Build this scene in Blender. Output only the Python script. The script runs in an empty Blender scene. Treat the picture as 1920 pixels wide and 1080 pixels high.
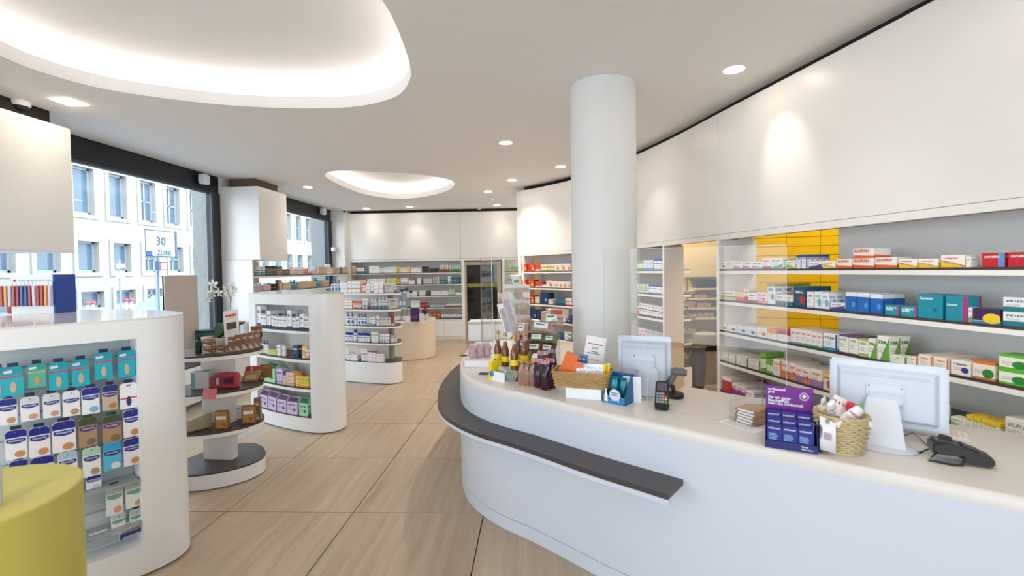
import bpy, bmesh, math, random
import numpy as np
from mathutils import Vector, Matrix
random.seed(7)
PI = math.pi
LAMPK = 1.0   # one dimmer for all spot lamps
SC = bpy.context.scene
COL = SC.collection

# ---------------------------------------------------------------- camera, world, light, exposure
EYE = 1.75
F, PITCH, YAW, ROLL, CX, CY = 847.19, .02298, .03657, -.01458, 970.68, 526.11
_cz, _sz = math.cos(YAW), math.sin(YAW)
FW = Vector((-_sz*math.cos(PITCH), _cz*math.cos(PITCH), -math.sin(PITCH)))
_r = Vector((_cz, _sz, 0)); _u = _r.cross(FW)
RT = _r*math.cos(ROLL)+_u*math.sin(ROLL); UP = -_r*math.sin(ROLL)+_u*math.cos(ROLL)
cam_data = bpy.data.cameras.new('camera'); cam = bpy.data.objects.new('camera', cam_data); COL.objects.link(cam)
cam_data.sensor_width = 36; cam_data.sensor_fit = 'HORIZONTAL'
cam_data.lens = F*36/1920
cam_data.shift_x = (960-CX)/1920; cam_data.shift_y = (CY-540)/1920
cam_data.dof.use_dof = True; cam_data.dof.focus_distance = 4.6; cam_data.dof.aperture_fstop = 1.9
cam_data.clip_start = .05; cam_data.clip_end = 300
cam.matrix_world = Matrix(((RT.x, UP.x, -FW.x, 0), (RT.y, UP.y, -FW.y, 0), (RT.z, UP.z, -FW.z, EYE), (0, 0, 0, 1)))
SC.camera = cam
vs = SC.view_settings
vs.view_transform = 'Standard'; vs.look = 'None'; vs.gamma = 1; vs.use_curve_mapping = False
vs.exposure = EXPOSURE = 1.0
cy = SC.cycles; cy.max_bounces = 16; cy.diffuse_bounces = 12; cy.transparent_max_bounces = 24
world = bpy.data.worlds.new('overcast_sky'); SC.world = world; world.use_nodes = True
wn = world.node_tree.nodes; wl = world.node_tree.links
wbg = wn['Background']
wtc = wn.new('ShaderNodeTexCoord'); wsep = wn.new('ShaderNodeSeparateXYZ'); wramp = wn.new('ShaderNodeValToRGB')
wl.new(wtc.outputs['Generated'], wsep.inputs[0]); wl.new(wsep.outputs['Z'], wramp.inputs[0]); wl.new(wramp.outputs[0], wbg.inputs[0])
wramp.color_ramp.elements[0].color = (.55, .6, .66, 1); wramp.color_ramp.elements[0].position = .45
wramp.color_ramp.elements[1].color = (.74, .87, 1.0, 1); wramp.color_ramp.elements[1].position = .62
wbg.inputs[1].default_value = SKY = 4.2

def new_light(name, kind, loc, energy, color=(1, 1, 1), target=None, **kw):
    l = bpy.data.lights.new(name, kind); l.energy = energy; l.color = color
    for k, v in kw.items(): setattr(l, k, v)
    o = bpy.data.objects.new(name, l); COL.objects.link(o); o.location = loc
    if target is not None:
        o.rotation_euler = (Vector(target)-Vector(loc)).to_track_quat('-Z', 'Y').to_euler()
    return o
WARM = (1.0, .88, .74)

# ---------------------------------------------------------------- layout helpers
def ray(x, y): return FW+RT*((x-CX)/F)-UP*((y-CY)/F)
def G(x, y, z=.95):
    d = ray(x, y); t = (z-EYE)/d.z; return Vector((d.x*t, d.y*t, z))
def GX(x, y, X):
    d = ray(x, y); t = X/d.x; return Vector((X, d.y*t, EYE+d.z*t))
def GY(x, y, Y):
    d = ray(x, y); t = Y/d.y; return Vector((d.x*t, Y, EYE+d.z*t))
def PJ(p):
    q = Vector(p)-Vector((0, 0, EYE)); d = q.dot(FW); return CX+F*q.dot(RT)/d, CY-F*q.dot(UP)/d
def smooth_path(pts, n=8, closed=False):
    P = [Vector(p[:2]) for p in pts]; out = []
    N = len(P); rng = N if closed else N-1
    for i in range(rng):
        p0 = P[(i-1) % N] if closed or i > 0 else P[0]*2-P[1]
        p1 = P[i]; p2 = P[(i+1) % N]
        p3 = P[(i+2) % N] if closed or i+2 < N else P[-1]*2-P[-2]
        for k in range(n):
            t = k/n
            out.append(.5*((2*p1)+(p2-p0)*t+(2*p0-5*p1+4*p2-p3)*t*t+(3*p1-p0-3*p2+p3)*t*t*t))
    if not closed: out.append(P[-1].copy())
    return out
class Path:
    def __init__(s, pts, smooth=0):
        s.p = smooth_path(pts, smooth) if smooth else [Vector(q[:2]) for q in pts]
        s.c = [0]
        for a, b in zip(s.p, s.p[1:]): s.c.append(s.c[-1]+(b-a).length)
        s.L = s.c[-1]
    def at(s, d):
        d = min(max(d, 0), s.L)
        for i in range(len(s.p)-1):
            if d <= s.c[i+1] or i == len(s.p)-2:
                seg = s.c[i+1]-s.c[i]; t = (d-s.c[i])/seg if seg else 0
                v = (s.p[i+1]-s.p[i]).normalized()
                return s.p[i].lerp(s.p[i+1], t), v, Vector((v.y, -v.x))
    def off(s, d):        # positive d: outwards, to the right of travel
        out = []
        for i, q in enumerate(s.p):
            a = s.p[max(i-1, 0)]; b = s.p[min(i+1, len(s.p)-1)]
            v = (b-a).normalized(); out.append(q+Vector((v.y, -v.x))*d)
        return Path(out)
    def sub(s, a, b, n=0):
        out = [s.at(a)[0]]+[q.copy() for q, c in zip(s.p, s.c) if a+1e-4 < c < b-1e-4]+[s.at(b)[0]]
        return Path(out)
    def px(s, x, z):      # arc length where the path, at height z, shows at pixel column x
        best = None
        N = 160; prev = None
        for i in range(N+1):
            d = s.L*i/N; q = s.at(d)[0]
            if (Vector((q.x, q.y, z))-Vector((0, 0, EYE))).dot(FW) < .2: prev = None; continue
            u = PJ((q.x, q.y, z))[0]
            if prev is not None and (prev[1]-x)*(u-x) <= 0 and prev[1] != u:
                return prev[0]+(d-prev[0])*(x-prev[1])/(u-prev[1])
            if best is None or abs(u-x) < best[0]: best = (abs(u-x), d)
            prev = (d, u)
        return best[1]

# ---------------------------------------------------------------- mesh helpers
def box(bm, x0, x1, y0, y1, z0, z1, mi=0, M=None):
    vs_ = [Vector((x, y, z)) for z in (z0, z1) for y in (y0, y1) for x in (x0, x1)]
    if M is not None: vs_ = [M @ v for v in vs_]
    v = [bm.verts.new(q) for q in vs_]
    for f in ((0, 2, 3, 1), (4, 5, 7, 6), (0, 1, 5, 4), (2, 6, 7, 3), (0, 4, 6, 2), (1, 3, 7, 5)):
        bm.faces.new([v[i] for i in f]).material_index = mi
def prism(bm, pts, z0, z1, mi=0, mtop=None, M=None):
    pts = [Vector(p[:2]) for p in pts]
    area = sum(a.x*b.y-b.x*a.y for a, b in zip(pts, pts[1:]+pts[:1]))
    if area < 0: pts = pts[::-1]
    T = (lambda v: M @ v) if M is not None else (lambda v: v)
    lo = [bm.verts.new(T(Vector((p.x, p.y, z0)))) for p in pts]; hi = [bm.verts.new(T(Vector((p.x, p.y, z1)))) for p in pts]
    n = len(pts)
    for i in range(n):
        bm.faces.new((lo[i], lo[(i+1) % n], hi[(i+1) % n], hi[i])).material_index = mi
    bm.faces.new(hi).material_index = mi if mtop is None else mtop
    bm.faces.new(lo[::-1]).material_index = mi
def strip(path, w, n=None):   # closed outline between a path and its inward offset by w
    a = path.p; b = path.off(-w).p
    return list(a)+list(b[::-1])
def lathe(bm, prof, n=16, mi=None, M=None, sx=1, sy=1, uv=False, cap=True):
    T = (lambda v: M @ v) if M is not None else (lambda v: v)
    rings = []
    for r, z in prof:
        rings.append([bm.verts.new(T(Vector((math.cos(2*PI*k/n+PI)*r*sx, math.sin(2*PI*k/n+PI)*r*sy, z)))) for k in range(n)])
    L = bm.loops.layers.uv.verify() if uv else None
    for i in range(len(prof)-1):
        m = 0 if mi is None else (mi[i] if isinstance(mi, (list, tuple)) else mi)
        for k in range(n):
            f = bm.faces.new((rings[i][k], rings[i][(k+1) % n], rings[i+1][(k+1) % n], rings[i+1][k]))
            f.material_index = m; f.smooth = True
            if L:
                zt = prof[-1][1]
                for lp, (kk, ii) in zip(f.loops, ((k, i), (k+1, i), (k+1, i+1), (k, i+1))):
                    lp[L].uv = ((2*kk/n) % 1.0 if kk not in (n//2, n) else 1.0, prof[ii][1]/zt)
    if cap:
        m0 = 0 if mi is None else (mi[0] if isinstance(mi, (list, tuple)) else mi)
        m1 = 0 if mi is None else (mi[-1] if isinstance(mi, (list, tuple)) else mi)
        for rg, m in ((rings[0][::-1], m0), (rings[-1], m1)):
            try: f = bm.faces.new(rg); f.material_index = m
            except Exception: pass
def tube(bm, pts, r, n=6, mi=0, closed=False):
    pts = [Vector(p) for p in pts]; rings = []
    up = Vector((0, 0, 1))
    for i, p in enumerate(pts):
        d = (pts[min(i+1, len(pts)-1)]-pts[max(i-1, 0)]).normalized()
        a = d.cross(up)
        if a.length < 1e-3: a = Vector((1, 0, 0))
        a.normalize(); b = a.cross(d)
        rr = r[i] if isinstance(r, (list, tuple)) else r
        rings.append([bm.verts.new(p+(a*math.cos(2*PI*k/n)+b*math.sin(2*PI*k/n))*rr) for k in range(n)])
    for i in range(len(rings)-1):
        for k in range(n):
            f = bm.faces.new((rings[i][k], rings[i+1][k], rings[i+1][(k+1) % n], rings[i][(k+1) % n])); f.smooth = True; f.material_index = mi
    for rg in (rings[0][::-1], rings[-1]):
        bm.faces.new(rg).material_index = mi
def finish(name, bm, mats, bevel=0, smooth_angle=None, segs=2):
    bmesh.ops.recalc_face_normals(bm, faces=bm.faces[:])
    if bevel:
        eds = [e for e in bm.edges if len(e.link_faces) == 2 and e.calc_face_angle(0) > .6]
        bmesh.ops.bevel(bm, geom=eds, offset=bevel, segments=segs, affect='EDGES', clamp_overlap=True)
    me = bpy.data.meshes.new(name); bm.to_mesh(me); bm.free()
    for m in (mats if isinstance(mats, (list, tuple)) else [mats]): me.materials.append(m)
    if smooth_angle:
        me.shade_smooth(); me.set_sharp_from_angle(angle=smooth_angle)
    return me
def put(name, me, parent=None, loc=(0, 0, 0), rot=0, scale=None):
    o = bpy.data.objects.new(name, me); COL.objects.link(o); o.location = loc
    o.rotation_euler = (0, 0, rot) if isinstance(rot, (int, float)) else rot
    if scale is not None: o.scale = scale
    if parent is not None: o.parent = parent
    return o
def obj(name, bm, mats, parent=None, bevel=0, smooth=.6, **kw):
    return put(name, finish(name, bm, mats, bevel, smooth), parent, **kw)
def tag(o, label=None, cat=None, group=None, kind=None):
    if label: o['label'] = label
    if cat: o['category'] = cat
    if group: o['group'] = group
    if kind: o['kind'] = kind
    return o
def thing(name, label, cat, loc=(0, 0, 0), rot=0, group=None):
    o = bpy.data.objects.new(name, None); COL.objects.link(o); o.location = loc
    o.rotation_euler = (0, 0, rot) if isinstance(rot, (int, float)) else rot
    o.empty_display_size = .05
    return tag(o, label, cat, group)
def B(*a, M=None):
    bm = bmesh.new(); box(bm, *a, M=M); return bm
def cover(bm_, f):
    f(bm_); return bm_

# ---------------------------------------------------------------- materials
def lin(c):
    if isinstance(c, str):
        c = [int(c[i:i+2], 16)/255 for i in (0, 2, 4)]
        c = [v/12.92 if v <= .04045 else ((v+.055)/1.055)**2.4 for v in c]
    return (c[0], c[1], c[2], 1)
_mats = {}
def mat(name, color, rough=.5, metal=0, spec=.5, emit=0, coat=0, trans=0, noise=0, nscale=8, bump=0):
    if name in _mats: return _mats[name]
    m = bpy.data.materials.new(name); m.use_nodes = True; nt = m.node_tree; b = nt.nodes['Principled BSDF']
    c = lin(color)
    b.inputs['Base Color'].default_value = c; b.inputs['Roughness'].default_value = rough
    b.inputs['Metallic'].default_value = metal; b.inputs['Specular IOR Level'].default_value = spec
    b.inputs['Coat Weight'].default_value = coat; b.inputs['Coat Roughness'].default_value = .08
    b.inputs['Transmission Weight'].default_value = trans
    if emit:
        b.inputs['Emission Color'].default_value = c; b.inputs['Emission Strength'].default_value = emit
    if noise or bump:
        tc = nt.nodes.new('ShaderNodeTexCoord'); n = nt.nodes.new('ShaderNodeTexNoise'); n.inputs['Scale'].default_value = nscale
        n.inputs['Detail'].default_value = 3
        nt.links.new(tc.outputs['Object'], n.inputs['Vector'])
        if noise:
            mx = nt.nodes.new('ShaderNodeMix'); mx.data_type = 'RGBA'
            mx.inputs[6].default_value = c; mx.inputs[7].default_value = tuple(v*(1-noise) for v in c[:3])+(1,)
            nt.links.new(n.outputs[0], mx.inputs[0]); nt.links.new(mx.outputs[2], b.inputs['Base Color'])
        if bump:
            bp = nt.nodes.new('ShaderNodeBump'); bp.inputs['Strength'].default_value = bump; bp.inputs['Distance'].default_value = .01
            nt.links.new(n.outputs[0], bp.inputs['Height']); nt.links.new(bp.outputs[0], b.inputs['Normal'])
    _mats[name] = m; return m
def glass(name, tint=(1, 1, 1), refl=1.0, rough=0.0, alpha=0.0, acolor=(1, 1, 1)):
    # thin clear pane: transparent body, fresnel gloss; alpha adds a milky/printed body
    if name in _mats: return _mats[name]
    m = bpy.data.materials.new(name); m.use_nodes = True; nt = m.node_tree; nt.nodes.clear()
    out = nt.nodes.new('ShaderNodeOutputMaterial'); t = nt.nodes.new('ShaderNodeBsdfTransparent'); g = nt.nodes.new('ShaderNodeBsdfGlossy')
    t.inputs[0].default_value = tuple(tint)+(1,); g.inputs['Roughness'].default_value = rough
    lw = nt.nodes.new('ShaderNodeLayerWeight'); pw = nt.nodes.new('ShaderNodeMath'); pw.operation = 'POWER'; pw.inputs[1].default_value = 5; nt.links.new(lw.outputs['Facing'], pw.inputs[0])
    fr = nt.nodes.new('ShaderNodeMath'); fr.operation = 'MULTIPLY_ADD'; fr.inputs[1].default_value = .8; fr.inputs[2].default_value = .04; nt.links.new(pw.outputs[0], fr.inputs[0]); lw.inputs[0].default_value = .5
    mu = nt.nodes.new('ShaderNodeMath'); mu.operation = 'MULTIPLY'; mu.inputs[1].default_value = refl; mu.use_clamp = True
    mx = nt.nodes.new('ShaderNodeMixShader')
    nt.links.new(fr.outputs[0], mu.inputs[0]); nt.links.new(mu.outputs[0], mx.inputs[0])
    nt.links.new(g.outputs[0], mx.inputs[2])
    if alpha:
        d = nt.nodes.new('ShaderNodeBsdfDiffuse'); d.inputs[0].default_value = tuple(acolor)+(1,)
        m2 = nt.nodes.new('ShaderNodeMixShader'); m2.inputs[0].default_value = alpha
        nt.links.new(t.outputs[0], m2.inputs[1]); nt.links.new(d.outputs[0], m2.inputs[2]); nt.links.new(m2.outputs[0], mx.inputs[1])
    else: nt.links.new(t.outputs[0], mx.inputs[1])
    nt.links.new(mx.outputs[0], out.inputs[0])
    _mats[name] = m; return m

# node group that prints a carton / label from its UV: bands, a title made of letter-like blocks, small text lines, a disc
def make_print_group():
    g = bpy.data.node_groups.new('carton_print', 'ShaderNodeTree')
    itf = g.interface
    for nm, ty in (('Base', 'NodeSocketColor'), ('Accent', 'NodeSocketColor'), ('Accent2', 'NodeSocketColor'), ('BandLo', 'NodeSocketFloat'),
                   ('BandHi', 'NodeSocketFloat'), ('Title', 'NodeSocketFloat'), ('Lines', 'NodeSocketFloat'), ('Disc', 'NodeSocketFloat'),
                   ('Side', 'NodeSocketFloat'), ('Diag', 'NodeSocketFloat'), ('Seed', 'NodeSocketFloat')):
        itf.new_socket(nm, in_out='INPUT', socket_type=ty)
    itf.new_socket('Color', in_out='OUTPUT', socket_type='NodeSocketColor')
    N = g.nodes; L = g.links
    gi = N.new('NodeGroupInput'); go = N.new('NodeGroupOutput')
    uv = N.new('ShaderNodeUVMap'); sp = N.new('ShaderNodeSeparateXYZ'); L.new(uv.outputs[0], sp.inputs[0])
    U, V = sp.outputs[0], sp.outputs[1]
    def mt(op, a, b=None, c=None):
        n = N.new('ShaderNodeMath'); n.operation = op
        for i, v in enumerate((a, b, c)):
            if v is None: continue
            if isinstance(v, (int, float)): n.inputs[i].default_value = v
            else: L.new(v, n.inputs[i])
        return n.outputs[0]
    def mix(f, a, b):
        n = N.new('ShaderNodeMix'); n.data_type = 'RGBA'; L.new(f, n.inputs[0]); L.new(a, n.inputs[6])
        if isinstance(b, tuple): n.inputs[7].default_value = b
        else: L.new(b, n.inputs[7])
        return n.outputs[2]
    def inr(x, a, b): return mt('MULTIPLY', mt('GREATER_THAN', x, a), mt('LESS_THAN', x, b))
    I = gi.outputs
    col = I['Base']
    dg = mt('MULTIPLY', I['Diag'], mt('SUBTRACT', U, .5))
    Vd = mt('ADD', V, dg)
    col = mix(mt('LESS_THAN', Vd, I['BandLo']), col, I['Accent'])
    col = mix(inr(Vd, mt('MULTIPLY', I['BandLo'], .8), I['BandLo']), col, I['Accent2'])
    col = mix(mt('GREATER_THAN', V, mt('SUBTRACT', 1.0, I['BandHi'])), col, I['Accent'])
    col = mix(mt('GREATER_THAN', U, mt('SUBTRACT', 1.0, I['Side'])), col, I['Accent2'])
    # disc
    du = mt('SUBTRACT', U, .70); dv = mt('SUBTRACT', V, .36)
    rr = mt('SQRT', mt('ADD', mt('MULTIPLY', du, du), mt('MULTIPLY', dv, dv)))
    col = mix(mt('LESS_THAN', rr, I['Disc']), col, I['Accent2'])
    # title
    cmb = N.new('ShaderNodeCombineXYZ'); L.new(mt('MULTIPLY', U, 26.0), cmb.inputs[0]); L.new(mt('MULTIPLY', V, 9.0), cmb.inputs[1]); L.new(I['Seed'], cmb.inputs[2])
    nz = N.new('ShaderNodeTexNoise'); nz.inputs['Scale'].default_value = 1; nz.inputs['Detail'].default_value = 0; L.new(cmb.outputs[0], nz.inputs['Vector'])
    tm = mt('MULTIPLY', mt('MULTIPLY', inr(U, .1, .78), inr(V, .66, .80)), mt('GREATER_THAN', nz.outputs[0], .44))
    col = mix(mt('MULTIPLY', tm, mt('GREATER_THAN', I['Title'], .5)), col, I['Accent2'])
    inv = mt('MULTIPLY', tm, inr(I['Title'], -1.5, -.5)); col = mix(inv, col, (.85, .85, .85, 1))
    # text lines
    c2 = N.new('ShaderNodeCombineXYZ'); L.new(mt('MULTIPLY', U, 40.0), c2.inputs[0]); L.new(mt('FLOOR', mt('MULTIPLY', V, 16.0)), c2.inputs[1]); L.new(I['Seed'], c2.inputs[2])
    n2 = N.new('ShaderNodeTexNoise'); n2.inputs['Scale'].default_value = 1; n2.inputs['Detail'].default_value = 0; L.new(c2.outputs[0], n2.inputs['Vector'])
    ln = mt('MULTIPLY', mt('MULTIPLY', inr(U, .1, .6), inr(V, .3, .56)), mt('MULTIPLY', mt('LESS_THAN', mt('FRACT', mt('MULTIPLY', V, 16.0)), .45), mt('GREATER_THAN', n2.outputs[0], .42)))
    col = mix(mt('MULTIPLY', ln, I['Lines']), col, (.16, .18, .24, 1))
    L.new(col, go.inputs[0])
    return g
PG = make_print_group()
def printed(name, base, a1, a2, lo=.0, hi=.0, title=1, lines=.7, disc=0, side=0, diag=0, rough=.35, seed=None):
    if name in _mats: return _mats[name]
    m = bpy.data.materials.new(name); m.use_nodes = True; nt = m.node_tree; b = nt.nodes['Principled BSDF']
    n = nt.nodes.new('ShaderNodeGroup'); n.node_tree = PG
    for k, v in (('Base', lin(base)), ('Accent', lin(a1)), ('Accent2', lin(a2)), ('BandLo', lo), ('BandHi', hi), ('Title', title), ('Lines', lines),
                 ('Disc', disc), ('Side', side), ('Diag', diag), ('Seed', seed if seed is not None else random.uniform(0, 50))):
        n.inputs[k].default_value = v
    nt.links.new(n.outputs[0], b.inputs['Base Color']); b.inputs['Roughness'].default_value = rough
    _mats[name] = m; return m

W_WALL = mat('warm_white_lacquer', 'F0EEEB', .32, noise=.02, nscale=2)
W_CEIL = mat('white_plaster_ceiling', 'F2F1F0', .9, noise=.02, nscale=3)
W_SALES = mat('cool_white_counter_front', 'D0D6E2', .3, noise=.02, nscale=2)
W_COUNT = mat('white_solid_surface', 'F2F4F7', .28, noise=.02, nscale=2)
W_TOP = mat('white_glossy_top', 'E9E6E3', .12, noise=.02, nscale=2)
W_SHELF = mat('white_shelf_board', 'F3F1EE', .4, noise=.02, nscale=4)
W_BACK = mat('pale_grey_back_panel', 'F2F1EE', .5, noise=.03, nscale=3)
W_SEAM = mat('seam_shadow_gap', '8A8580', .6, noise=.1)
BLACKM = mat('black_anodised_frame', '24272B', .4, metal=.3, noise=.1)
GREYM = mat('dark_grey_metal', '4A5058', .45, metal=.5, noise=.1)
BLACKP = mat('black_plastic', '1B1A1C', .38, noise=.1)
DGREYP = mat('dark_grey_plastic', '4B4A4D', .45, noise=.1)
WP = mat('white_plastic', 'EEF0F4', .35, noise=.02)
WPAPER = mat('white_paper', 'F1F0F2', .7, noise=.03)
STEEL = mat('brushed_steel', 'B9BABB', .25, metal=1, noise=.1)
OAK = mat('tan_laminate', 'CDBBA3', .5, noise=.04)
BEIGE = mat('beige_panel_back', 'C9BCB0', .6, noise=.03)
def dark_wood():
    m = bpy.data.materials.new('dark_stained_wood'); m.use_nodes = True; nt = m.node_tree; b = nt.nodes['Principled BSDF']
    tc = nt.nodes.new('ShaderNodeTexCoord'); mp = nt.nodes.new('ShaderNodeMapping'); mp.inputs['Scale'].default_value = (6, 60, 6)
    mp.inputs['Rotation'].default_value = (0, 0, .9)
    n = nt.nodes.new('ShaderNodeTexNoise'); n.inputs['Scale'].default_value = 1.6; n.inputs['Detail'].default_value = 4
    r = nt.nodes.new('ShaderNodeValToRGB'); r.color_ramp.elements[0].color = lin('352F2D'); r.color_ramp.elements[1].color = lin('4C4544')
    nt.links.new(tc.outputs['Object'], mp.inputs[0]); nt.links.new(mp.outputs[0], n.inputs['Vector']); nt.links.new(n.outputs[0], r.inputs[0])
    nt.links.new(r.outputs[0], b.inputs['Base Color']); b.inputs['Roughness'].default_value = .38
    return m
DWOOD = dark_wood()
def travertine():
    m = bpy.data.materials.new('travertine_tile'); m.use_nodes = True; nt = m.node_tree; b = nt.nodes['Principled BSDF']
    L = nt.links; N = nt.nodes
    tc = N.new('ShaderNodeTexCoord'); oi = N.new('ShaderNodeObjectInfo')
    cm = N.new('ShaderNodeCombineXYZ'); mu = N.new('ShaderNodeMath'); mu.operation = 'MULTIPLY'; mu.inputs[1].default_value = 37
    L.new(oi.outputs['Random'], mu.inputs[0]); L.new(mu.outputs[0], cm.inputs[0]); L.new(mu.outputs[0], cm.inputs[2])
    ad = N.new('ShaderNodeVectorMath'); ad.operation = 'ADD'; L.new(tc.outputs['Object'], ad.inputs[0]); L.new(cm.outputs[0], ad.inputs[1])
    wn_ = N.new('ShaderNodeTexNoise'); wn_.inputs['Scale'].default_value = 2.2; wn_.inputs['Detail'].default_value = 2; L.new(ad.outputs[0], wn_.inputs['Vector'])
    sc = N.new('ShaderNodeVectorMath'); sc.operation = 'SCALE'; sc.inputs['Scale'].default_value = .07; L.new(wn_.outputs['Color'], sc.inputs[0])
    a2 = N.new('ShaderNodeVectorMath'); a2.operation = 'ADD'; L.new(ad.outputs[0], a2.inputs[0]); L.new(sc.outputs[0], a2.inputs[1])
    mp = N.new('ShaderNodeMapping'); mp.inputs['Rotation'].default_value = (0, 0, -.22); mp.inputs['Scale'].default_value = (17, .8, 1)
    L.new(a2.outputs[0], mp.inputs[0])
    n = N.new('ShaderNodeTexNoise'); n.inputs['Scale'].default_value = 1.0; n.inputs['Detail'].default_value = 6; n.inputs['Roughness'].default_value = .6
    L.new(mp.outputs[0], n.inputs['Vector'])
    r = N.new('ShaderNodeValToRGB'); e = r.color_ramp.elements
    e[0].color = lin('9E8B74'); e[0].position = .28; e[1].color = lin('CABBA6'); e[1].position = .76
    k = e.new(.45); k.color = lin('AE9A82'); k = e.new(.58); k.color = lin('B8A58E')
    L.new(n.outputs[0], r.inputs[0])
    n3 = N.new('ShaderNodeTexNoise'); n3.inputs['Scale'].default_value = 60; n3.inputs['Detail'].default_value = 2; L.new(mp.outputs[0], n3.inputs['Vector'])
    hs = N.new('ShaderNodeHueSaturation'); 
    mr = N.new('ShaderNodeMapRange'); mr.inputs[3].default_value = .93; mr.inputs[4].default_value = 1.06; L.new(oi.outputs['Random'], mr.inputs[0]); L.new(mr.outputs[0], hs.inputs['Value'])
    n4 = N.new('ShaderNodeTexNoise'); n4.inputs['Scale'].default_value = 2.6; n4.inputs['Detail'].default_value = 4; L.new(ad.outputs[0], n4.inputs['Vector'])
    m4 = N.new('ShaderNodeMapRange'); m4.inputs[1].default_value = .3; m4.inputs[2].default_value = .7; m4.inputs[3].default_value = 0; m4.inputs[4].default_value = .55; L.new(n4.outputs[0], m4.inputs[0])
    x4 = N.new('ShaderNodeMix'); x4.data_type = 'RGBA'; L.new(m4.outputs[0], x4.inputs[0]); L.new(r.outputs[0], x4.inputs[6]); x4.inputs[7].default_value = lin('B5A28B')
    L.new(x4.outputs[2], hs.inputs['Color'])
    L.new(hs.outputs[0], b.inputs['Base Color']); b.inputs['Roughness'].default_value = .3
    mr2 = N.new('ShaderNodeMapRange'); mr2.inputs[3].default_value = .22; mr2.inputs[4].default_value = .42; L.new(n3.outputs[0], mr2.inputs[0]); L.new(mr2.outputs[0], b.inputs['Roughness'])
    return m
TRAV = travertine()
_txt = {}
def text(body, size, m, parent, loc, rot=(PI/2, 0, 0), align='LEFT', bold=0, name='lettering', shear=0):
    key = (body, m.name, align, bold, shear)
    if key not in _txt:
        c = bpy.data.curves.new('lettering', 'FONT'); c.body = body; c.size = 1; c.align_x = align; c.offset = bold; c.extrude = .004; c.shear = shear
        c.resolution_u = 2
        t = bpy.data.objects.new('lettering', c); COL.objects.link(t)
        dg = bpy.context.evaluated_depsgraph_get(); dg.update()
        me = bpy.data.meshes.new_from_object(t.evaluated_get(dg)); me.materials.clear(); me.materials.append(m)
        bpy.data.objects.remove(t); _txt[key] = me
    return put(name, _txt[key], parent, loc=loc, rot=rot, scale=(size, size, size))
# ---------------------------------------------------------------- the room shell
HC = 3.34
def struct(name, bm, m, parent=None, **kw):
    o = obj(name, bm, m, parent, **kw)
    if parent is None: o['kind'] = 'structure'
    return o
X0, X1, Y0, Y1 = -5.25, 6.0, -4.6, 11.6
# floor: a grout bed and square travertine tiles, each its own piece
TW, TX, TY = .9550, -2.2968, 3.2141
floor_ = struct('floor', B(X0, X1, Y0, 12.0, -.12, -.01), mat('dark_grout', '2E2722', .8, noise=.1))
tile_me = finish('tile', B(-TW/2+.0038, TW/2-.0038, -TW/2+.0034, TW/2-.0034, -.02, 0), TRAV, bevel=.0006, segs=1)
for i in range(-4, 9):
    for j in range(-9, 10):
        x = TX+(i+.5)*TW; y = TY+(j+.5)*TW
        if x-TW/2 < X0 or x+TW/2 > X1 or y-TW/2 < Y0 or y+TW/2 > 12.2: continue
        put('tile', tile_me, floor_, loc=(x, y, 0))
# ceiling with two coves
cove1 = [(-3.80, 3.13), (-3.79, 3.42), (-3.6, 3.77), (-3.06, 4.10), (-2.6, 4.25), (-2.13, 4.32), (-1.65, 4.30), (-1.23, 4.09), (-1.01, 3.75), (-.927, 3.438), (-.867, 2.912), (-.873, 2.6), (-.95, 2.0), (-1.2, 1.2), (-1.7, .6), (-2.4, .5), (-3.1, 1.0), (-3.55, 1.8), (-3.75, 2.6)]
cove2 = [(-3.365, 7.248), (-3.46, 7.6), (-3.5, 8.4), (-3.38, 9.25), (-2.95, 9.75), (-2.36, 9.6), (-1.75, 9.0), (-1.47, 8.4), (-1.42, 7.994), (-1.596, 7.628), (-2.022, 7.267), (-2.55, 7.06), (-2.96, 6.98), (-3.22, 7.06)]
c1 = smooth_path(cove1, 6, True); c2 = smooth_path(cove2, 6, True)
def ring_off(pts, d):
    n = len(pts); out = []
    area = sum(a.x*b.y-b.x*a.y for a, b in zip(pts, pts[1:]+pts[:1])); s = 1 if area > 0 else -1
    for i in range(n):
        v = (pts[(i+1) % n]-pts[i-1]).normalized(); out.append(pts[i]+Vector((v.y, -v.x))*d*s)
    return out
def holed_slab(name, outer, holes, z0, z1, m):
    cu = bpy.data.curves.new(name, 'CURVE'); cu.dimensions = '2D'; cu.fill_mode = 'BOTH'; cu.extrude = (z1-z0)/2
    for ring in [outer]+holes:
        sp = cu.splines.new('POLY'); sp.points.add(len(ring)-1); sp.use_cyclic_u = True
        for p, q in zip(sp.points, ring): p.co = (q[0], q[1], 0, 1)
    t = bpy.data.objects.new(name, cu); COL.objects.link(t)
    dg = bpy.context.evaluated_depsgraph_get(); dg.update()
    me = bpy.data.meshes.new_from_object(t.evaluated_get(dg)); bpy.data.objects.remove(t)
    me.materials.clear(); me.materials.append(m); me.shade_smooth(); me.set_sharp_from_angle(angle=.6)
    o = put(name, me, None, loc=(0, 0, (z0+z1)/2)); o['kind'] = 'structure'; return o
ceil_ = holed_slab('ceiling', [(X0-.2, Y0-.2), (X1+.2, Y0-.2), (X1+.2, 12.2), (X0-.2, 12.2)], [c1, c2], HC, HC+.11, W_CEIL)
LEDM = mat('led_strip_glow', (1.0, .96, .93), .5, emit=3.6)
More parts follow.
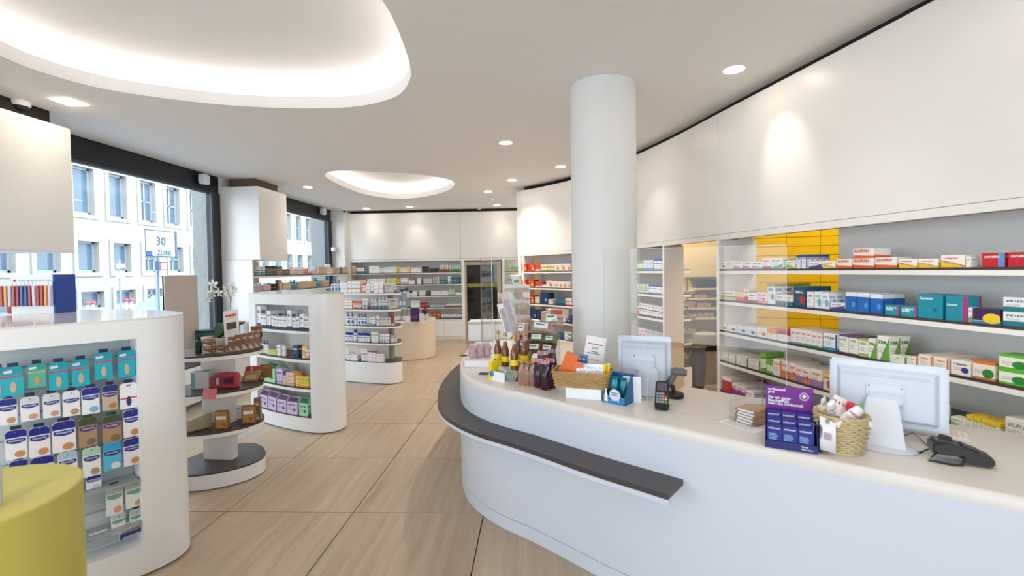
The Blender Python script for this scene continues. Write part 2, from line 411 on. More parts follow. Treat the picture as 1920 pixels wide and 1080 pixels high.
def cove(ring, idx):
    bm = bmesh.new(); prof = [(.24, HC+.1102), (.245, HC+.16), (.2, HC+.225), (.1, HC+.27), (-.05, HC+.29), (-.25, HC+.295)]
    rows = []
    for off, z in prof: rows.append([bm.verts.new((q.x, q.y, z)) for q in ring_off(ring, off)])
    for a, b in zip(rows, rows[1:]):
        for k in range(len(a)): bm.faces.new((a[k], a[(k+1) % len(a)], b[(k+1) % len(a)], b[k]))
    bm.faces.new(rows[-1])
    obj('cove_recess', bm, W_CEIL, ceil_, smooth=.9, loc=(0, 0, -(HC+.055)))
    bm = bmesh.new(); a = ring_off(ring, .16); b = ring_off(ring, .19); lo = HC+.115-(HC+.055)
    va = [bm.verts.new((q.x, q.y, lo)) for q in a]; vb = [bm.verts.new((q.x, q.y, lo+.02)) for q in b]; vc = [bm.verts.new((q.x, q.y, lo)) for q in b]
    n = len(a)
    for k in range(n):
        bm.faces.new((va[k], va[(k+1) % n], vb[(k+1) % n], vb[k])); bm.faces.new((vb[k], vb[(k+1) % n], vc[(k+1) % n], vc[k]))
    obj('light_strip', bm, LEDM, ceil_)
cove(c1, 1); cove(c2, 2)
struct('roof', B(X0-.4, X1+.4, Y0-.4, 12.6, 3.95, 4.1), W_CEIL)

# front path of the right-hand wall, from the far corner towards the viewer
FP = Path([(-.262, 8.72), (-.2, 8.6), (.05, 8.38), (.622, 7.73), (1.05, 6.95), (1.367, 6.143), (1.63, 5.33), (1.829, 4.547), (2.08, 3.6), (2.306, 2.726), (2.49, 1.95), (2.66, 1.1), (2.78, 0), (2.8, -4.5)], 6)
def fs(x, z): return FP.px(x, z)
S_A, S_B = fs(975.5, 2.6), FP.L
S_COLL, S_N0, S_N1, S_T1, S_O1 = fs(1069, 2.0), fs(1190, 1.6), fs(1242, 1.6), fs(1281, 1.6), fs(1344, 1.6)
# upper wall panels
wr = struct('wall_right', (lambda bm: (prism(bm, strip(FP, .10), 3.255, 3.256), bm)[1])(bmesh.new()), mat('panel_top', 'D8D2CA', .5))
def wall_strip(name, path, a, b, z0, z1, w, m, parent=None, inset=0, bevel=0):
    bm = bmesh.new(); p = path.sub(a, b)
    if inset: p = p.off(-inset)
    prism(bm, strip(p, w), z0, z1)
    return obj(name, bm, m, parent, bevel=bevel, smooth=.5)
joints = [0.0, fs(1346.5, 2.7), fs(1346.5, 2.7)+4.2, FP.L]
for a, b in zip(joints, joints[1:]):
    wall_strip('wall_panel', FP, a+.003, b-.003, 2.075, 3.26, .05, W_WALL, wr)
wall_strip('trim_rail', FP, 0, FP.L, 2.02, 2.068, .06, W_WALL, wr)
wall_strip('niche_ceiling', FP, 0, FP.L, 2.068, 2.072, .44, W_WALL, wr)
wall_strip('shadow_gap', FP, 0, FP.L, 3.26, HC, .02, mat('black_slot', '211D1B', .8, noise=.1), wr, inset=.1)
wall_strip('panel_backing', FP, 0, FP.L, 2.02, 3.2, .03, W_SEAM, wr, inset=.052)
# return of the right block into the back wall
struct('wall_return', B(-.31, -.25, 8.74, 11.6, 0, 3.26), W_WALL)
# back wall: panels above, niches below
YB = 11.5
wb = struct('wall_back', B(X0, .6, YB+.42, YB+.5, 0, 3.5), W_BACK)
xj = GY(863, 440, YB).x
for a, b in ((GY(656, 440, YB).x, xj-.003), (xj+.003, -.31)):
    obj('wall_panel', B(a, b, YB, YB+.05, 2.075, 3.26), W_WALL, wb)
obj('panel_backing', B(-4.7, -.31, YB+.052, YB+.08, 2.02, 3.2), W_SEAM, wb)
obj('trim_rail', B(-4.73, -.31, YB-.002, YB+.42, 2.02, 2.068), W_WALL, wb)
obj('shadow_gap', B(-4.73, -.31, YB+.1, YB+.12, 3.26, HC), _mats['black_slot'], wb)
struct('trim_1', B(-4.80, -4.72, YB-.03, YB+.42, 0, 3.27), W_WALL)
struct('wall_corner', B(-5.25, -4.80, YB-.18, YB+.42, 0, HC-.002), W_WALL)
# unseen outer walls that close the room
struct('wall_office', B(X1, X1+.1, Y0, 12, 0, HC), W_WALL)
struct('wall_office_back', B(.0, X1, 9.6, 9.7, 0, HC), mat('office_wall_amber_light', 'E3CD9A', .7, noise=.03))  # amber lamp light is put into the wall colour
# left side: window wall at X = -5.17
XW = -5.17
GLASSW = glass('window_glass', (.97, .99, 1.0), refl=.5)
wleft = struct('wall_left', B(XW-.08, XW+.0, Y0, 12, -.1, .35), mat('window_sill_wall', 'CFCBC6', .6, noise=.05))
def window(name, ya, yb, za, zb):
    w = struct(name, cover(bmesh.new(), lambda bm: (box(bm, XW-.05, XW+.03, ya, yb, zb, HC-.001), box(bm, XW-.05, XW+.03, ya, yb, za-.06, za), box(bm, XW-.06, XW+.05, yb-.17, yb, za, zb), box(bm, XW-.06, XW+.04, ya, ya+.06, za, zb))), BLACKM)
    obj('pane', B(XW-.02, XW-.012, ya+.06, yb-.17, za, zb), GLASSW, w)
    obj('inner_bead', cover(bmesh.new(), lambda bm: (box(bm, XW-.03, XW+.035, ya+.06, yb-.17, zb-.03, zb), box(bm, XW+.03, XW+.06, yb-.21, yb-.168, za, zb))), GREYM, w)
    return w
window('window_1', 3.4, 7.24, .42, 3.07)
window('window_2', 8.05, 11.32, .42, 3.07)
window('window_3', -4.4, 1.8, .42, 3.07)
struct('wall_pier', B(XW-.08, XW+.03, 1.8, 3.4, .3, HC), W_WALL)
struct('wall_pier', B(XW-.08, XW+.03, 7.24, 8.05, .3, HC), W_WALL)
# glazed shop front behind the viewer
wf = struct('window_4', cover(bmesh.new(), lambda bm: (box(bm, -2.6, 1.6, Y0-.05, Y0+.03, 3.0, HC), box(bm, -2.6, 1.6, Y0-.05, Y0+.03, 0, .1), [box(bm, x-.04, x+.04, Y0-.05, Y0+.04, .1, 3.0) for x in (-2.55, -.5, 1.55)])), BLACKM)
for a in (-2.5, -.45): obj('pane', B(a, a+1.91, Y0-.01, Y0, .1, 3.0), GLASSW, wf)
struct('wall_front', B(X0, -2.58, Y0-.05, Y0+.03, 0, HC), W_WALL)
struct('wall_front', B(1.58, X1, Y0-.05, Y0+.03, 0, HC), W_WALL)
# suspended wall boxes by the windows
def wall_box(name, ya, yb):
    return struct(name, B(XW+.04, -4.5, ya, yb, 1.985, 3.19), W_WALL, bevel=.004)
wall_box('wall_box_near', 1.2, 4.28)
wall_box('wall_box_far', 7.28, 8.12)
struct('trim_2', B(XW+.1, -4.62, 1.2, 4.2, 3.19, HC), _mats['black_slot']); struct('trim_3', B(XW+.1, -4.62, 7.4, 8.05, 3.19, HC), mat('brown_slot', '6B5A4A', .8, noise=.1))
# column
CPOS = (.62, 4.02)
bm = bmesh.new(); lathe(bm, [(.283, 0), (.283, HC-.002)], 64); struct('column', bm, mat('column_paint', 'E6E7E6', .55, noise=.02), loc=(CPOS[0], CPOS[1], 0))

# ---------------------------------------------------------------- lamps of the room
DL = [((130, 191), 0), ((948, 268), 0), ((1376, 131), 1), ((1051, 313), 1), ((960, 338), 0), ((915, 359), 0), ((932, 385), 1), ((577, 351), 0), ((687, 391), 1), ((768, 388), 1)]
BULB = mat('downlight_glow', (1.0, .86, .68), .5, emit=22)
dlp = []
ring_bm = bmesh.new(); lathe(ring_bm, [(.075, 0), (.088, -.002), (.09, 0)], 24, cap=False)
ring_me = finish('trim_ring', ring_bm, mat('white_lamp_ring', 'F2EEE8', .4, noise=.02), smooth_angle=.9)
lens_bm = bmesh.new(); lathe(lens_bm, [(.075, -.001), (.05, -.004)], 24); lens_me = finish('lens', lens_bm, BULB, smooth_angle=.9)
sq_bm = B(-.085, .085, -.085, .085, -.006, -.001)
sq_me = finish('lens', sq_bm, BULB)
where = ['square downlight above the wall box at far left', 'large round downlight in mid ceiling left of the column', 'round downlight right of the column near the right wall',
         'small round downlight left of the column near the dark gap', 'second small round downlight left of the column', 'round downlight over the back, third left of the column',
         'smallest downlight before the back wall, nearest the corner', 'round downlight by the far window box', 'left of the two downlights washing the back wall', 'right of the two downlights washing the back wall']
for k, (q, wash) in enumerate(DL):
    p = G(q[0], q[1], HC); dlp.append(p)
    t = thing('downlight', where[k], 'downlight', (p.x, p.y, HC), 0, 'recessed downlights')
    if k == 0: put('lens', sq_me, t)
    else: put('trim_ring', ring_me, t); put('lens', lens_me, t)
spots = [  # (position, target, energy, cone)
    (dlp[2], (2.3, 3.75, 2.2), 14, 46), (dlp[3], (.9, 7.5, 2.4), 8, 56), (dlp[8], (-4.0, YB, 2.1), 6, 70), (dlp[9], (-2.9, YB, 2.3), 9, 66), (dlp[6], (-.75, YB, 2.4), 7, 66),
    (dlp[5], (-.9, 9.1, 0), 75, 120), (dlp[4], (-.37, 8.0, 0), 75, 120), (dlp[1], (-.33, 5.6, 0), 90, 125), (dlp[7], (-3.6, 8.4, 0), 12, 120), (dlp[0], (-3.6, 4.0, 0), 4, 100)]
for p, tg, e, cone in spots:
    if e: new_light('spot_beam', 'SPOT', (p[0], p[1], HC-.02), e*LAMPK, WARM, tg, spot_size=math.radians(cone), spot_blend=.9, shadow_soft_size=.05)
# unseen downlights; some added to brighten the near gondola and right shelves
for x, y, tg, e, ll in ((.95, 5.35, (1.5, 5.6, 2.0), 14, 'round downlight hidden behind the column'), (1.75, 1.6, (2.75, 1.8, 1.1), 8, 'round downlight above the right end of the counter, out of frame'), (2.0, 0.2, (2.9, 0, 1.2), 10, 'round downlight right beside the viewer'),
    (1.3, 2.6, (2.4, 3.2, 1.1), 10, 'added downlight just above the frame, brightening the right wall shelves'), (1.0, 1.0, (1.0, 1.0, 0), 14, 'round downlight above the counter, close to the viewer'), (.8, -.8, (.9, -.8, 0), 30, 'round downlight behind the viewer at right'),
    (-1.6, -.8, (-2.2, 2.3, .6), 50, 'added downlight behind the viewer at left, brightening the near gondola'), (-.2, .5, (2.5, 2.3, 1.15), 45, 'added downlight above the viewer, turned to brighten the right wall shelves'), (.1, -.3, (2.0, 3.6, 1.1), 45, 'second added downlight behind the viewer, brightening the right wall shelves')):
    if not e: continue
    t = thing('downlight', ll, 'downlight', (x, y, HC), 0, 'recessed downlights'); put('trim_ring', ring_me, t); put('lens', lens_me, t)
    new_light('spot_beam', 'SPOT', (x, y, HC-.02), e*LAMPK, WARM, tg, spot_size=math.radians((32 if e == 45 else 58) if tg[2] else 110), spot_blend=.9, shadow_soft_size=.06)
# office lamp behind the right wall
for ox_, oy_, sx_, sy_, ll in ((3.2, 4.35, .7, .16, 'flat ceiling lamp over the aisle before the yellow drawers'), (2.3, 6.7, .35, .35, 'square ceiling lamp of the room behind the passage')):
    oc = thing('office_lamp', ll, 'lamp', (ox_, oy_, HC-.03), -.33)
    obj('diffuser', B(-sx_, sx_, -sy_, sy_, -.02, 0), mat('office_diffuser', (1, .88, .66), .5, emit=17), oc); obj('housing', B(-sx_-.02, sx_+.02, -sy_-.02, sy_+.02, -.01, .02), W_SHELF, oc)
# daylight portals
for nm, loc, sx, sy, tgt in (('window_1', (XW-.15, 5.3, 1.75), 3.8, 2.7, (0, 5.3, 1.75)), ('window_2', (XW-.15, 9.7, 1.75), 3.2, 2.7, (0, 9.7, 1.75)), ('window_3', (XW-.15, -1.3, 1.75), 6.2, 2.7, (0, -1.3, 1.75)), ('window_4', (-.5, Y0-.15, 1.6), 4.2, 3.0, (-.5, 5, 1.6))):
    l = new_light('daylight_portal', 'AREA', loc, 1, target=tgt, shape='RECTANGLE', size=sx, size_y=sy); l.data.cycles.is_portal = True

# ceiling fittings
def dome_camera(px, X, lab):
    p = G(px[0], px[1], HC) if X is None else GX(px[0], px[1], X)
    t = thing('security_camera', lab, 'camera', (p.x, p.y, p.z))
    bm = bmesh.new(); lathe(bm, [(.07, 0), (.07, -.03), (.06, -.045)], 20); obj('housing', bm, WP, t)
    bm = bmesh.new(); lathe(bm, [(.052, -.045), (.045, -.07), (.02, -.088), (.002, -.09)], 20); obj('dome', bm, BLACKP, t)
dome_camera((38, 190), None, 'white dome camera above the near wall box at far left')
for px, lab in (((383, 337), 'white motion sensor at the top corner of the near window'), ((606, 397), 'white motion sensor at the top corner of the far window')):
    p = GX(px[0], px[1], XW+.12); t = thing('motion_sensor', lab, 'sensor', (p.x, p.y, p.z))
    obj('housing', B(-.05, .05, -.07, .07, -.07, .08), WP, t, bevel=.015); obj('bracket', B(-.10, -.05, -.02, .02, -.02, .06), DGREYP, t)
p = GY(585+24, 402, YB-.25)
t = thing('security_camera', 'small white camera below the ceiling in the far left corner', 'camera', (GY(646, 402, YB-.25).x, YB-.25, HC))
bm = bmesh.new(); lathe(bm, [(.06, 0), (.06, -.03)], 16); obj('housing', bm, WP, t); bm = bmesh.new(); lathe(bm, [(.04, -.03), (.03, -.06), (.005, -.075)], 16); obj('dome', bm, BLACKP, t)
for px, lab in (((849, 387), 'tiny ceiling detector left of the back downlights'), ((921, 373), 'small grey ceiling detector near the far corner'), ((899, 391), 'tiny white ceiling detector above the dark door')):
    p = G(px[0], px[1], HC); bm = bmesh.new(); lathe(bm, [(.05, 0), (.05, -.02), (.03, -.03)], 12)
    tag(obj('smoke_detector', bm, WP, loc=(p.x, p.y, HC)), lab, 'detector')
p = GX(616, 467, XW+.1); tag(obj('wall_sensor', B(-.04, .04, -.06, .06, -.05, .05), WP, loc=(XW+.14, 11.2, p.z), bevel=.01), 'white round box on the far window frame', 'sensor')
# ---------------------------------------------------------------- product looks: name -> kind, material(s), words, category
LK = {}
def carton_mesh(m):
    bm = bmesh.new(); L = bm.loops.layers.uv.verify()
    def quad(p, uvs, mi=0):
        f = bm.faces.new([bm.verts.new(q) for q in p]); f.material_index = mi
        for lp, u in zip(f.loops, uvs): lp[L].uv = u
    sq = ((0, 0), (1, 0), (1, 1), (0, 1))
    a, b, t = .5, 1.0, .965
    # walls up to the fold, then a slightly proud top flap with its tuck seam
    quad([(-a, 0, 0), (a, 0, 0), (a, 0, t), (-a, 0, t)], ((0, 0), (1, 0), (1, t), (0, t)))
    quad([(a, 0, 0), (a, b, 0), (a, b, t), (a, 0, t)], ((0, 0), (.95, 0), (.95, t), (0, t)))
    quad([(a, b, 0), (-a, b, 0), (-a, b, t), (a, b, t)], ((0, 0), (1, 0), (1, t), (0, t)))
    quad([(-a, b, 0), (-a, 0, 0), (-a, 0, t), (-a, b, t)], ((0, 0), (.95, 0), (.95, t), (0, t)))
    quad([(-a, b, 0), (a, b, 0), (a, 0, 0), (-a, 0, 0)], ((.5, .9),)*4)
    c = .485
    for p, q in (((-a, 0), (a, 0)), ((a, 0), (a, b)), ((a, b), (-a, b)), ((-a, b), (-a, 0))):
        k = lambda v: (v[0]*.975, .5+(v[1]-.5)*.975)
        quad([(p[0], p[1], t), (q[0], q[1], t), k(q)+(1,), k(p)+(1,)], ((.5, .99),)*4)
    e = .975*.5
    quad([(-e, .5-e, 1), (e, .5-e, 1), (e, .5+e, 1), (-e, .5+e, 1)], ((.05, .99), (.95, .99), (.95, .985), (.05, .985)))
    bmesh.ops.remove_doubles(bm, verts=bm.verts, dist=1e-4)
    return finish('carton', bm, m)
PROF = {
    'bottle': ([(.40, 0), (.5, .02), (.5, .62), (.44, .70), (.20, .76), (.18, .80)], [(.24, .79), (.25, .80), (.25, .98), (.22, 1.0)]),
    'dome': ([(.44, 0), (.5, .02), (.5, .74), (.46, .78)], [(.46, .78), (.47, .80), (.42, .94), (.2, 1.0)]),
    'jar': ([(.44, 0), (.5, .05), (.5, .6), (.46, .64)], [(.5, .62), (.52, .64), (.52, .96), (.48, 1.0)]),
    'vial': ([(.46, 0), (.5, .02), (.5, .66), (.3, .74)], [(.33, .74), (.34, .75), (.34, .98), (.3, 1.0)]),
    'capped': ([(.46, 0), (.5, .02), (.5, .72), (.48, .74)], [(.48, .74), (.49, .75), (.49, .98), (.45, 1.0)]),
}
def body_mesh(kind, m):
    bm = bmesh.new(); lathe(bm, PROF[kind][0], 16, sy=.8 if kind in ('bottle', 'dome') else 1, uv=True)
    return finish('body', bm, m, smooth_angle=.7)
def cap_mesh(kind, m):
    bm = bmesh.new(); lathe(bm, PROF[kind][1], 16, sy=.8 if kind == 'dome' else 1)
    return finish('cap', bm, m, smooth_angle=.7)
def tube_meshes(m, mc):      # stands on its cap, crimped at the top
    bm = bmesh.new(); L = bm.loops.layers.uv.verify(); n = 16; rings = []
    for z, rx, ry in ((.2, .40, .34), (.24, .46, .4), (.5, .48, .34), (.8, .49, .16), (.96, .5, .03), (1.0, .5, .025)):
        rings.append((z, [bm.verts.new((math.cos(2*PI*k/n+PI)*rx, math.sin(2*PI*k/n+PI)*ry, z)) for k in range(n)]))
    for (za, a), (zb, b) in zip(rings, rings[1:]):
        for k in range(n):
            f = bm.faces.new((a[k], a[(k+1) % n], b[(k+1) % n], b[k]))
            for lp, (kk, z) in zip(f.loops, ((k, za), (k+1, za), (k+1, zb), (k, zb))): lp[L].uv = ((2*kk/n) % 1 if kk not in (8, 16) else 1, z)
    bm.faces.new(rings[0][1][::-1]); bm.faces.new(rings[-1][1])
    body = finish('body', bm, m, smooth_angle=.7)
    bm = bmesh.new(); lathe(bm, [(.36, 0), (.38, .01), (.38, .19), (.34, .21)], 16, sy=.9); return body, finish('cap', bm, mc, smooth_angle=.7)
def pump_meshes(m, mc):
    bm = bmesh.new(); lathe(bm, [(.42, 0), (.5, .02), (.5, .56), (.4, .66), (.2, .7), (.18, .72)], 16, sy=.75, uv=True); body = finish('body', bm, m, smooth_angle=.7)
    bm = bmesh.new(); lathe(bm, [(.23, .70), (.24, .72), (.24, .80), (.1, .82), (.08, .92), (.2, .93), (.2, .97), (.16, .99)], 12)
    box(bm, -.5, 0, -.09, .09, .93, .97); return body, finish('pump_head', bm, mc, smooth_angle=.7)
def gable_meshes(m, md):     # gift carton with sloped shoulders, open window and carrying strap
    bm = bmesh.new(); L = bm.loops.layers.uv.verify()
    def quad(p, uvs):
        f = bm.faces.new([bm.verts.new(q) for q in p])
        for lp, u in zip(f.loops, uvs): lp[L].uv = u
    h = .74; a = .5
    for x0, y0, x1, y1 in ((-a, 0, a, 0), (a, 0, a, 1), (a, 1, -a, 1), (-a, 1, -a, 0)):
        quad([(x0, y0, 0), (x1, y0, 0), (x1, y1, h), (x0, y0, h)], ((0, 0), (1, 0), (1, 1), (0, 1)))
    quad([(-a, 0, 0), (-a, 1, 0), (a, 1, 0), (a, 0, 0)], ((.5, .9),)*4)
    for s in (-1, 1):   # side gables rising to the strap
        quad([(s*a, 0, h), (s*a, 1, h), (s*a*.86, .62, .97), (s*a*.86, .38, .97)], ((.5, .9),)*4)
    quad([(-a*.86, .38, .93), (a*.86, .38, .93), (a*.86, .62, .97), (-a*.86, .62, .97)], ((.5, .9),)*4)
    body = finish('body', bm, m)
    bm = bmesh.new(); v = [bm.verts.new(q) for q in ((-.47, .02, h-.03), (.47, .02, h-.03), (.41, .4, .92), (-.41, .4, .92))]; bm.faces.new(v)
    v = [bm.verts.new(q) for q in ((.47, .98, h-.03), (-.47, .98, h-.03), (-.41, .6, .92), (.41, .6, .92))]; bm.faces.new(v)
    return body, finish('shoulder', bm, md)
def look(key, kind, words, cat, base, a1=None, a2=None, cap='F2F2F2', extra=None, **kw):
    m = printed(('print_'+key), base, a1 or base, a2 or a1 or '555B66', **kw)
    if kind == 'carton': meshes = [(None, carton_mesh(m))]
    elif kind == 'tube': b, c = tube_meshes(m, mat('cap_'+cap, cap, .35, noise=.03)); meshes = [(None, b), ('cap', c)]
    elif kind == 'pump': b, c = pump_meshes(m, mat('cap_'+cap, cap, .35, noise=.03)); meshes = [(None, b), ('pump_head', c)]
    elif kind == 'gable': b, c = gable_meshes(m, mat('cap_'+cap, cap, .6, noise=.05)); meshes = [(None, b), ('shoulder', c)]
    else: meshes = [(None, body_mesh(kind, m)), ('cap', cap_mesh(kind, mat('cap_'+cap, cap, .35, noise=.03)))]
    LK[key] = (kind, meshes, words, cat)
c_ = lambda key, words, base, a1=None, a2=None, **kw: look(key, 'carton', words, 'carton', base, a1, a2, **kw)
# cartons
c_('wred', 'white carton with red band', 'F3F0EF', 'C8413C', 'B63A44', lo=.22, title=1)
c_('wswoosh', 'white carton with red swoosh', 'F4F1F0', 'D9797C', 'B83B3F', lo=.28, diag=.3)
c_('wpink', 'white carton with pink foot', 'F5F1F0', 'E5A9B4', 'A63B50', lo=.25, diag=.2)
c_('wamber', 'white carton with amber patch', 'F1EEEA', 'E4B36A', '8A92A0', disc=.2)
c_('cream', 'plain cream carton', 'EFE3D3', 'E8D7BF', 'A99A86', lo=.1)
c_('wgreen', 'white carton with green foot', 'F2F3EE', '7DB36A', '3B7C4C', lo=.25, diag=-.3)
c_('wlime', 'white carton with lime corner', 'F2F3EA', 'A6CE3C', '5B9B35', lo=.3, diag=.5)
c_('wbluesq', 'tall white carton with blue patches', 'EDEFF3', '2C4F94', '2C4F94', hi=.18, side=.15)
c_('wblue', 'white carton with pale blue foot', 'EFF2F6', '6FB2DC', '2B5FA3', lo=.22)
c_('wnavy', 'white carton with navy foot', 'F2F2F4', '353C66', '353C66', lo=.16, title=1, lines=.8)
c_('wgrey', 'plain white carton with grey print', 'F1F1F1', 'D8DADD', '70757E', lo=.08)
c_('white', 'plain white carton', 'F3F2F1', 'E6E6E6', '9EA3AB', lo=.0, lines=.4)
c_('wyellow', 'white carton with yellow corner', 'F6F2E6', 'F0C93C', '8A7A3A', lo=.35, diag=.5)
c_('riopan', 'white antacid carton with orange wave', 'F2EFED', 'E2622E', 'E9A23C', lo=.30, title=0, lines=0, diag=.12)
c_('rainbow', 'white carton with rainbow foot', 'F7F3E8', 'F0C829', 'C73E88', lo=.38, diag=.45)
c_('redblue', 'red carton with light blue end', 'C71E2E', 'C71E2E', '5E9AD6', title=-1, lines=0, side=.28)
c_('greenred', 'pale green carton with red lettering', 'E9EDD9', 'B7D39B', 'D04A35', lo=.45)
c_('orangey', 'orange and yellow carton', 'EFD9A8', 'E0562F', 'F0A43A', lo=.5)
c_('creamdot', 'narrow cream carton with red spot', 'EFE0D0', 'C8262D', 'C8262D', lo=.4)
c_('pinkw', 'pale pink carton', 'F3DEDF', 'E6A8B4', 'C03A5A', lo=.2, disc=.12)
c_('olive', 'tall white carton with olive band', 'EFEFEA', '98A43B', '6E7FB0', lo=.0, hi=.12, disc=.16)
c_('navyred', 'tall teal navy carton with red disc', '1F5674', '17425C', 'C9303A', title=-1, disc=.22)
c_('wteal', 'small white carton with teal foot', 'EAF0F1', '2F7F93', 'C9303A', lo=.4)
c_('wdrop', 'white carton with blue drop', 'F1F2F4', '3E8ED0', '6FB9E6', disc=.24)
c_('bluew', 'blue carton with white top', '2468BE', 'E9EFF6', '4FA0E0', hi=.22, title=0, disc=.14, lines=0)
c_('bluewflat', 'flat blue and white carton', 'E9EEF6', '2A51A0', 'C93B50', lo=.45, diag=-.4)
c_('tealmag', 'flat teal carton with magenta end', '1A9AAA', '1A9AAA', 'C03884', title=-1, side=.14)
c_('teal', 'large teal carton', '178FA6', '178FA6', '12708C', title=0, lines=0, disc=.1)
c_('teal2', 'large teal carton with magenta corner', '1690A5', '1690A5', 'B82A7C', title=0, lines=.3, side=.2)
c_('wfern', 'small white carton with green foot band', 'F0F2EE', '6FAE62', '2E8B57', lo=.3, disc=.12)
c_('yelpur', 'yellow and purple carton with blue foot', '3A2158', '2A7FC6', 'F2CE2B', lo=.2, disc=.34, title=0, lines=0)
c_('wsteal', 'white carton with teal block', 'ECEBED', '1F7F8C', '1F7F8C', lo=.35, side=.1)
c_('rgreen', 'white carton with green ring', 'F0F0E8', 'C6D3B0', '5E9B3E', disc=.2, title=0)
c_('rplum', 'white carton with plum ring', 'F2E9EA', 'E3C9D3', '8C3F74', disc=.2, title=0)
c_('rnavy', 'white carton with navy ring', 'E6EAF0', 'B9C6D8', '26456F', disc=.2, title=0)
c_('rcoral', 'white carton with coral ring', 'F6E9E2', 'EFB79E', 'E0644A', disc=.2, title=0)
c_('dorange', 'white carton with orange drip', 'F6EFE4', 'EE9A33', 'EE9A33', hi=.42, title=0)
c_('dcrim', 'white carton with crimson drip', 'F6ECEA', 'B8294B', 'B8294B', hi=.36, title=0)
c_('slimred', 'slim white carton with red lettering', 'F5F2F0', '5FB6CC', 'D0605A', lo=.12)
c_('slimteal', 'slim white carton with teal foot', 'F5F2F0', '3FAE9C', 'D0605A', lo=.12)
c_('wbluefoot', 'wide white carton with bright blue foot', 'EFF1F4', '2F9AD0', '35507C', lo=.16, side=.12)
c_('herb', 'white carton with green herb print', 'F1F1E6', 'A7B96B', '7E9B3E', hi=.12, lo=.18, title=1)
c_('herbpur', 'white herbal carton with purple band', 'F0EFE6', '7E4B80', '8DA84A', hi=.08, lo=.06, title=1)
c_('leaf', 'tall white carton with green leaf edge', 'F2F0E6', '6AA836', '3F7F2A', lo=.35, diag=-1.2)
c_('wcream', 'cream white carton with green edge', 'F2EBDD', '8CBF4A', 'D96F3A', side=.12)
c_('yeldiag', 'cream carton with yellow bar', 'F3ECDF', 'EAD35A', '39428F', lo=.0, disc=.2)
c_('orgreen', 'orange-topped carton with green figure', 'EFE9DC', 'E07A2A', '2E8A35', hi=.14, lo=.12, disc=.26, title=0)
c_('grfig', 'green-topped carton with green figure', 'ECF0E0', '5DB52F', '2A8A30', hi=.18, lo=.14, disc=.26, title=0)
c_('flatgreen', 'flat white carton with green end', 'F2EEE6', 'D8D4CC', '3F8A3C', side=.1)
c_('talllime', 'tall white carton with lime print', 'EDF2E0', '78C23A', '3F9B35', hi=.3, lo=.2)
c_('wgbar', 'white carton with dark green bar', 'F2F1EB', '3E9A48', 'E88A3F', side=.22)
c_('peach', 'pale carton with peach print', 'F1E6DF', 'D98C6E', 'C55A4A', lo=.4, disc=.15)
c_('lilacpr', 'pale carton with violet and orange foot', 'F0E9E2', '9B7FC0', 'E08A4A', lo=.4)
c_('redyel', 'red and yellow dotted carton', 'EFE3C8', 'E2D33A', 'C03B35', hi=.2, disc=.3)
c_('yellow', 'yellow-lidded cream carton', 'F5F0D8', 'F2D22B', 'B09A3A', hi=.25, lo=.08)
c_('orleaf', 'white carton with orange foot and leaf', 'F2ECE9', 'E0703A', '8FA35A', lo=.2, disc=.1)
c_('redblk', 'carton with red front panel', 'C9332D', 'EFE6E0', 'A2231F', hi=.25, title=0, disc=.12)
c_('purpfr', 'white carton with purple panel', 'EFE9EE', '8E3FA0', 'D04B8C', lo=.55, diag=.2)
c_('bluepk', 'flat blue packet', '5B82AE', '7E9EC0', 'D8E2EE', lo=.4)
c_('redbox', 'square red carton with yellow print', 'CF2B25', 'E86A2E', 'F1C04A', disc=.2, lo=.15, lines=.2)
c_('pinkbox', 'pink and red carton', 'D94A5C', 'F0DADA', 'C02C34', lo=.3)
c_('crgreen', 'cream carton with olive foot', 'F0E6C8', 'A9B04A', 'C9A23A', lo=.35)
c_('worange', 'white carton with orange band', 'F3EEEA', 'E7903F', 'E7903F', lo=.0, disc=.24)
c_('worband', 'white carton with orange stripe', 'F2F1F3', 'F2F1F3', 'E8A06A', lo=.42)
c_('navybox', 'large navy carton', '1E3F66', '16304F', '7FA8C8', title=0, lines=0, disc=.15)
c_('tealflat', 'flat teal and navy carton', '1F7A8C', '26408A', '26408A', lo=.4)
c_('purpflat', 'low cream carton with purple end', 'EFE6E0', '7A5A9C', '7A5A9C', side=.35)
c_('violet', 'blue violet carton', '3C3F94', '3C3F94', '7A7FC0', title=-1)
c_('wtealp', 'white carton with teal squares', 'EFEFEA', '1F9AA0', '1F9AA0', lo=.0, disc=.22, side=.1)
c_('yelbox', 'narrow yellow carton', 'F0BE2A', 'F0BE2A', 'B98A1A')
c_('limebox', 'lime carton', 'D4DB7A', 'D4DB7A', '8FA03A')
c_('tan', 'tan carton', 'D9C4A8', 'CDB594', '9C8262', lo=.12)
c_('magbox', 'narrow magenta carton', 'A02C5C', 'A02C5C', 'E0B0C4')
c_('blackbox', 'black carton', '2B2A30', '2B2A30', '77777F')
c_('greenbox', 'pale green carton', 'B7D8B4', '7FB98A', '4E9560', lo=.2)
c_('lilac', 'lilac carton', 'CDBEE0', 'B7A3D4', '5F4F8A', lo=.2)
c_('pink', 'dusty pink carton', 'E6C3B9', 'D9A79C', 'A07068', lo=.2)
c_('peachbox', 'peach carton', 'EBCDB9', 'E2BBA3', 'B08468', lo=.2)
c_('ylwsmall', 'small yellow carton', 'F0D24A', 'E8C22A', '9C8020', lo=.15)
c_('navyyel', 'navy carton with white lettering', '26356B', '26356B', 'E8E8F0', title=-1)
c_('silver', 'silver grey carton with black band', 'D5D6D8', 'B4B6BA', '5A4548', hi=.12, lo=.15)
c_('redsil', 'dark red and silver carton', 'B03A3C', 'C9C9CC', '8C2A2C', lo=.3)
c_('wmag', 'white carton with magenta lid', 'F3F0F3', 'A8244F', 'C27A9A', hi=.06, lo=.0)
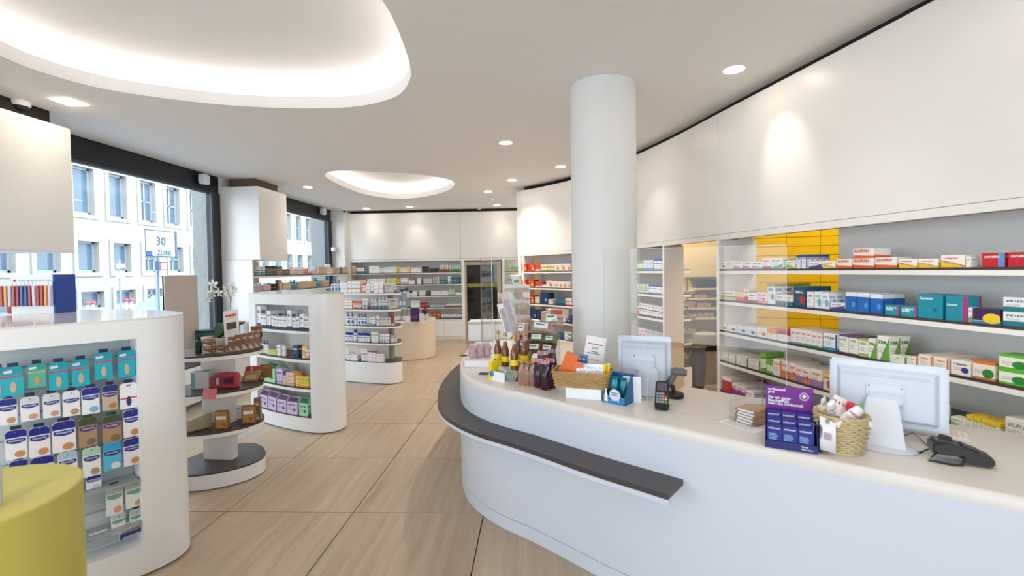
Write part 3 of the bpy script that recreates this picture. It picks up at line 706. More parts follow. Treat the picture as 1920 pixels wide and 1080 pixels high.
c_('greyclear', 'wide pale grey carton', 'C9C9C4', 'B9B9B4', '7A7A75', lo=.1)
c_('browncarton', 'brown kraft carton with white corner', '8C6646', 'E0D0B8', 'E0D0B8', lo=.2, diag=.5, title=1)
c_('orbig', 'orange paper carton', 'E2702A', 'E2702A', 'C85A1E', title=0, lines=.25)
c_('bluebig', 'blue carton', '2C6FB4', '2C6FB4', '8FC0E6', title=-1)
c_('wslim', 'slim white carton with blue print', 'F3F4F6', 'C9D6E6', '7FA3C8', lo=.12)
c_('navypro', 'navy blue supplement carton', '1C2A7A', '1C2A7A', '6FA8E0', title=0, lines=0, disc=0)
l_ = look
l_('whb', 'dome', 'white bottle with blue cap', 'bottle', 'F1F3F6', 'CFE0EE', '2C5FA8', cap='2A5DB8', lo=.15)
l_('bcap', 'capped', 'white bottle with dark blue cap', 'bottle', 'F1F3F6', 'C9D8EC', '3550A8', cap='2438A0', lo=.12)
l_('pumpb', 'pump', 'white pump bottle with blue head', 'bottle', 'EEF3F6', '5AB0C8', '1F6FA8', cap='1C4F9C', disc=.2)
l_('pumpw', 'pump', 'white pump bottle', 'bottle', 'EEF1F4', 'BFD3E4', '7A94B4', cap='F0F0F2')
l_('bluegrey', 'bottle', 'white bottle with blue grey label', 'bottle', 'E6EAEE', '6F8CAC', '5E7A98', cap='D9E0E8', lo=.4)
l_('orangeb', 'capped', 'white bottle with orange cap', 'bottle', 'F4EFE9', 'EFA45A', 'D96A2A', cap='E0702A', lo=.3)
l_('tubew', 'tube', 'white upright tube', 'tube', 'F3F3F5', 'E3E6EC', '8F97A8', lo=.35)
l_('tubeg', 'tube', 'white tube with green print', 'tube', 'EEF4F0', 'A8D3C0', '5FAE8C', lo=.4)
l_('tubey', 'tube', 'yellow tube', 'tube', 'EDBB2E', 'EDBB2E', 'FFF0C0', cap='F3F0E4', title=-1)
l_('whitebot', 'dome', 'plain white bottle', 'bottle', 'F2F1F3', 'E2E4EA', 'B05060', cap='F1F1F3')
l_('yelbot', 'capped', 'yellow bottle with orange cap', 'bottle', 'F3DE8A', 'F0C63A', 'D98A2A', cap='E8942A', lo=.2)
l_('redw', 'bottle', 'white bottle with red label', 'bottle', 'EFE6E2', 'A2332E', '6E2A26', cap='EFEDEA', lo=.5)
l_('greenw', 'bottle', 'white bottle with green label', 'bottle', 'ECEEE6', '3F8A4C', '2C6A3A', cap='EFF0EC', lo=.5)
l_('darkjar', 'jar', 'dark jar', 'jar', '3A3030', '4A3434', '8A6A6A', cap='221C1E')
l_('tealb', 'capped', 'teal bottle', 'bottle', '2A8F92', '1F7478', 'BFE0DC', cap='1C6468')
l_('dkgreen', 'capped', 'dark green bottle', 'bottle', '1F5C4C', '17463A', '8FB8A8', cap='122E28')
l_('greyb', 'vial', 'pale grey bottle', 'bottle', 'CFCFCC', 'B0B0AA', '7A7A76', cap='E6E6E2')
l_('redjar', 'jar', 'red jar', 'jar', 'C8323A', 'B02A30', 'F0C8C0', cap='A3222A')
l_('smalljar', 'jar', 'small pale jar', 'jar', 'DAD9DC', 'B8BAC4', '6A707C', cap='8F929C')
l_('brownjar', 'jar', 'small reddish brown jar', 'jar', 'D9CFC8', '9C4A40', '6E3A34', cap='EDE8E2', lo=.4)
l_('orbot', 'capped', 'orange brown bottle', 'bottle', 'C9662A', 'B5541E', 'F3D9B0', cap='B0481C')
l_('smallbot', 'capped', 'small white pot with coloured label', 'pot', 'EDEDEF', '3F8FA8', 'B8404A', cap='F0F0F0', lo=.4)
l_('palegr', 'vial', 'pale green glass bottle', 'bottle', 'C8DCC0', 'E6EEDC', '6F9A60', cap='E9EFE6', lo=.4)
l_('tealjar', 'capped', 'white tub with teal label', 'tub', 'DCE9E6', '8CC4BC', '3F6A68', cap='E0EAE6', lo=.5)
l_('oliveb', 'capped', 'olive glass bottle', 'bottle', '6E7256', '8A8C6C', 'D8D4BC', cap='3E4034')
l_('greyolive', 'vial', 'taupe bottle', 'bottle', 'A69C8C', 'C4BAA8', '5E564A', cap='8C8474')
l_('glassy', 'vial', 'clear rosy bottle', 'bottle', 'E3D2CC', 'F0E6E0', 'B07A70', cap='E8E2DE')
l_('coral', 'jar', 'coral jar', 'jar', 'E08A78', 'D97A68', 'F6DCD4', cap='E8A898')
l_('lilacb', 'capped', 'lilac bottle', 'bottle', 'D6CBE0', 'C6B8D6', '7A6A94', cap='E6DEEE')
l_('blackjar', 'jar', 'black jar', 'jar', '26302A', '303A34', '8A9A8C', cap='1A201C')
l_('tealpump', 'pump', 'bright teal pump bottle', 'bottle', '1F96B4', '157C9C', 'BFE6F0', cap='1A8CA8')
l_('spray', 'pump', 'white spray bottle', 'bottle', 'EAECF0', 'B9C6DA', '6F86A8', cap='5A7FB0')
l_('gabl', 'gable', 'lilac gift carton with dark shoulders', 'gift box', 'D9C6E4', 'CDB6DC', '4E4888', cap='4A2A4C', title=1, lines=.8, disc=.13)
l_('gabg', 'gable', 'mint green gift carton', 'gift box', 'A8E0BC', '8CD0A4', '2F7F4C', cap='1E5E48', title=1, lines=.8, disc=.13)
l_('cylorange', 'capped', 'orange pot', 'pot', 'E0682A', 'D05A20', 'F8E0C0', cap='EFEFEF')
l_('yelampoule', 'tube', 'yellow ampoule tube', 'tube', 'F2D22B', 'F2D22B', 'FFF3A0', cap='F6E04A', title=0, lines=0)

ORD = ['first', 'second', 'third', 'fourth', 'fifth', 'sixth', 'seventh', 'eighth', 'ninth', 'tenth', 'eleventh', 'twelfth', 'thirteenth', 'fourteenth', 'fifteenth', 'sixteenth', 'seventeenth', 'eighteenth', 'nineteenth', 'twentieth']
NUM = ['zero', 'one', 'two', 'three', 'four', 'five', 'six', 'seven', 'eight', 'nine', 'ten', 'eleven', 'twelve', 'thirteen', 'fourteen', 'fifteen', 'sixteen', 'seventeen', 'eighteen', 'nineteen', 'twenty']
SNAME = {'carton': 'carton', 'bottle': 'bottle', 'jar': 'jar', 'tube': 'tube', 'pot': 'pot', 'tub': 'tub', 'gift box': 'gift_box'}
ROWDEEP = {0: '', 1: 'behind the front row, ', 2: 'in third row back, ', 3: 'in fourth row back, '}
def spawn(key, loc, rot, w, d, h, label, group, parts=True):
    kind, meshes, words, cat = LK[key]
    nm = SNAME[cat]
    sc = (w, d, h) if kind in ('carton', 'gable') else (w, min(d, w), h)
    if kind not in ('carton', 'gable'): loc = Vector(loc)+Matrix.Rotation(rot, 3, 'Z') @ Vector((0, min(d, w)/2, 0))
    o = put(nm, meshes[0][1], None, loc=loc, rot=rot, scale=sc)
    for pn, me in meshes[1:]: put(pn, me, o)
    if key in WORDS:
        wd, sz, col, vz = WORDS[key]; ux = .80/WORDS_W[key]
        put('lettering', word_mesh(wd, mat('ink_'+col, col, .5)), o, loc=(-.44, -.012, vz), rot=(PI/2, 0, 0), scale=(ux, sz, 1))
    return tag(o, label, cat, group)
WORDS = {'riopan': ('RIOPAN', .42, 'D9542E', .60), 'teal': ('Canesten', .16, 'F4F6F8', .78), 'teal2': ('Canesten', .13, 'F4F6F8', .6), 'tealmag': ('Canesten', .40, 'F4F6F8', .45)}
WORDS_W = {'riopan': 4.0, 'teal': 5.4, 'teal2': 6.2, 'tealmag': 6.0}
def word_mesh(wd, m):
    if (wd, m.name) not in _txt:
        o = text(wd, 1, m, None, (0, 0, 0), bold=.02); _txt[(wd, m.name)] = o.data; bpy.data.objects.remove(o)
    return _txt[(wd, m.name)]
RUNS = []
def fill(path, z, items, place, zone, inset=.02, dmin=.05, dmax=.16, gapk=.92):
    """items: (x0, x1, n, h_px, look[, deep[, stack]]) - pixel columns measured along the shelf front, heights in pixels"""
    recs = []
    for it in items:
        x0, x1, n, hp, key = it[:5]; deep = it[5] if len(it) > 5 else 1; stack = it[6] if len(it) > 6 else 1; dep0 = it[7] if len(it) > 7 else 0
        pth = path.off(-inset-dep0) if (inset or dep0) else path
        s0, s1 = pth.px(x0, z), pth.px(x1, z)
        if s1 < s0: s0, s1 = s1, s0
        cell = (s1-s0)/n
        for k in range(n):
            q, v, nn = pth.at(s0+cell*(k+.5)); w = cell*(gapk if n > 1 else .97)
            dist = (Vector((q.x, q.y, z))-Vector((0, 0, EYE))).dot(FW); h = hp*dist/F/stack*random.uniform(.96, 1.0)
            kind = LK[key][0]
            d = max(dmin, min(dmax, w*(1.1 if deep > 1 else .9)))
            if deep > 1: d = min(d, .38/deep)
            rot = math.atan2(v.y, v.x)+random.uniform(-.03, .03)
            for r in range(deep):
                for st in range(stack):
                    p = q-nn*(r*(d+.004))
                    recs.append((key, k, r, st, Vector((p.x, p.y, z+.0005+st*h)), rot, w, d, h, s0+cell*(k+.5)))
    cnt = {}
    for r in recs: cnt.setdefault((r[0], r[2], r[3]), []).append(r)
    multi_st = {}
    for r in recs: multi_st[r[0]] = max(multi_st.get(r[0], 0), r[3])
    for (key, dr, st), rs in cnt.items():
        rs.sort(key=lambda r: r[9]); n = len(rs)
        for i, r in enumerate(rs):
            words = LK[key][2]
            pos = '' if n == 1 else (('%s of %s from left, ' % (ORD[i], NUM[n])) if n <= 20 else '%s from left, ' % ORD[i % 20])
            up = ('upper, ' if st else 'lower, ') if multi_st[key] else ''
            lab = '%s, %s%s%s%s' % (words, pos, up, {0: '', 1: 'second row, ', 2: 'third row, ', 3: 'rear row, '}[dr], place)
            wl_ = lab.split()
            if len(wl_) > 16: lab = lab.replace(' from left', '')
            if len(lab.split()) > 16: lab = lab.replace('from the left', '')
            RUNS.append((key, r[2], zone, r[4], r[5], r[6], r[7], r[8], lab, '%ss on %s' % (LK[key][3], zone) if not LK[key][3].endswith('x') else 'gift boxes on %s' % zone, place, dr))
def flush_rows(keep=292):
    runs = {}
    for r in RUNS:
        if LK[r[0]][3] == 'carton': runs.setdefault((r[0], r[10], r[11]), []).append(r)
        else: spawn(r[0], r[3], r[4], r[5], r[6], r[7], r[8], r[9])
    def size(rs):
        return min((r[7]*F/max(.1, (Vector(r[3])-Vector((0, 0, EYE))).dot(FW)))*(.55 if r[11] else 1) for r in rs)+(0 if rs[0][11] == 0 else -100)
    order = sorted(runs.values(), key=size, reverse=True); n = 0; rest = []
    for rs in order:
        if n+len(rs) <= keep and rs[0][11] == 0:
            n += len(rs)
            for r in rs: spawn(r[0], r[3], r[4], r[5], r[6], r[7], r[8], r[9])
        else: rest += rs
    bm = bmesh.new(); L = bm.loops.layers.uv.verify(); mats_ = []; 
    for r in rest:
        me = LK[r[0]][1][0][1]; m = me.materials[0]
        if m not in mats_: mats_.append(m)
        M = Matrix.Translation(r[3]) @ Matrix.Rotation(r[4], 4, 'Z') @ Matrix.Diagonal((r[5], r[6], r[7], 1))
        k0 = len(bm.faces); bm.from_mesh(me); bm.verts.ensure_lookup_table(); bm.faces.ensure_lookup_table()
        vs_ = set()
        for f in bm.faces[k0:]:
            f.material_index = mats_.index(m); vs_.update(f.verts)
        for v in vs_: v.co = M @ v.co
    me = bpy.data.meshes.new('cartons'); bm.to_mesh(me); bm.free()
    for m in mats_: me.materials.append(m)
    tag(put('cartons', me), 'small and rear row medicine cartons filling the shelves behind the front ones', 'cartons', kind='stuff')

LINER = DWOOD
def shelf_board(path, a, b, z, depth, parent, edge=.028, inset=.0, liner=.015):
    p = path.sub(a, b)
    if inset: p = p.off(-inset)
    bm = bmesh.new(); prism(bm, strip(p, depth), z-liner-edge, z-liner); o = obj('shelf', bm, W_SHELF, parent, smooth=.5)
    bm = bmesh.new(); prism(bm, strip(p.off(-.004), depth-.008), z-liner, z); obj('liner', bm, LINER, o, smooth=.5)
    return o
LV = [1.73, 1.43, 1.13, .83, .53]
# ---- right wall shelving, both sections
u = thing('wall_shelving', 'white curved wall shelving with dark shelf edges right of the yellow passage', 'shelving', (2.2, 3, 0))
def at0(t): # children are modelled in room coordinates
    for c in t.children: c.location = Vector(c.location)-t.location
RA0 = S_O1+.0
for z in LV: shelf_board(FP, RA0+.035, FP.L, z, .40, u)
sA = fs(1388, 1.6); sB = fs(1573, 1.6)
ib = FP.off(-.42)
sA2, sB2 = ib.px(1388, 1.6), ib.px(1572, 1.6)
_q, _v, _n = FP.at(RA0+.017); _w = _q-_n*.42
sA0 = ib.px(PJ((_w.x, _w.y, 1.6))[0], 1.6)
for a, b, z0, z1 in ((sA0, sA2, 0, 2.067), (sB2, ib.L, 0, 2.067), (sA2, sB2, 0, 1.13)):
    wall_strip('back_panel', ib, a, b, z0, z1, .02, W_BACK, u)
q, v, nn = FP.at(RA0+.017)
Ms = Matrix.Translation((q.x, q.y, 0)) @ Matrix.Rotation(math.atan2(v.y, v.x), 4, 'Z')
obj('side_panel', B(-.017, .017, 0, .43, 0, 2.025, M=Ms), W_SHELF, u)
wall_strip('base_cabinet', FP, RA0+.04, FP.L, 0, .49, .4, W_SHELF, u, inset=.02)
at0(u)
R = 'right wall shelving'
fill(FP, LV[0], [(1349, 1361, 1, 15, 'wamber'), (1362, 1376, 1, 17, 'cream'), (1376, 1412, 2, 14, 'wswoosh'), (1412, 1430, 1, 14, 'wpink'), (1430, 1445, 1, 20, 'wred'), (1445, 1467, 1, 21, 'wgreen', 2),
    (1475, 1492, 1, 16, 'wlime', 2), (1493, 1513, 2, 26, 'wbluesq', 4), (1516, 1541, 1, 13, 'bluewflat', 2), (1542, 1567, 1, 14, 'wyellow', 2), (1569, 1598, 1, 18, 'riopan'),
    (1599, 1640, 1, 38, 'riopan', 1, 2), (1641, 1682, 1, 20, 'riopan'), (1684, 1761, 2, 17, 'rainbow'), (1764, 1810, 1, 23, 'rainbow'), (1811, 1821, 1, 20, 'white'), (1840, 1885, 1, 27, 'redblue'), (1890, 1935, 1, 28, 'redblue')], 'top shelf, right wall', R)
fill(FP, LV[1], [(1350, 1380, 1, 17, 'greenred', 2), (1380, 1396, 1, 17, 'orangey'), (1396, 1403, 1, 24, 'creamdot'), (1403, 1419, 1, 18, 'wred', 2), (1419, 1438, 1, 21, 'pinkw'), (1439, 1453, 1, 38, 'olive', 4), (1455, 1487, 2, 20, 'wteal'),
    (1489, 1511, 1, 38, 'navyred', 2), (1513, 1525, 1, 30, 'wgrey', 2), (1527, 1555, 2, 31, 'wdrop', 3), (1557, 1584, 1, 14, 'bluewflat'), (1585, 1656, 3, 37, 'bluew', 2), (1658, 1720, 2, 19, 'tealmag'), (1721, 1768, 1, 46, 'teal'),
    (1772, 1815, 1, 48, 'teal2', 1, 1, .0), (1816, 1823, 1, 28, 'wfern'), (1824, 1876, 1, 28, 'yelpur'), (1880, 1935, 1, 56, 'wsteal', 1, 2)], 'second shelf, right wall', R)
fill(FP, LV[2], [(1350, 1363, 1, 12, 'rgreen', 2), (1364, 1381, 1, 13, 'rplum', 2), (1382, 1418, 2, 15, 'rnavy', 2), (1419, 1438, 1, 18, 'rcoral', 2), (1439, 1457, 1, 19, 'dorange', 2), (1458, 1480, 1, 20, 'dcrim', 2),
    (1482, 1512, 3, 29, 'slimred', 4), (1512, 1542, 3, 29, 'slimteal', 4), (1544, 1570, 1, 32, 'wbluefoot', 2), (1573, 1610, 2, 34, 'herbpur', 2), (1610, 1628, 1, 34, 'herb', 2), (1628, 1644, 1, 37, 'leaf', 2), (1645, 1668, 1, 46, 'leaf', 2),
    (1669, 1700, 1, 14, 'flatgreen'), (1701, 1720, 1, 18, 'wcream'), (1721, 1780, 2, 26, 'wcream', 3), (1783, 1821, 1, 28, 'yeldiag'), (1823, 1866, 1, 34, 'orgreen'), (1872, 1930, 1, 58, 'grfig', 1, 2)], 'third shelf, right wall', R)
fill(FP, LV[3], [(1352, 1381, 2, 16, 'flatgreen', 2, 2), (1382, 1426, 2, 18, 'flatgreen', 2, 2), (1427, 1436, 1, 36, 'talllime', 3), (1437, 1449, 2, 24, 'talllime'), (1449, 1466, 1, 31, 'wgbar', 3), (1466, 1493, 2, 32, 'peach', 3), (1493, 1504, 1, 31, 'lilacpr', 3),
    (1504, 1519, 1, 31, 'peach', 3), (1520, 1542, 1, 33, 'lilacpr', 3), (1543, 1562, 1, 32, 'redyel', 2), (1583, 1760, 5, 30, 'wlime'), (1783, 1811, 1, 20, 'wlime', 1), (1811, 1839, 2, 31, 'yellow', 2), (1840, 1876, 1, 31, 'yellow', 2), (1884, 1935, 1, 50, 'orleaf')], 'fourth shelf, right wall', R)
fill(FP, LV[4], [(1354, 1371, 1, 28, 'redblk', 4), (1372, 1397, 2, 22, 'purpfr', 3), (1398, 1413, 1, 18, 'white', 2), (1414, 1448, 2, 12, 'bluepk', 3)], 'lowest shelf, right wall', R)
# ---- section left of the passage, running behind the column
u = thing('wall_shelving', 'white curved wall shelving behind the round column', 'shelving', (1, 7, 0))
RC0, RC1 = .12, S_N1
for z in LV: shelf_board(FP, RC0, RC1, z, .40, u)
wall_strip('back_panel', FP.off(-.42), 0, ib.px(1200, 1.6), 0, 2.067, .02, W_BACK, u)
wall_strip('back_panel', FP.off(-.42), ib.px(1200, 1.6), S_N1, 0, 2.067, .02, OAK, u)
JD = .43
for _d in range(20, 90):
    q, v, nn = FP.at(RC1+.03); w_ = q-nn*(_d/100)
    if PJ((w_.x, w_.y, 1.6))[0] >= 1281: JD = _d/100; break
for s in (RC0-.0, RC1+.017):
    q, v, nn = FP.at(s); Ms = Matrix.Translation((q.x, q.y, 0)) @ Matrix.Rotation(math.atan2(v.y, v.x), 4, 'Z')
    obj('side_panel', B(-.017, .014, .002, min(JD, .43), 0, 2.02, M=Ms), W_SHELF, u)
obj('jamb_lining', B(.0145, .022, .004, JD, 0, 2.02, M=Ms), OAK, u)
wall_strip('base_cabinet', FP, RC0, RC1, 0, .49, .4, W_SHELF, u, inset=.01)
at0(u)
R = 'the shelving behind the column'
fill(FP, LV[0], [(979, 1003, 2, 13, 'redbox'), (1003, 1013, 1, 12, 'pinkbox'), (1013, 1039, 2, 12, 'crgreen', 1, 2), (1039, 1070, 3, 13, 'worange'), (1191, 1205, 4, 18, 'talllime'), (1206, 1224, 3, 18, 'wblue'), (1225, 1241, 4, 22, 'bcap')], 'top shelf by column', R)
fill(FP, LV[1], [(979, 1002, 2, 14, 'redbox'), (1003, 1017, 1, 10, 'pinkbox'), (1017, 1024, 1, 5, 'white'), (1024, 1037, 1, 13, 'worange'), (1037, 1070, 4, 12, 'worange'), (1191, 1214, 4, 16, 'palegr'), (1214, 1241, 5, 16, 'whb')], 'second shelf by column', R)
fill(FP, LV[2], [(980, 1002, 2, 14, 'redbox'), (1003, 1012, 1, 12, 'cream'), (1013, 1028, 1, 20, 'navybox'), (1028, 1042, 1, 9, 'purpflat'), (1042, 1060, 1, 10, 'tealflat'), (1060, 1072, 1, 13, 'wred', 1, 2), (1191, 1198, 1, 17, 'cylorange'), (1199, 1241, 7, 22, 'wnavy', 1, 2)], 'third shelf by column', R)
fill(FP, LV[3], [(981, 1020, 3, 18, 'navybox'), (1022, 1060, 4, 9, 'white'), (1062, 1072, 1, 13, 'violet', 1, 2), (1191, 1209, 3, 17, 'pinkw'), (1209, 1241, 5, 18, 'silver')], 'fourth shelf by column', R)
fill(FP, LV[4], [(1030, 1057, 3, 10, 'tealflat'), (1058, 1072, 1, 15, 'wtealp', 1, 2)], 'lowest shelf by column', R)

# ---- back wall shelving (left of the dark door) and the narrow bay right of it
BP = Path([(-4.72, YB), (-.30, YB)])
xa, xb = BP.px(656, 1.6), BP.px(866.5, 1.6)
u = thing('wall_shelving', 'long white shelving with five shelves along the back wall', 'shelving', (-3, YB, 0))
for z in LV: shelf_board(BP, .02, xb-.02, z, .38, u, edge=.02)
obj('side_panel', B(-4.72+xb-.02, -4.72+xb+.06, YB-.01, YB+.40, 0, 2.02), W_SHELF, u)
for k in range(6):
    w = (xb-.04)/6; obj('cabinet_door', B(-4.70+k*w+.003, -4.70+(k+1)*w-.003, YB+.01, YB+.03, .07, .49), W_SHELF, u)
obj('base_cabinet', B(-4.70, -4.72+xb-.02, YB+.035, YB+.4, 0, .49), W_SHELF, u); at0(u)
R = 'the back wall'
fill(BP, LV[0], [(660, 667, 2, 14, 'tan'), (668, 683, 4, 10, 'wteal'), (684, 692, 2, 7, 'tealb'), (692, 711, 5, 13, 'white'), (711, 721, 2, 9, 'wpink'), (721, 744, 6, 11, 'wgrey'), (745, 749, 1, 12, 'yelbox'), (749, 766, 5, 10, 'cream'), (766, 770, 1, 12, 'yelbox'),
    (771, 790, 5, 9, 'white'), (791, 804, 4, 11, 'darkjar'), (805, 823, 5, 7, 'darkjar'), (824, 841, 5, 14, 'redw'), (842, 864, 5, 14, 'greenw')], 'top shelf, back wall', R)
fill(BP, LV[1], [(660, 686, 5, 9, 'peachbox'), (688, 722, 8, 11, 'white'), (724, 744, 6, 12, 'limebox'), (745, 749, 1, 11, 'yelbox'), (751, 766, 4, 12, 'wpink'), (767, 778, 3, 7, 'white'), (778, 782, 1, 12, 'magbox'), (782, 789, 2, 12, 'white'), (794, 810, 3, 11, 'silver'),
    (811, 824, 3, 13, 'greyb'), (824, 839, 5, 8, 'tealb'), (839, 845, 1, 14, 'tubew'), (846, 860, 4, 12, 'tealb'), (861, 865, 1, 12, 'dkgreen')], 'second shelf, back wall', R)
fill(BP, LV[2], [(751, 782, 6, 9, 'white'), (785, 798, 3, 10, 'cream'), (799, 807, 1, 9, 'blackbox'), (808, 841, 8, 9, 'wgrey'), (842, 853, 4, 11, 'greenbox'), (854, 865, 4, 5, 'white')], 'third shelf, back wall', R)
fill(BP, LV[3], [(770, 787, 4, 12, 'white'), (788, 802, 3, 9, 'redjar'), (806, 834, 7, 7, 'smalljar'), (836, 865, 7, 6, 'brownjar')], 'fourth shelf, back wall', R)
fill(BP, LV[4], [(780, 804, 3, 11, 'wpink'), (806, 825, 3, 14, 'orbot'), (827, 865, 9, 8, 'smallbot')], 'lowest shelf, back wall', R)
xe = BP.px(946, 1.6)
u = thing('wall_shelving', 'narrow white shelving bay right of the dark door', 'shelving', (-.4, YB, 0))
for z in LV: shelf_board(BP, xe+.0, 4.39, z, .38, u, edge=.02)
obj('side_panel', B(-4.72+xe-.06, -4.72+xe, YB-.01, YB+.40, 0, 2.02), W_SHELF, u); obj('base_cabinet', B(-4.72+xe, -.33, YB+.01, YB+.4, 0, .5), W_SHELF, u); at0(u)
R = 'the bay beside the dark door'
fill(BP, LV[0], [(949, 953, 1, 9, 'limebox'), (954, 972, 3, 13, 'palegr')], 'top shelf, bay beside the dark door', R)
fill(BP, LV[1], [(949, 973, 5, 13, 'palegr')], 'second shelf, bay beside the dark door', R)
fill(BP, LV[2], [(949, 973, 4, 11, 'bluegrey')], 'third shelf, bay beside the dark door', R)
fill(BP, LV[3], [(949, 973, 4, 11, 'wpink')], 'fourth shelf, bay beside the dark door', R)
# ---- dark glazed door
dx0, dx1 = GY(869, 560, YB).x, GY(940, 560, YB).x
DGLASS = mat('dark_door_glass', '0C0D10', .06, spec=.6, noise=.2)
d = struct('door_1', cover(bmesh.new(), lambda bm: (box(bm, dx0+.02, dx0+.09, YB+.0, YB+.07, 0, 1.98), box(bm, dx1-.1, dx1, YB+.0, YB+.07, 0, 1.98), box(bm, dx0+.09, dx1-.1, YB, YB+.07, 1.90, 1.98), box(bm, dx0+.09, dx1-.1, YB, YB+.07, 0, .06))), mat('champagne_frame', 'B9A992', .4, noise=.05))
obj('door_glass', B(dx0+.09, dx1-.1, YB+.03, YB+.04, .06, 1.90), DGLASS, d)
obj('yellow_stripe', B(dx0+.10, dx1-.11, YB+.026, YB+.0295, GY(900, 536, YB).z-.03, GY(900, 536, YB).z+.06), mat('yellow_film', '8F8A2A', .5, noise=.1), d)
obj('door_handle', B(dx1-.08, dx1-.05, YB-.05, YB-.002, .95, 1.2), STEEL, d, bevel=.006)

# ---- window side shelves at far left
WP_ = Path([(-4.60, 7.30), (-4.60, 9.0), (-4.64, 10.4), (-4.70, 11.3)], 4)
u = thing('window_shelving', 'two long pale shelves running in front of the far window', 'shelving', (-4.8, 9, 0))
for z in (1.73, 1.45): shelf_board(WP_, 0, WP_.L, z, .34, u, edge=.03)
obj('side_panel', B(-5.13, -4.62, 7.255, 7.295, 0, 1.98), W_WALL, u); obj('back_panel', B(-5.135, -5.10, 7.3, 8.2, 0, 1.98), OAK, u)
wall_strip('base_cabinet', WP_, 0, WP_.L, 0, .56, .34, OAK, u, inset=.02)
obj('support', B(-5.0, -4.96, 9.95, 9.99, .57, 1.73), OAK, u)
at0(u)
R = 'the window side shelves'
fill(WP_, 1.73, [(484, 501, 2, 16, 'tealjar'), (502, 520, 4, 17, 'oliveb'), (521, 532, 3, 16, 'greyolive'), (534, 545, 3, 10, 'oliveb'), (546, 550, 1, 21, 'whitebot'), (551, 570, 5, 14, 'glassy'), (570, 580, 2, 11, 'coral'), (581, 588, 2, 7, 'brownjar'), (590, 596, 2, 15, 'glassy'),
    (598, 612, 3, 14, 'tan'), (613, 623, 3, 18, 'whitebot'), (624, 638, 4, 11, 'tan'), (639, 644, 1, 12, 'tealb'), (645, 653, 2, 13, 'tan')], 'upper window side shelf', R)
fill(WP_, 1.45, [(478, 493, 3, 16, 'lilacb'), (494, 508, 4, 12, 'pink'), (509, 523, 4, 13, 'blackjar'), (524, 529, 1, 20, 'tan'), (530, 546, 2, 13, 'tan'), (547, 560, 2, 17, 'tealpump'), (561, 593, 6, 12, 'tan'), (594, 604, 1, 17, 'tealpump'), (605, 617, 2, 12, 'tan', 1, 2)], 'lower window side shelf', R)
# ---------------------------------------------------------------- free-standing gondolas
def notched(outline_front, a, b, depth, back):
    """closed outline made of the front path with a recess between arc lengths a and b, and a back line"""
    p = outline_front
    pre = p.sub(0, a).p; mid = p.sub(a, b).off(-depth).p; post = p.sub(b, p.L).p
    return pre+mid+post+[Vector(q) for q in back]
def gondola(name, label, fp, back, na, nb, ndepth, ztop, z0, z1, loc):
    t = thing(name, label, 'display unit', loc)
    full = fp.p+[Vector(q) for q in back]
    bm = bmesh.new(); prism(bm, full, .015, z0); prism(bm, notched(fp, na, nb, ndepth, back), z0, z1); prism(bm, full, z1, ztop-.012)
    body = obj('body', bm, W_COUNT, t, smooth=.5)
    bm = bmesh.new(); prism(bm, full, ztop-.012, ztop); obj('top', bm, W_TOP, t, smooth=.5)
    bm = bmesh.new(); prism(bm, Path(full).off(-.012).p, 0, .015); obj('plinth', bm, W_SEAM, t, smooth=.5)
    return t
# near gondola with the pegged plasters
G1P = Path([(-3.4, 1.62), (-2.9, 1.88), (-2.62, 2.12), (-2.42, 2.34), (-2.29, 2.5), (-2.225, 2.61), (-2.21, 2.72), (-2.26, 2.82), (-2.40, 2.95), (-2.75, 3.12), (-3.4, 3.25)], 6)
g1a, g1b = .25, G1P.px(263, .8)
t = gondola('plaster_gondola', 'white rounded gondola with recessed pegboard of plaster packs at left', G1P, [], g1a, g1b, .16, 1.505, .19, 1.39, (-2.8, 2.6, 0))
wall_strip('peg_panel', G1P, g1a+.01, g1b-.01, .20, 1.385, .006, mat('pale_blue_grey_panel', 'C3CCCF', .4, noise=.03), t, inset=.15)
for k in range(9):
    wall_strip('slat_rail', G1P, g1a+.012, g1b-.012, .28+k*.125, .285+k*.125, .006, STEEL, t, inset=.143)
wall_strip('wire_shelf', G1P, g1a+.01, g1b-.01, .56, .572, .14, mat('grey_wire_shelf', 'AEB4B8', .4, metal=.4, noise=.05), t, inset=.005)
wall_strip('wire_shelf', G1P, g1a+.01, g1b-.01, .31, .322, .14, _mats['grey_wire_shelf'], t, inset=.005)
at0(t)
CARD = {}
def card_look(key, top, body, swoosh, words, img=None, band=None):
    CARD[key] = (mat('pack_top_'+key, top, .3, noise=.03), mat('pack_body_'+key, body, .35, noise=.03), mat('pack_mark_'+swoosh, swoosh, .4, noise=.02),
                 mat('pack_img_'+(img or 'D8A27C'), img or 'D8A27C', .5, noise=.25, nscale=40), mat('pack_band_'+band, band, .4, noise=.02) if band else None, words)
card_look('teal', '189FB4', '14B1C6', 'E9D9EA', 'teal hanging pack with red band', 'D8B99A', 'D03A50')
card_look('tealy', '2AA9A2', '4FB5A6', 'D8F0EC', 'teal hanging pack with yellow band', 'D89A78', 'E3A83A')
card_look('whitep', 'D4DAE2', 'EFEEF4', '3B3F96', 'white hanging plaster pack with grey top', 'D9A890')
card_look('whitec', 'EAEAF0', 'F2F0F4', '3B3F96', 'white hanging plaster pack with pale top', 'C99A70')
card_look('bluep', '1F2F96', 'EEF2FA', '2C3590', 'white plaster pack with blue top and light blue foot', '8CC6E6')
card_look('navyb', '202C8C', 'F0EEF6', '2C3590', 'blue and white hanging plaster pack', 'D39A6C')
card_look('brown', '26317F', 'C7B7AC', '3A3270', 'beige plaster pack with blue top', 'C98A4A')
card_look('green', '41533C', 'B08E70', '4A3F78', 'dark green and tan plaster pack', '8A6E54')
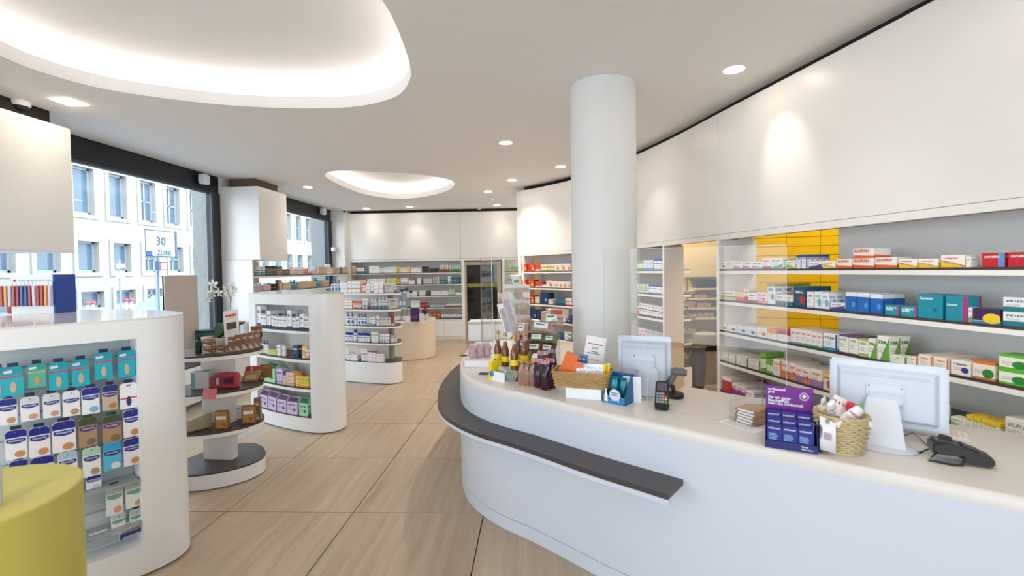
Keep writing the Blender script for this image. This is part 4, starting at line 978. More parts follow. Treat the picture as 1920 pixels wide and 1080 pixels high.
card_look('vial', 'F2F2F8', 'F2F2F8', '3B3F96', 'white pack with small dark bottle and red line', '2E3C78', 'D8485A')
card_look('skyp', 'A9CBDD', 'EFF0F6', '3B3F96', 'white plaster pack with sky blue top', 'B8C8D8')
card_look('mint', 'AEDCCB', 'EFF4F2', '3B3F96', 'white plaster pack with mint top and animal print', 'B79A8A')
card_look('kids', '2FA4DE', '5CBCE6', '32368E', 'bright blue plaster pack with childrens print', 'F0F0F4')
card_look('tallw', '27308E', 'ECEBF5', '4A45A0', 'tall white dressing box with blue top', 'C9D3EA')
card_look('softg', 'B9C6CC', 'E6E9EC', '77A89A', 'grey topped white skincare pack', 'E0A98A')
card_look('boxb', '2C3780', 'EEF0F5', 'A88FB0', 'low white dressing box with navy top', 'C6CBDA')
CARDY = {}
def hang_card(xc, yt, yb, w, key, lab, text_mark=True, zshelf=None, inset=.035):
    top, body, sw, img, band, words = CARD[key]
    z = (EYE)
    p = G1P.off(-inset); s = p.px(xc, 1.0); q, v, nn = p.at(s)
    d = Vector((q.x, q.y, 0)).dot(Vector((FW.x, FW.y, 0)))
    # heights from the pixel rows at this distance
    def zz(y):
        lo, hi = 0.0, 2.0
        for _ in range(30):
            m = (lo+hi)/2
            if PJ((q.x, q.y, m))[1] > y: lo = m
            else: hi = m
        return (lo+hi)/2
    z1, z0 = zz(yt), zz(yb); h = z1-z0
    if zshelf: z0 = zshelf+.001; h = z1-z0
    pa = p.px(xc-w/2, 1.0); pb = p.px(xc+w/2, 1.0); W = abs(pb-pa)*.97
    t = thing('plaster_pack', lab, 'pack', (q.x, q.y, z0), math.atan2(v.y, v.x), 'plaster and foot care packs on the pegboard')
    th = .022
    bm = bmesh.new(); c = .16*W
    outline = [(-W/2, 0), (W/2, 0), (W/2, h-c), (W/2-c, h), (-W/2+c, h), (-W/2, h-c)]
    M = Matrix.Rotation(PI/2, 4, 'X')
    prism(bm, outline, -th, 0, M=M); obj('carton', bm, body, t, bevel=.002)
    def plate(nm, pts, m, y): 
        bm = bmesh.new(); prism(bm, pts, -y-.0007, -y, M=M) if False else prism(bm, pts, 0, .0008, M=Matrix.Translation((0, -y, 0)) @ M); return obj(nm, bm, m, t)
    plate('top_panel', [(-W/2+.001, h*.74), (W/2-.001, h*.74), (W/2-.001, h-c), (W/2-c, h-.001), (-W/2+c, h-.001), (-W/2+.001, h-c)], top, .0003)
    if key in ('teal', 'tealy', 'vial'):
        yy = .62 if key != 'vial' else .38
        plate('band', [(-W/2+.001, h*yy), (W/2-.001, h*(yy+.02)), (W/2-.001, h*(yy+.075)), (-W/2+.001, h*(yy+.055))], band, .0012)
        plate('mark', [(-W*.42, h*.78), (-W*.02, h*.8), (-W*.02, h*.89), (-W*.42, h*.87)] if key != 'vial' else [(-W*.12, h*.88), (W*.12, h*.88), (W*.12, h*.93), (-W*.12, h*.93)], sw, .0014)
        n = 10; plate('picture', [(math.cos(2*PI*k/n)*W*(.15 if k not in (2, 3) else .1), h*.30+math.sin(2*PI*k/n)*h*.2) for k in range(n)], img, .0014)
    else:
        n = 8
        plate('mark', [(-W*.44, h*.60)]+[(-W*.44+W*.88*k/n, h*.60-h*.07*math.sin(PI*k/n)) for k in range(1, n)]+[(W*.44, h*.60), (W*.44, h*.70), (-W*.44, h*.70)], sw, .0014)
        n = 9; plate('picture', [(W*.16+math.cos(2*PI*k/n)*W*.26, h*.17+math.sin(2*PI*k/n)*h*.12) for k in range(n)], img, .0014)
        if text_mark and W > .05: text('Hansaplast', W*.155, mat('white_print', 'F4F4F8', .5, noise=.01), t, (0, -.003, h*.615), align='CENTER', bold=.01)
    obj('hang_tab', B(-W*.26, W*.26, .004, .0055, h-.012, h+.02), mat('hang_tab_'+key, '1C2A4A' if key not in ('green', 'softg') else '24402E', .4, noise=.1), t) if not zshelf else None
    # euro slot and hook
    bm = bmesh.new(); tube(bm, [(0, .105, h-.012), (0, -.02, h-.012), (0, -.024, h-.006)], .0022, 5)
    if not zshelf: obj('hook', bm, STEEL, t)
    else: bm.free()
    return t
rows = [
 ('top row', [(2, 690, 748, 22, 'teal'), (28, 688, 742, 42, 'teal'), (73, 682, 727, 35, 'tealy'), (113, 679, 731, 37, 'teal'), (154.5, 674, 724, 35, 'teal'), (197.5, 661, 711, 35, 'teal'), (240.5, 657, 707, 33, 'teal')]),
 ('second row', [(16, 748, 797, 37, 'navyb'), (57.5, 744, 789, 37, 'whitep'), (98, 738, 783, 34, 'whitep'), (135, 733, 780, 34, 'whitec'), (171, 727, 776, 35, 'bluep'), (207, 722, 769, 30, 'brown'), (242, 718, 766, 33, 'vial')]),
 ('third row', [(29, 806, 861, 43, 'navyb'), (73, 801, 856, 41, 'navyb'), (119, 790, 847, 46, 'navyb'), (164, 783, 838, 36, 'green'), (209, 779, 830, 37, 'green'), (246, 768, 819, 32, 'navyb')]),
 ('fourth row', [(32, 863, 915, 37, 'navyb'), (76, 856, 912, 47, 'navyb'), (124, 847, 899, 38, 'skyp'), (169, 839, 893, 35, 'mint'), (208, 829, 882, 36, 'kids'), (245, 822, 872, 33, 'navyb')]),
]
for rn, items in rows:
    c = {}
    for it in items: c.setdefault(it[4], []).append(it)
    for it in items:
        same = c[it[4]]; n = len(same); w = CARD[it[4]][5]
        lab = '%s, %s%s of the pegboard' % (w, '' if n == 1 else '%s of %s in the ' % (ORD[same.index(it)], NUM[n]), rn)
        if n == 1: lab = '%s, in %s of pegboard' % (w, rn)
        hang_card(*it, lab.replace('hanging ', '') if len(lab.split()) > 16 else lab)
hang_card(171, 892, 1000, 30, 'tallw', 'tall white dressing box with blue top beside the yellow drum', inset=.06, zshelf=.573)
hang_card(115, 905, 1000, 42, 'tallw', 'tall white dressing box mostly hidden behind the yellow drum', inset=.06, zshelf=.573)
for a in ((209, 911, 965, 33, 'softg', 'grey topped skincare pack left of the lower two'), (249, 903, 950, 39, 'softg', 'grey topped skincare pack at right of the lower pegboard'), (215, 963, 1000, 28, 'softg', 'small skincare pack below, left one'), (248, 955, 992, 24, 'softg', 'small skincare pack below, right one')):
    hang_card(*a[:5], a[5], text_mark=False, inset=.05)
for a in ((177, 1008, 1060, 38, 'boxb', 'low dressing box with navy top on the bottom rail, left'), (242, 1000, 1050, 52, 'boxb', 'low dressing box with navy top on the bottom rail, right'), (120, 1010, 1064, 44, 'boxb', 'low dressing box on the bottom rail behind the yellow drum')):
    hang_card(*a[:5], a[5], text_mark=False, inset=.05, zshelf=.323)
# toothbrush carousel on top of the near gondola
p = G(52, 592, 1.505)
YD = 2.62
def gp(x, y): return GY(x, y, YD)
pl = G(22, 590, 1.505); pr_ = G(101, 588, 1.505)
t = thing('toothbrush_display', 'white and blue countertop display hung with toothbrush packs on the near gondola', 'display', (pl.x, pl.y, 1.505), math.atan2(pr_.y-pl.y, pr_.x-pl.x))
wd = (pr_-pl).length; hd = .262
obj('front_panel', B(0, wd, 0, .012, 0, hd), WP, t); obj('side_panel', B(wd, wd+.012, 0, .17, 0, hd), mat('royal_blue_board', '1448A8', .45, noise=.03), t)
obj('back_panel', B(0, wd, .16, .17, 0, hd), WP, t); obj('base', B(0, wd, .012, .16, 0, .012), WP, t)
text('SWISS PREMIUM ORAL CARE', .0155, mat('grey_blue_print', '8FA6C8', .5), t, (.045, -.004, hd-.045))
obj('mark', cover(bmesh.new(), lambda bm: (box(bm, .016, .034, -.003, 0, hd-.042, hd-.036), box(bm, .022, .028, -.003, 0, hd-.048, hd-.030))), mat('red_print', 'C8283A', .5), t)
cols = ['C0392B', 'E8B14A', 'D8D2EE', 'B8432E', '9C3A4A', '3A5FA8', '2C4A8C', 'C02C5A', 'E0E0EE', 'A83A2E']
for k in range(13):
    c = cols[k % 10]; w = wd/10.6
    a = thing('toothbrush_pack', 'slim toothbrush pack, %s from left on the blue and white display' % ORD[k], 'toothbrush', (0, 0, 0), 0, 'toothbrush packs on the display')
    a.location = t.location+Matrix.Rotation(t.rotation_euler.z, 3, 'Z') @ Vector((-.055+w*k+.01, -.012, .055)); a.rotation_euler = t.rotation_euler
    bm = B(0, w*.8, -.014, -.002, 0, .135); obj('blister', bm, mat('blister_'+c, c, .25, noise=.3, nscale=30), a, bevel=.003)
    obj('card', B(0, w*.8, -.0019, -.0006, .0, .16), WP, a)
# pack of red blister items left of it
for k, (x, lab) in enumerate(((6, 'red hanging toothbrush pack left of the white display'), (16, 'dark red hanging pack beside the white display'))):
    p = G(x, 590, 1.505); bm = B(-.02, .02, 0, .03, 0, .15-.03*k); tag(obj('toothbrush_pack', bm, mat('red_pack%d' % k, 'A83430' if k else 'C24A38', .4, noise=.35, nscale=40), loc=(p.x-.02, p.y+.05, 1.5055), bevel=.006), lab, 'toothbrush')
# yellow drum close to the viewer
t = thing('display_drum', 'blurred yellow green cylindrical display drum at lower left edge', 'drum', (-1.985, 1.46, 0))
YEL = mat('yellow_green_lacquer', 'C9C05A', .45, noise=.05)
bm = bmesh.new(); lathe(bm, [(.31, 0), (.31, .97)], 72); obj('body', bm, YEL, t, smooth=.5)
bm = bmesh.new(); lathe(bm, [(.312, .97), (.312, .98), (.305, .985)], 72); obj('top', bm, mat('yellow_green_top', 'CFC568', .4, noise=.05), t, smooth=.5)
bm = bmesh.new(); lathe(bm, [(.03, 0), (.03, .13), (.022, .16), (.022, .19)], 20); tag(obj('bottle', bm, mat('frosted_tube', 'C9D0D4', .2, noise=.05), loc=(-1.82, 1.42, .9855)), 'grey translucent bottle on the yellow drum at the left edge', 'bottle')

# middle gondola
G2P = Path([(-3.46, 5.34), (-3.18, 5.14), (-2.79, 4.93), (-2.44, 4.80), (-2.27, 4.80), (-2.17, 4.88), (-2.148, 4.99), (-2.2, 5.12), (-2.45, 5.5), (-2.95, 5.98), (-3.5, 6.15)], 6)
n0, n1 = G2P.px(480, 1.0), G2P.px(580, 1.0)
t = gondola('white_gondola', 'white rounded gondola with four open shelves of toiletries', G2P, [], n0, n1, .34, 1.525, .165, 1.40, (-2.8, 5.3, 0))
G2L = [1.13, .815, .495, .175]
for z in G2L: shelf_board(G2P, n0+.006, n1-.006, z, .33, t, edge=.03 if z > .2 else .004, inset=.004)
wall_strip('niche_back', G2P, n0+.002, n1-.002, .17, 1.395, .004, W_BACK, t, inset=.33)
at0(t)
R = 'the white rounded gondola'
fill(G2P, G2L[0], [(483, 489, 1, 38, 'wnavy'), (489, 500, 2, 23, 'wnavy', 2), (501, 508, 1, 32, 'wnavy', 2), (509, 513, 1, 24, 'wnavy'), (514, 538, 4, 22, 'wnavy', 2), (539, 547, 1, 36, 'wnavy', 2), (548, 555, 1, 22, 'wnavy'), (556, 561, 1, 24, 'wnavy', 2), (562, 570, 1, 30, 'wnavy'), (571, 579, 1, 26, 'wnavy')], 'top shelf, rounded gondola', R)
fill(G2P, G2L[1], [(488, 500, 2, 25, 'spray'), (501, 518, 2, 9, 'limebox'), (519, 526, 1, 21, 'wgrey'), (526, 533, 1, 20, 'whitebot'), (549, 560, 1, 23, 'navyyel'), (562, 572, 1, 24, 'tubey'), (573, 579, 1, 17, 'wpink')], 'second shelf, rounded gondola', R)
fill(G2P, G2L[2], [(496, 516, 1, 36, 'gabg'), (519, 530, 1, 29, 'lilac'), (531, 536, 1, 17, 'peachbox'), (537, 551, 1, 25, 'peachbox'), (552, 561, 1, 27, 'yelbot'), (562, 579, 3, 20, 'ylwsmall')], 'third shelf, rounded gondola', R)
fill(G2P, G2L[3], [(488, 559, 4, 33, 'gabl'), (561, 577, 1, 34, 'gabg')], 'lowest shelf, rounded gondola', R, gapk=.88, dmax=.11)

# far open gondola with rounded end
G3P = Path([(-3.55, 7.22), (-3.03, 7.11), (-2.6, 6.98), (-2.335, 6.925), (-2.2, 6.94), (-2.115, 7.06), (-2.17, 7.22), (-2.25, 7.4), (-2.7, 7.55), (-3.55, 7.6)], 6)
t = thing('open_gondola', 'white open gondola with five dark edged curved shelves of bottles', 'display unit', (-2.8, 7.2, 0))
def slab(nm, path, z0, z1, m, par): bm = bmesh.new(); prism(bm, path.p, z0, z1); return obj(nm, bm, m, par, smooth=.5)
slab('base', G3P, .012, .335, W_COUNT, t); slab('liner', G3P, .335, .343, LINER, t); slab('plinth', G3P.off(-.012), 0, .012, W_SEAM, t)
G3L = [1.43, 1.175, .91, .645, .343]
for z in G3L[:-1]:
    sh = slab('shelf', G3P, z-.036, z-.008, W_SHELF, t); slab('liner', G3P.off(-.003), z-.008, z, LINER, sh)
obj('spine', B(-3.5, -2.34, 7.22, 7.26, .343, 1.39), W_BACK, t); obj('spine_end', B(-2.36, -2.30, 7.18, 7.30, .343, 1.39), mat('grey_spine', '8E9498', .4, noise=.05), t)
at0(t)
R = 'the open gondola'
fill(G3P, G3L[0], [(619, 637, 3, 25, 'pumpb'), (638, 651, 2, 19, 'worband'), (652, 675, 3, 21, 'worband'), (677, 685, 1, 18, 'orangeb'), (686, 694, 1, 16, 'worband'), (695, 700, 1, 15, 'wblue'), (701, 710, 1, 17, 'worband'), (711, 719, 1, 19, 'worband'), (721, 738, 1, 18, 'greyclear'), (739, 746, 1, 16, 'bluegrey')], 'top shelf of the open gondola', R)
fill(G3P, G3L[1], [(645, 660, 2, 15, 'worband'), (661, 677, 3, 14, 'orangeb'), (678, 688, 2, 19, 'tubew'), (694, 706, 2, 20, 'bluegrey'), (708, 728, 3, 22, 'bluegrey'), (729, 745, 1, 21, 'greyclear')], 'second shelf of the open gondola', R)
fill(G3P, G3L[2], [(647, 662, 2, 24, 'pumpb'), (663, 668, 1, 20, 'whitebot'), (669, 686, 3, 22, 'pumpb'), (687, 695, 2, 15, 'tubeg'), (696, 703, 1, 17, 'wblue'), (704, 711, 1, 20, 'whitebot'), (712, 733, 3, 17, 'silver'), (734, 740, 1, 20, 'redsil')], 'third shelf of the open gondola', R)
fill(G3P, G3L[3], [(647, 661, 3, 17, 'bcap'), (662, 668, 1, 23, 'bcap'), (670, 693, 5, 17, 'bcap'), (696, 709, 2, 20, 'wgrey'), (711, 730, 4, 17, 'tubew'), (732, 745, 2, 15, 'silver')], 'fourth shelf of the open gondola', R)
fill(G3P, G3L[4], [(648, 656, 1, 20, 'pumpw'), (657, 670, 2, 11, 'white'), (676, 688, 2, 24, 'whitebot'), (689, 704, 2, 19, 'wmag', 1, 1, .0), (705, 719, 2, 15, 'white')], 'lowest shelf of the open gondola', R)

# consultation desk
DP = Path([(-3.3, 8.75), (-2.9, 8.7), (-2.6, 8.74), (-2.27, 8.87), (-2.08, 9.1), (-2.055, 9.3), (-2.15, 9.6), (-2.35, 9.85), (-2.8, 9.95), (-3.3, 9.95)], 6)
t = thing('consultation_desk', 'beige curved desk standing before the back wall', 'desk', (-2.6, 9.3, 0))
slab('body', DP, .01, .745, mat('cream_desk_front', 'DCCFBC', .4, noise=.03), t); slab('top', DP.off(.004), .745, .765, W_TOP, t); slab('plinth', DP.off(-.012), 0, .01, W_SEAM, t); at0(t)
# things on the desk
DZ = .765
def dk(x, y): return G(x, y, DZ)
p = G(778, 603, DZ); t = thing('poster_stand', 'dark purple upright poster on the beige desk', 'sign', (p.x, p.y, DZ), -.1)
obj('board', B(-.09, .09, 0, .012, 0, .265), mat('dark_purple_print', '43285E', .4, noise=.25, nscale=20), t); obj('foot', B(-.09, .09, -.03, .05, 0, .006), DGREYP, t)
obj('picture', B(-.06, .06, -.002, 0, .06, .11), mat('violet_print', '6E4FA0', .4, noise=.3, nscale=40), t)
text('PURE', .03, mat('pale_gold_print', 'CBB9C8', .5), t, (0, -.003, .17), align='CENTER') if False else None
p = G(798, 601, DZ); t = thing('flower_vase', 'glass vase with dark purple bloom on the beige desk', 'vase', (p.x, p.y, DZ))
bm = bmesh.new(); lathe(bm, [(.035, 0), (.05, .03), (.05, .07), (.03, .11), (.035, .12)], 16, cap=False); obj('vase', bm, glass('vase_glass', (.92, .95, .95), 1.2, alpha=.2, acolor=(.8, .8, .8)), t)
bm = bmesh.new(); bmesh.ops.create_icosphere(bm, subdivisions=3, radius=.075)
for v in bm.verts: v.co *= random.uniform(.82, 1.08); v.co.z *= .85; v.co.z += .19
obj('bloom', bm, mat('purple_petals', '5A3A50', .8, noise=.4, nscale=60), t, smooth=0); bm = bmesh.new(); tube(bm, [(0, 0, .02), (0, 0, .16)], .004); obj('stem', bm, mat('green_stem', '3F6A35', .6, noise=.2), t)
for k, (x, y, h, w) in enumerate(((748, 607, .05, .035), (754, 607, .04, .03), (761, 604, .11, .04))):
    p = G(x, y, DZ); spawn('white', (p.x, p.y, DZ+.0005), 0, w, .03, h, ['small white carton at left end of the beige desk', 'second small white carton on the beige desk', 'taller white carton left of the purple poster'][k], 'cartons on the beige desk')
# tester stand between gondola and desk
p = GY(752, 585, 9.0); t = thing('tester_stand', 'clear blue tester stand on the left part of the beige desk', 'stand', (p.x, 9.0, .765))
obj('pole', B(-.008, .008, -.008, .008, .012, .5), STEEL, t); obj('tray', B(-.12, .12, -.08, .08, .27, .28), glass('blue_acrylic', (.8, .88, .95), 1, alpha=.4, acolor=(.6, .7, .8)), t); obj('foot', B(-.1, .1, -.08, .08, 0, .012), STEEL, t)
obj('sign', B(-.12, .12, 0, .006, .42, .56), mat('blue_grey_card', '93A6BC', .5, noise=.2, nscale=30), t)
for k in range(3):
    spawn('bluegrey', (p.x-.07+k*.07, 8.95, 1.0455), 0, .05, .05, .12, 'blue grey bottle on the clear tester stand, %s from left' % ORD[k], 'bottles on the tester stand')
# heart flowers on sticks by the desk
for k, (x, y) in enumerate(((754, 545), (762, 543), (770, 547))):
    p = GY(x, y, 9.2); t = thing('flower_pick', 'dark green heart shaped leaf on a stick, %s of three above the desk' % ORD[k], 'decoration', (p.x, 9.2, DZ), 0, 'leaf picks above the desk')
    hh = p.z-DZ; bm = bmesh.new(); tube(bm, [(0, 0, 0), (0, 0, hh)], .003, 5); obj('stem', bm, mat('green_stem', '3F6A35'), t)
    bm = bmesh.new(); pts = [(math.sin(a)**3*.045, (13*math.cos(a)-5*math.cos(2*a)-2*math.cos(3*a)-math.cos(4*a))*.045/16) for a in [2*PI*i/18 for i in range(18)]]
    prism(bm, pts, -.004, .004, M=Matrix.Translation((0, 0, hh)) @ Matrix.Rotation(PI/2, 4, 'X')); obj('leaf', bm, mat('dark_leaf', '3E4A38', .6, noise=.2), t)

# ---------------------------------------------------------------- display table of leaf shaped shelves
tp = [(-3.05, 3.62), (-2.93, 3.52), (-2.807, 3.49), (-2.65, 3.53), (-2.52, 3.61), (-2.43, 3.72), (-2.405, 3.87), (-2.49, 4.02), (-2.62, 4.14), (-2.76, 4.18), (-2.95, 4.08), (-3.06, 3.85)]
TP = Path([*smooth_path(tp, 5, True)])
t = thing('display_table', 'white pedestal with three dark leaf shaped shelves and dark topped base', 'display unit', (-2.73, 3.83, 0))
slab('base', TP, .012, .128, W_COUNT, t); slab('base_top', TP.off(-.0), .128, .14, LINER, t); slab('plinth', TP.off(-.01), 0, .012, W_SEAM, t)
TL = [1.095, .785, .465]
cxy = Vector((-2.73, 3.83))
for z, k in zip(TL, (1.02, 1.0, 1.0)):
    pts = [cxy+(q-cxy)*k for q in TP.p]
    bm = bmesh.new(); prism(bm, pts, z-.04, z-.012); s_ = obj('shelf', bm, W_SHELF, t, smooth=.5)
    bm = bmesh.new(); prism(bm, [cxy+(q-cxy)*(k-.004) for q in TP.p], z-.012, z); obj('liner', bm, LINER, s_, smooth=.5)
spa, spb = G(382, 861, .14), G(436, 862, .14); sa = math.atan2(spb.y-spa.y, spb.x-spa.x); Ms = Matrix.Translation((spa.x, spa.y, 0)) @ Matrix.Rotation(sa, 4, 'Z'); wl2 = (spb-spa).length
obj('spine', B(0, wl2, 0, .07, .14, 1.05, M=Ms), W_COUNT, t); at0(t)
def TPt(x, y, lvl): return G(x, y, TL[lvl])
def mini(key, x, y, lvl, wpx, hpx, d, label, group, rot=0, z=0):
    p = TPt(x, y, lvl); dist = (p-Vector((0, 0, EYE))).dot(FW)
    return spawn(key, (p.x, p.y, TL[lvl]+.0006+z), rot, wpx*dist/F, d, hpx*dist/F, label, group)
# top level
for k, (x, w, h) in enumerate(((434, 11, 27), (447, 11, 29), (460, 11, 30), (472, 10, 30), (482, 9, 30))):
    mini('browncarton', x, 659-k*1.9, 0, w, h, .03, 'brown kraft carton, %s of five in the row beside the orchid' % ORD[k], 'brown kraft cartons on the round table', rot=.25+.06*k)
for st in range(2):
    mini('browncarton', 390.5, 662.5, 0, 18, 13.5, .035, 'flat brown kraft carton, %s of the stack beside the dark bottle' % ('bottom' if st == 0 else 'top'), 'brown kraft cartons on the round table', rot=.1, z=st*.0575)
mini('browncarton', 415, 661, 0, 18, 13, .035, 'single flat brown kraft carton before the orchid pot', 'brown kraft cartons on the round table', rot=.1)
for k in range(2): mini('browncarton', 476+k*9, 645-k*1, 0, 10, 33, .03, 'taller brown kraft carton, %s behind the row beside the orchid' % ORD[k], 'brown kraft cartons on the round table', rot=.3)
p = TPt(369, 663, 0); t = thing('pump_bottle', 'dark green pump bottle at the left end of the table', 'bottle', (p.x, p.y+.02, TL[0]+.0006))
bm = bmesh.new(); lathe(bm, [(.021, 0), (.024, .004), (.024, .085), (.02, .1), (.009, .108), (.008, .115)], 18); obj('body', bm, mat('dark_green_glass', '10302E', .15, noise=.2), t)
bm = bmesh.new(); lathe(bm, [(.011, .113), (.011, .128), (.004, .131), (.004, .142), (.009, .144), (.009, .15)], 12); box(bm, -.025, 0, -.004, .004, .143, .149); obj('pump_head', bm, BLACKP, t)
# orchid
p = TPt(404, 650, 0); ox, oy = p.x, p.y+.03
t = thing('potted_orchid', 'white orchid in a low white bowl on the round table', 'plant', (ox, oy, TL[0]+.0006))
bm = bmesh.new(); lathe(bm, [(.075, 0), (.115, .05), (.125, .085), (.118, .085), (.10, .06), (.01, .06)], 28, sx=1.15, sy=.7); obj('bowl', bm, mat('white_ceramic', 'E9E8E6', .3, noise=.02), t)
bm = bmesh.new(); lathe(bm, [(.108, .06), (.10, .075), (.01, .08)], 20, sx=1.1, sy=.7); obj('soil', bm, mat('bark_soil', '3A2E26', .9, noise=.5, nscale=60), t)
LEAF = mat('orchid_leaf', '2F5A32', .35, noise=.25, nscale=10)
def leaf(parent, base, ang, L, wdt, rise, name='leaf'):
    bm = bmesh.new(); n = 9; rows_ = []
    for i in range(n+1):
        u_ = i/n; w = wdt*math.sin(PI*min(1, u_*.92+.08))**.7*(1-.15*u_); x = L*u_; z = rise*math.sin(PI*.62*u_)
        c = Vector((math.cos(ang)*x, math.sin(ang)*x, z)); s_ = Vector((-math.sin(ang), math.cos(ang), 0))
        rows_.append([bm.verts.new(c+s_*w+Vector((0, 0, w*.3))), bm.verts.new(c), bm.verts.new(c-s_*w+Vector((0, 0, w*.3)))])
    for a, b in zip(rows_, rows_[1:]):
        bm.faces.new((a[0], a[1], b[1], b[0])); bm.faces.new((a[1], a[2], b[2], b[1]))
    me = finish(name, bm, LEAF, smooth_angle=1.2); o = put(name, me, parent, loc=base); return o
for a, L, w, r in ((PI*.94, .13, .028, .02), (PI*.62, .13, .035, .13), (PI*.75, .10, .03, .10), (-.3, .12, .028, .03), (PI*1.15, .09, .026, .03)): leaf(t, (.01, 0, .07), a, L, w, r)
PET = mat('orchid_petal', 'F3F1EE', .6, noise=.05); YC = mat('orchid_centre', 'D9C25A', .6, noise=.2)
def flower(parent, c, s, yaw):
    bm = bmesh.new(); Mf = Matrix.Translation(c) @ Matrix.Rotation(yaw, 4, 'Z') @ Matrix.Rotation(PI/2+.2, 4, 'X')
    for k in range(5):
        a = PI/2+2*PI*k/5; w = .42 if k in (1, 4) else .3; pts = []
        cen = bm.verts.new(Mf @ Vector((0, 0, .0))); ring = []
        for j in range(9):
            b_ = -1+2*j/8; r = s*(1-.55*b_*b_*1.0); aa = a+b_*w*1.5; ring.append(bm.verts.new(Mf @ Vector((math.cos(aa)*r, math.sin(aa)*r, -.14*s+.2*s*abs(b_)))))
        for q, r2 in zip(ring, ring[1:]): bm.faces.new((cen, q, r2))
    obj_ = put('blossom', finish('blossom', bm, PET, smooth_angle=.9), parent)
    bm = bmesh.new(); bmesh.ops.create_icosphere(bm, subdivisions=1, radius=s*.16, matrix=Mf @ Matrix.Translation((0, 0, .12*s))); obj('lip', bm, YC, obj_)
def op(x, y): q = GY(x, y, oy-.02); return q-Vector((ox, oy, TL[0]))
stem = [Vector((.01, 0, .07)), op(431, 600), op(432, 560), op(425, 540), op(408, 540), op(392, 558)]
bm = bmesh.new(); tube(bm, [q for q in stem], .0025, 6); obj('stem', bm, mat('green_stem', '3F6A35'), t)
bm = bmesh.new(); tube(bm, [op(431, 575), op(436, 552), op(438, 530)], .002, 6); obj('stem', bm, _mats['green_stem'], t)
for x, y, s, w in ((399, 533, .046, .2), (388, 560, .044, .5), (397, 549, .05, 0), (411, 549, .047, -.3), (420, 541, .04, -.6), (434, 535, .042, -.2), (442, 543, .036, -.5), (436, 550, .034, .1), (425, 552, .028, .3)):
    flower(t, op(x, y), s, w)
# leaning price card, brush, small dark cartons
p = TPt(428, 655, 0); t = thing('price_card', 'tilted white card with orange heading beside the orchid', 'sign', (p.x, p.y+.06, TL[0]+.0006), 0)
t.rotation_euler = (-.18, -.13, .15); a = .128; b_ = .30
t.location.z = TL[0]+.04
obj('card', B(-a/2, a/2, 0, .002, 0, b_), WPAPER, t)
obj('heading', B(-a*.36, a*.36, -.001, 0, b_-.055, b_-.035), mat('orange_print', 'E0603A', .6), t); obj('picture', B(-a*.33, a*.33, -.001, 0, b_-.17, b_-.11), mat('brown_print', '5E5248', .6, noise=.3, nscale=60), t, bevel=.0003)
for z_ in (.20, .185, .07, .058): obj('text_line', B(-a*.25, a*.25, -.001, 0, b_-z_-(.1 if z_ < .1 else -.0)*0, b_-z_+.003), mat('pale_print', 'B9A8A0', .6), t)
p = TPt(452, 652, 0)
for k in range(3):
    t = thing('soap_box', 'small dark box with gold lettering, %s of the pile by the card' % ORD[k], 'carton', (p.x+.0+.02*k, p.y+.1+.02*k, TL[0]+.0006+.038*k), .3+.1*k, 'dark boxes by the price card')
    obj('carton', B(-.06, .06, -.03, .03, 0, .035), mat('dark_olive_print', '3A3428', .5, noise=.35, nscale=50), t, bevel=.002); obj('print', B(-.045, .045, -.0315, -.0305, .012, .024), mat('pale_gold', 'C9BC98', .5), t)
# second level
p = TPt(375, 730, 1); t = thing('gift_carton', 'white and pale blue carton with raised lid at left of the middle shelf', 'carton', (p.x, p.y+.05, TL[1]+.0006), .1)
obj('body', B(-.085, .06, -.04, .05, 0, .145), mat('white_blue_carton', 'E6EAEE', .5, noise=.08, nscale=20), t, bevel=.002)
obj('print', B(-.083, -.05, -.0415, -.0405, .01, .13), mat('pale_blue_print', '8CC2D8', .5, noise=.4, nscale=60), t)
obj('lid', B(-.085, .06, -.045, .045, -.001, .001, M=Matrix.Translation((0, .0, .152)) @ Matrix.Rotation(-.22, 4, 'Y')), WPAPER, t)
p = TPt(421, 727, 1); t = thing('cosmetic_bag', 'coral red zipped cosmetic bag with clear window', 'bag', (p.x, p.y+.015, TL[1]+.0006), .22)
RED = mat('coral_red_fabric', 'CC505C', .7, noise=.12, nscale=30)
bm = bmesh.new(); prism(bm, [(-.105, 0), (.105, 0), (.11, .09), (.095, .125), (-.06, .125), (-.10, .10)], -.035, .035, M=Matrix.Rotation(PI/2, 4, 'X')); obj('body', bm, RED, t, bevel=.01)
obj('window', B(-.075, .085, -.0375, -.0355, .03, .10), mat('clear_window', '9C3E5A', .12, noise=.1), t, bevel=.0005)
obj('label', B(-.0, .075, -.039, -.0376, .045, .085), mat('plum_print', '5A2440', .4, noise=.2), t); obj('bottle', B(-.06, -.035, -.039, -.0376, .035, .09), mat('cream_print', 'E0CDB8', .4), t)
obj('zip', cover(bmesh.new(), lambda bm: tube(bm, [(-.10, -.036, .10), (-.06, -.036, .118), (.09, -.036, .118)], .002)), STEEL, t)
p = TPt(390, 741, 1); t = thing('folded_leaflet', 'pink folded leaflet hanging over the edge of the middle shelf', 'leaflet', (p.x+.0, p.y-.03, TL[1]-.008), .1)
t.location = G(391, 742, TL[1]+.004)+Vector((.0, .0, .003))
for s_, c in ((-1, 'D98A9C'), (1, 'D97880')):
    obj('page', B(min(0, s_*.055), max(0, s_*.055), -.001, .0, -.03, .052, M=Matrix.Rotation(-.35, 4, 'X') @ Matrix.Rotation(s_*.2, 4, 'Z')), mat('pink_page'+c, c, .6, noise=.06, nscale=30), t)
p = TPt(470, 716, 1)
t = thing('gift_bag', 'tan kraft gift pack tilted on the middle shelf', 'bag', (p.x-.02, p.y+.03, TL[1]+.0006), .45)
KR = mat('kraft_tan', 'B8905F', .7, noise=.15, nscale=20)
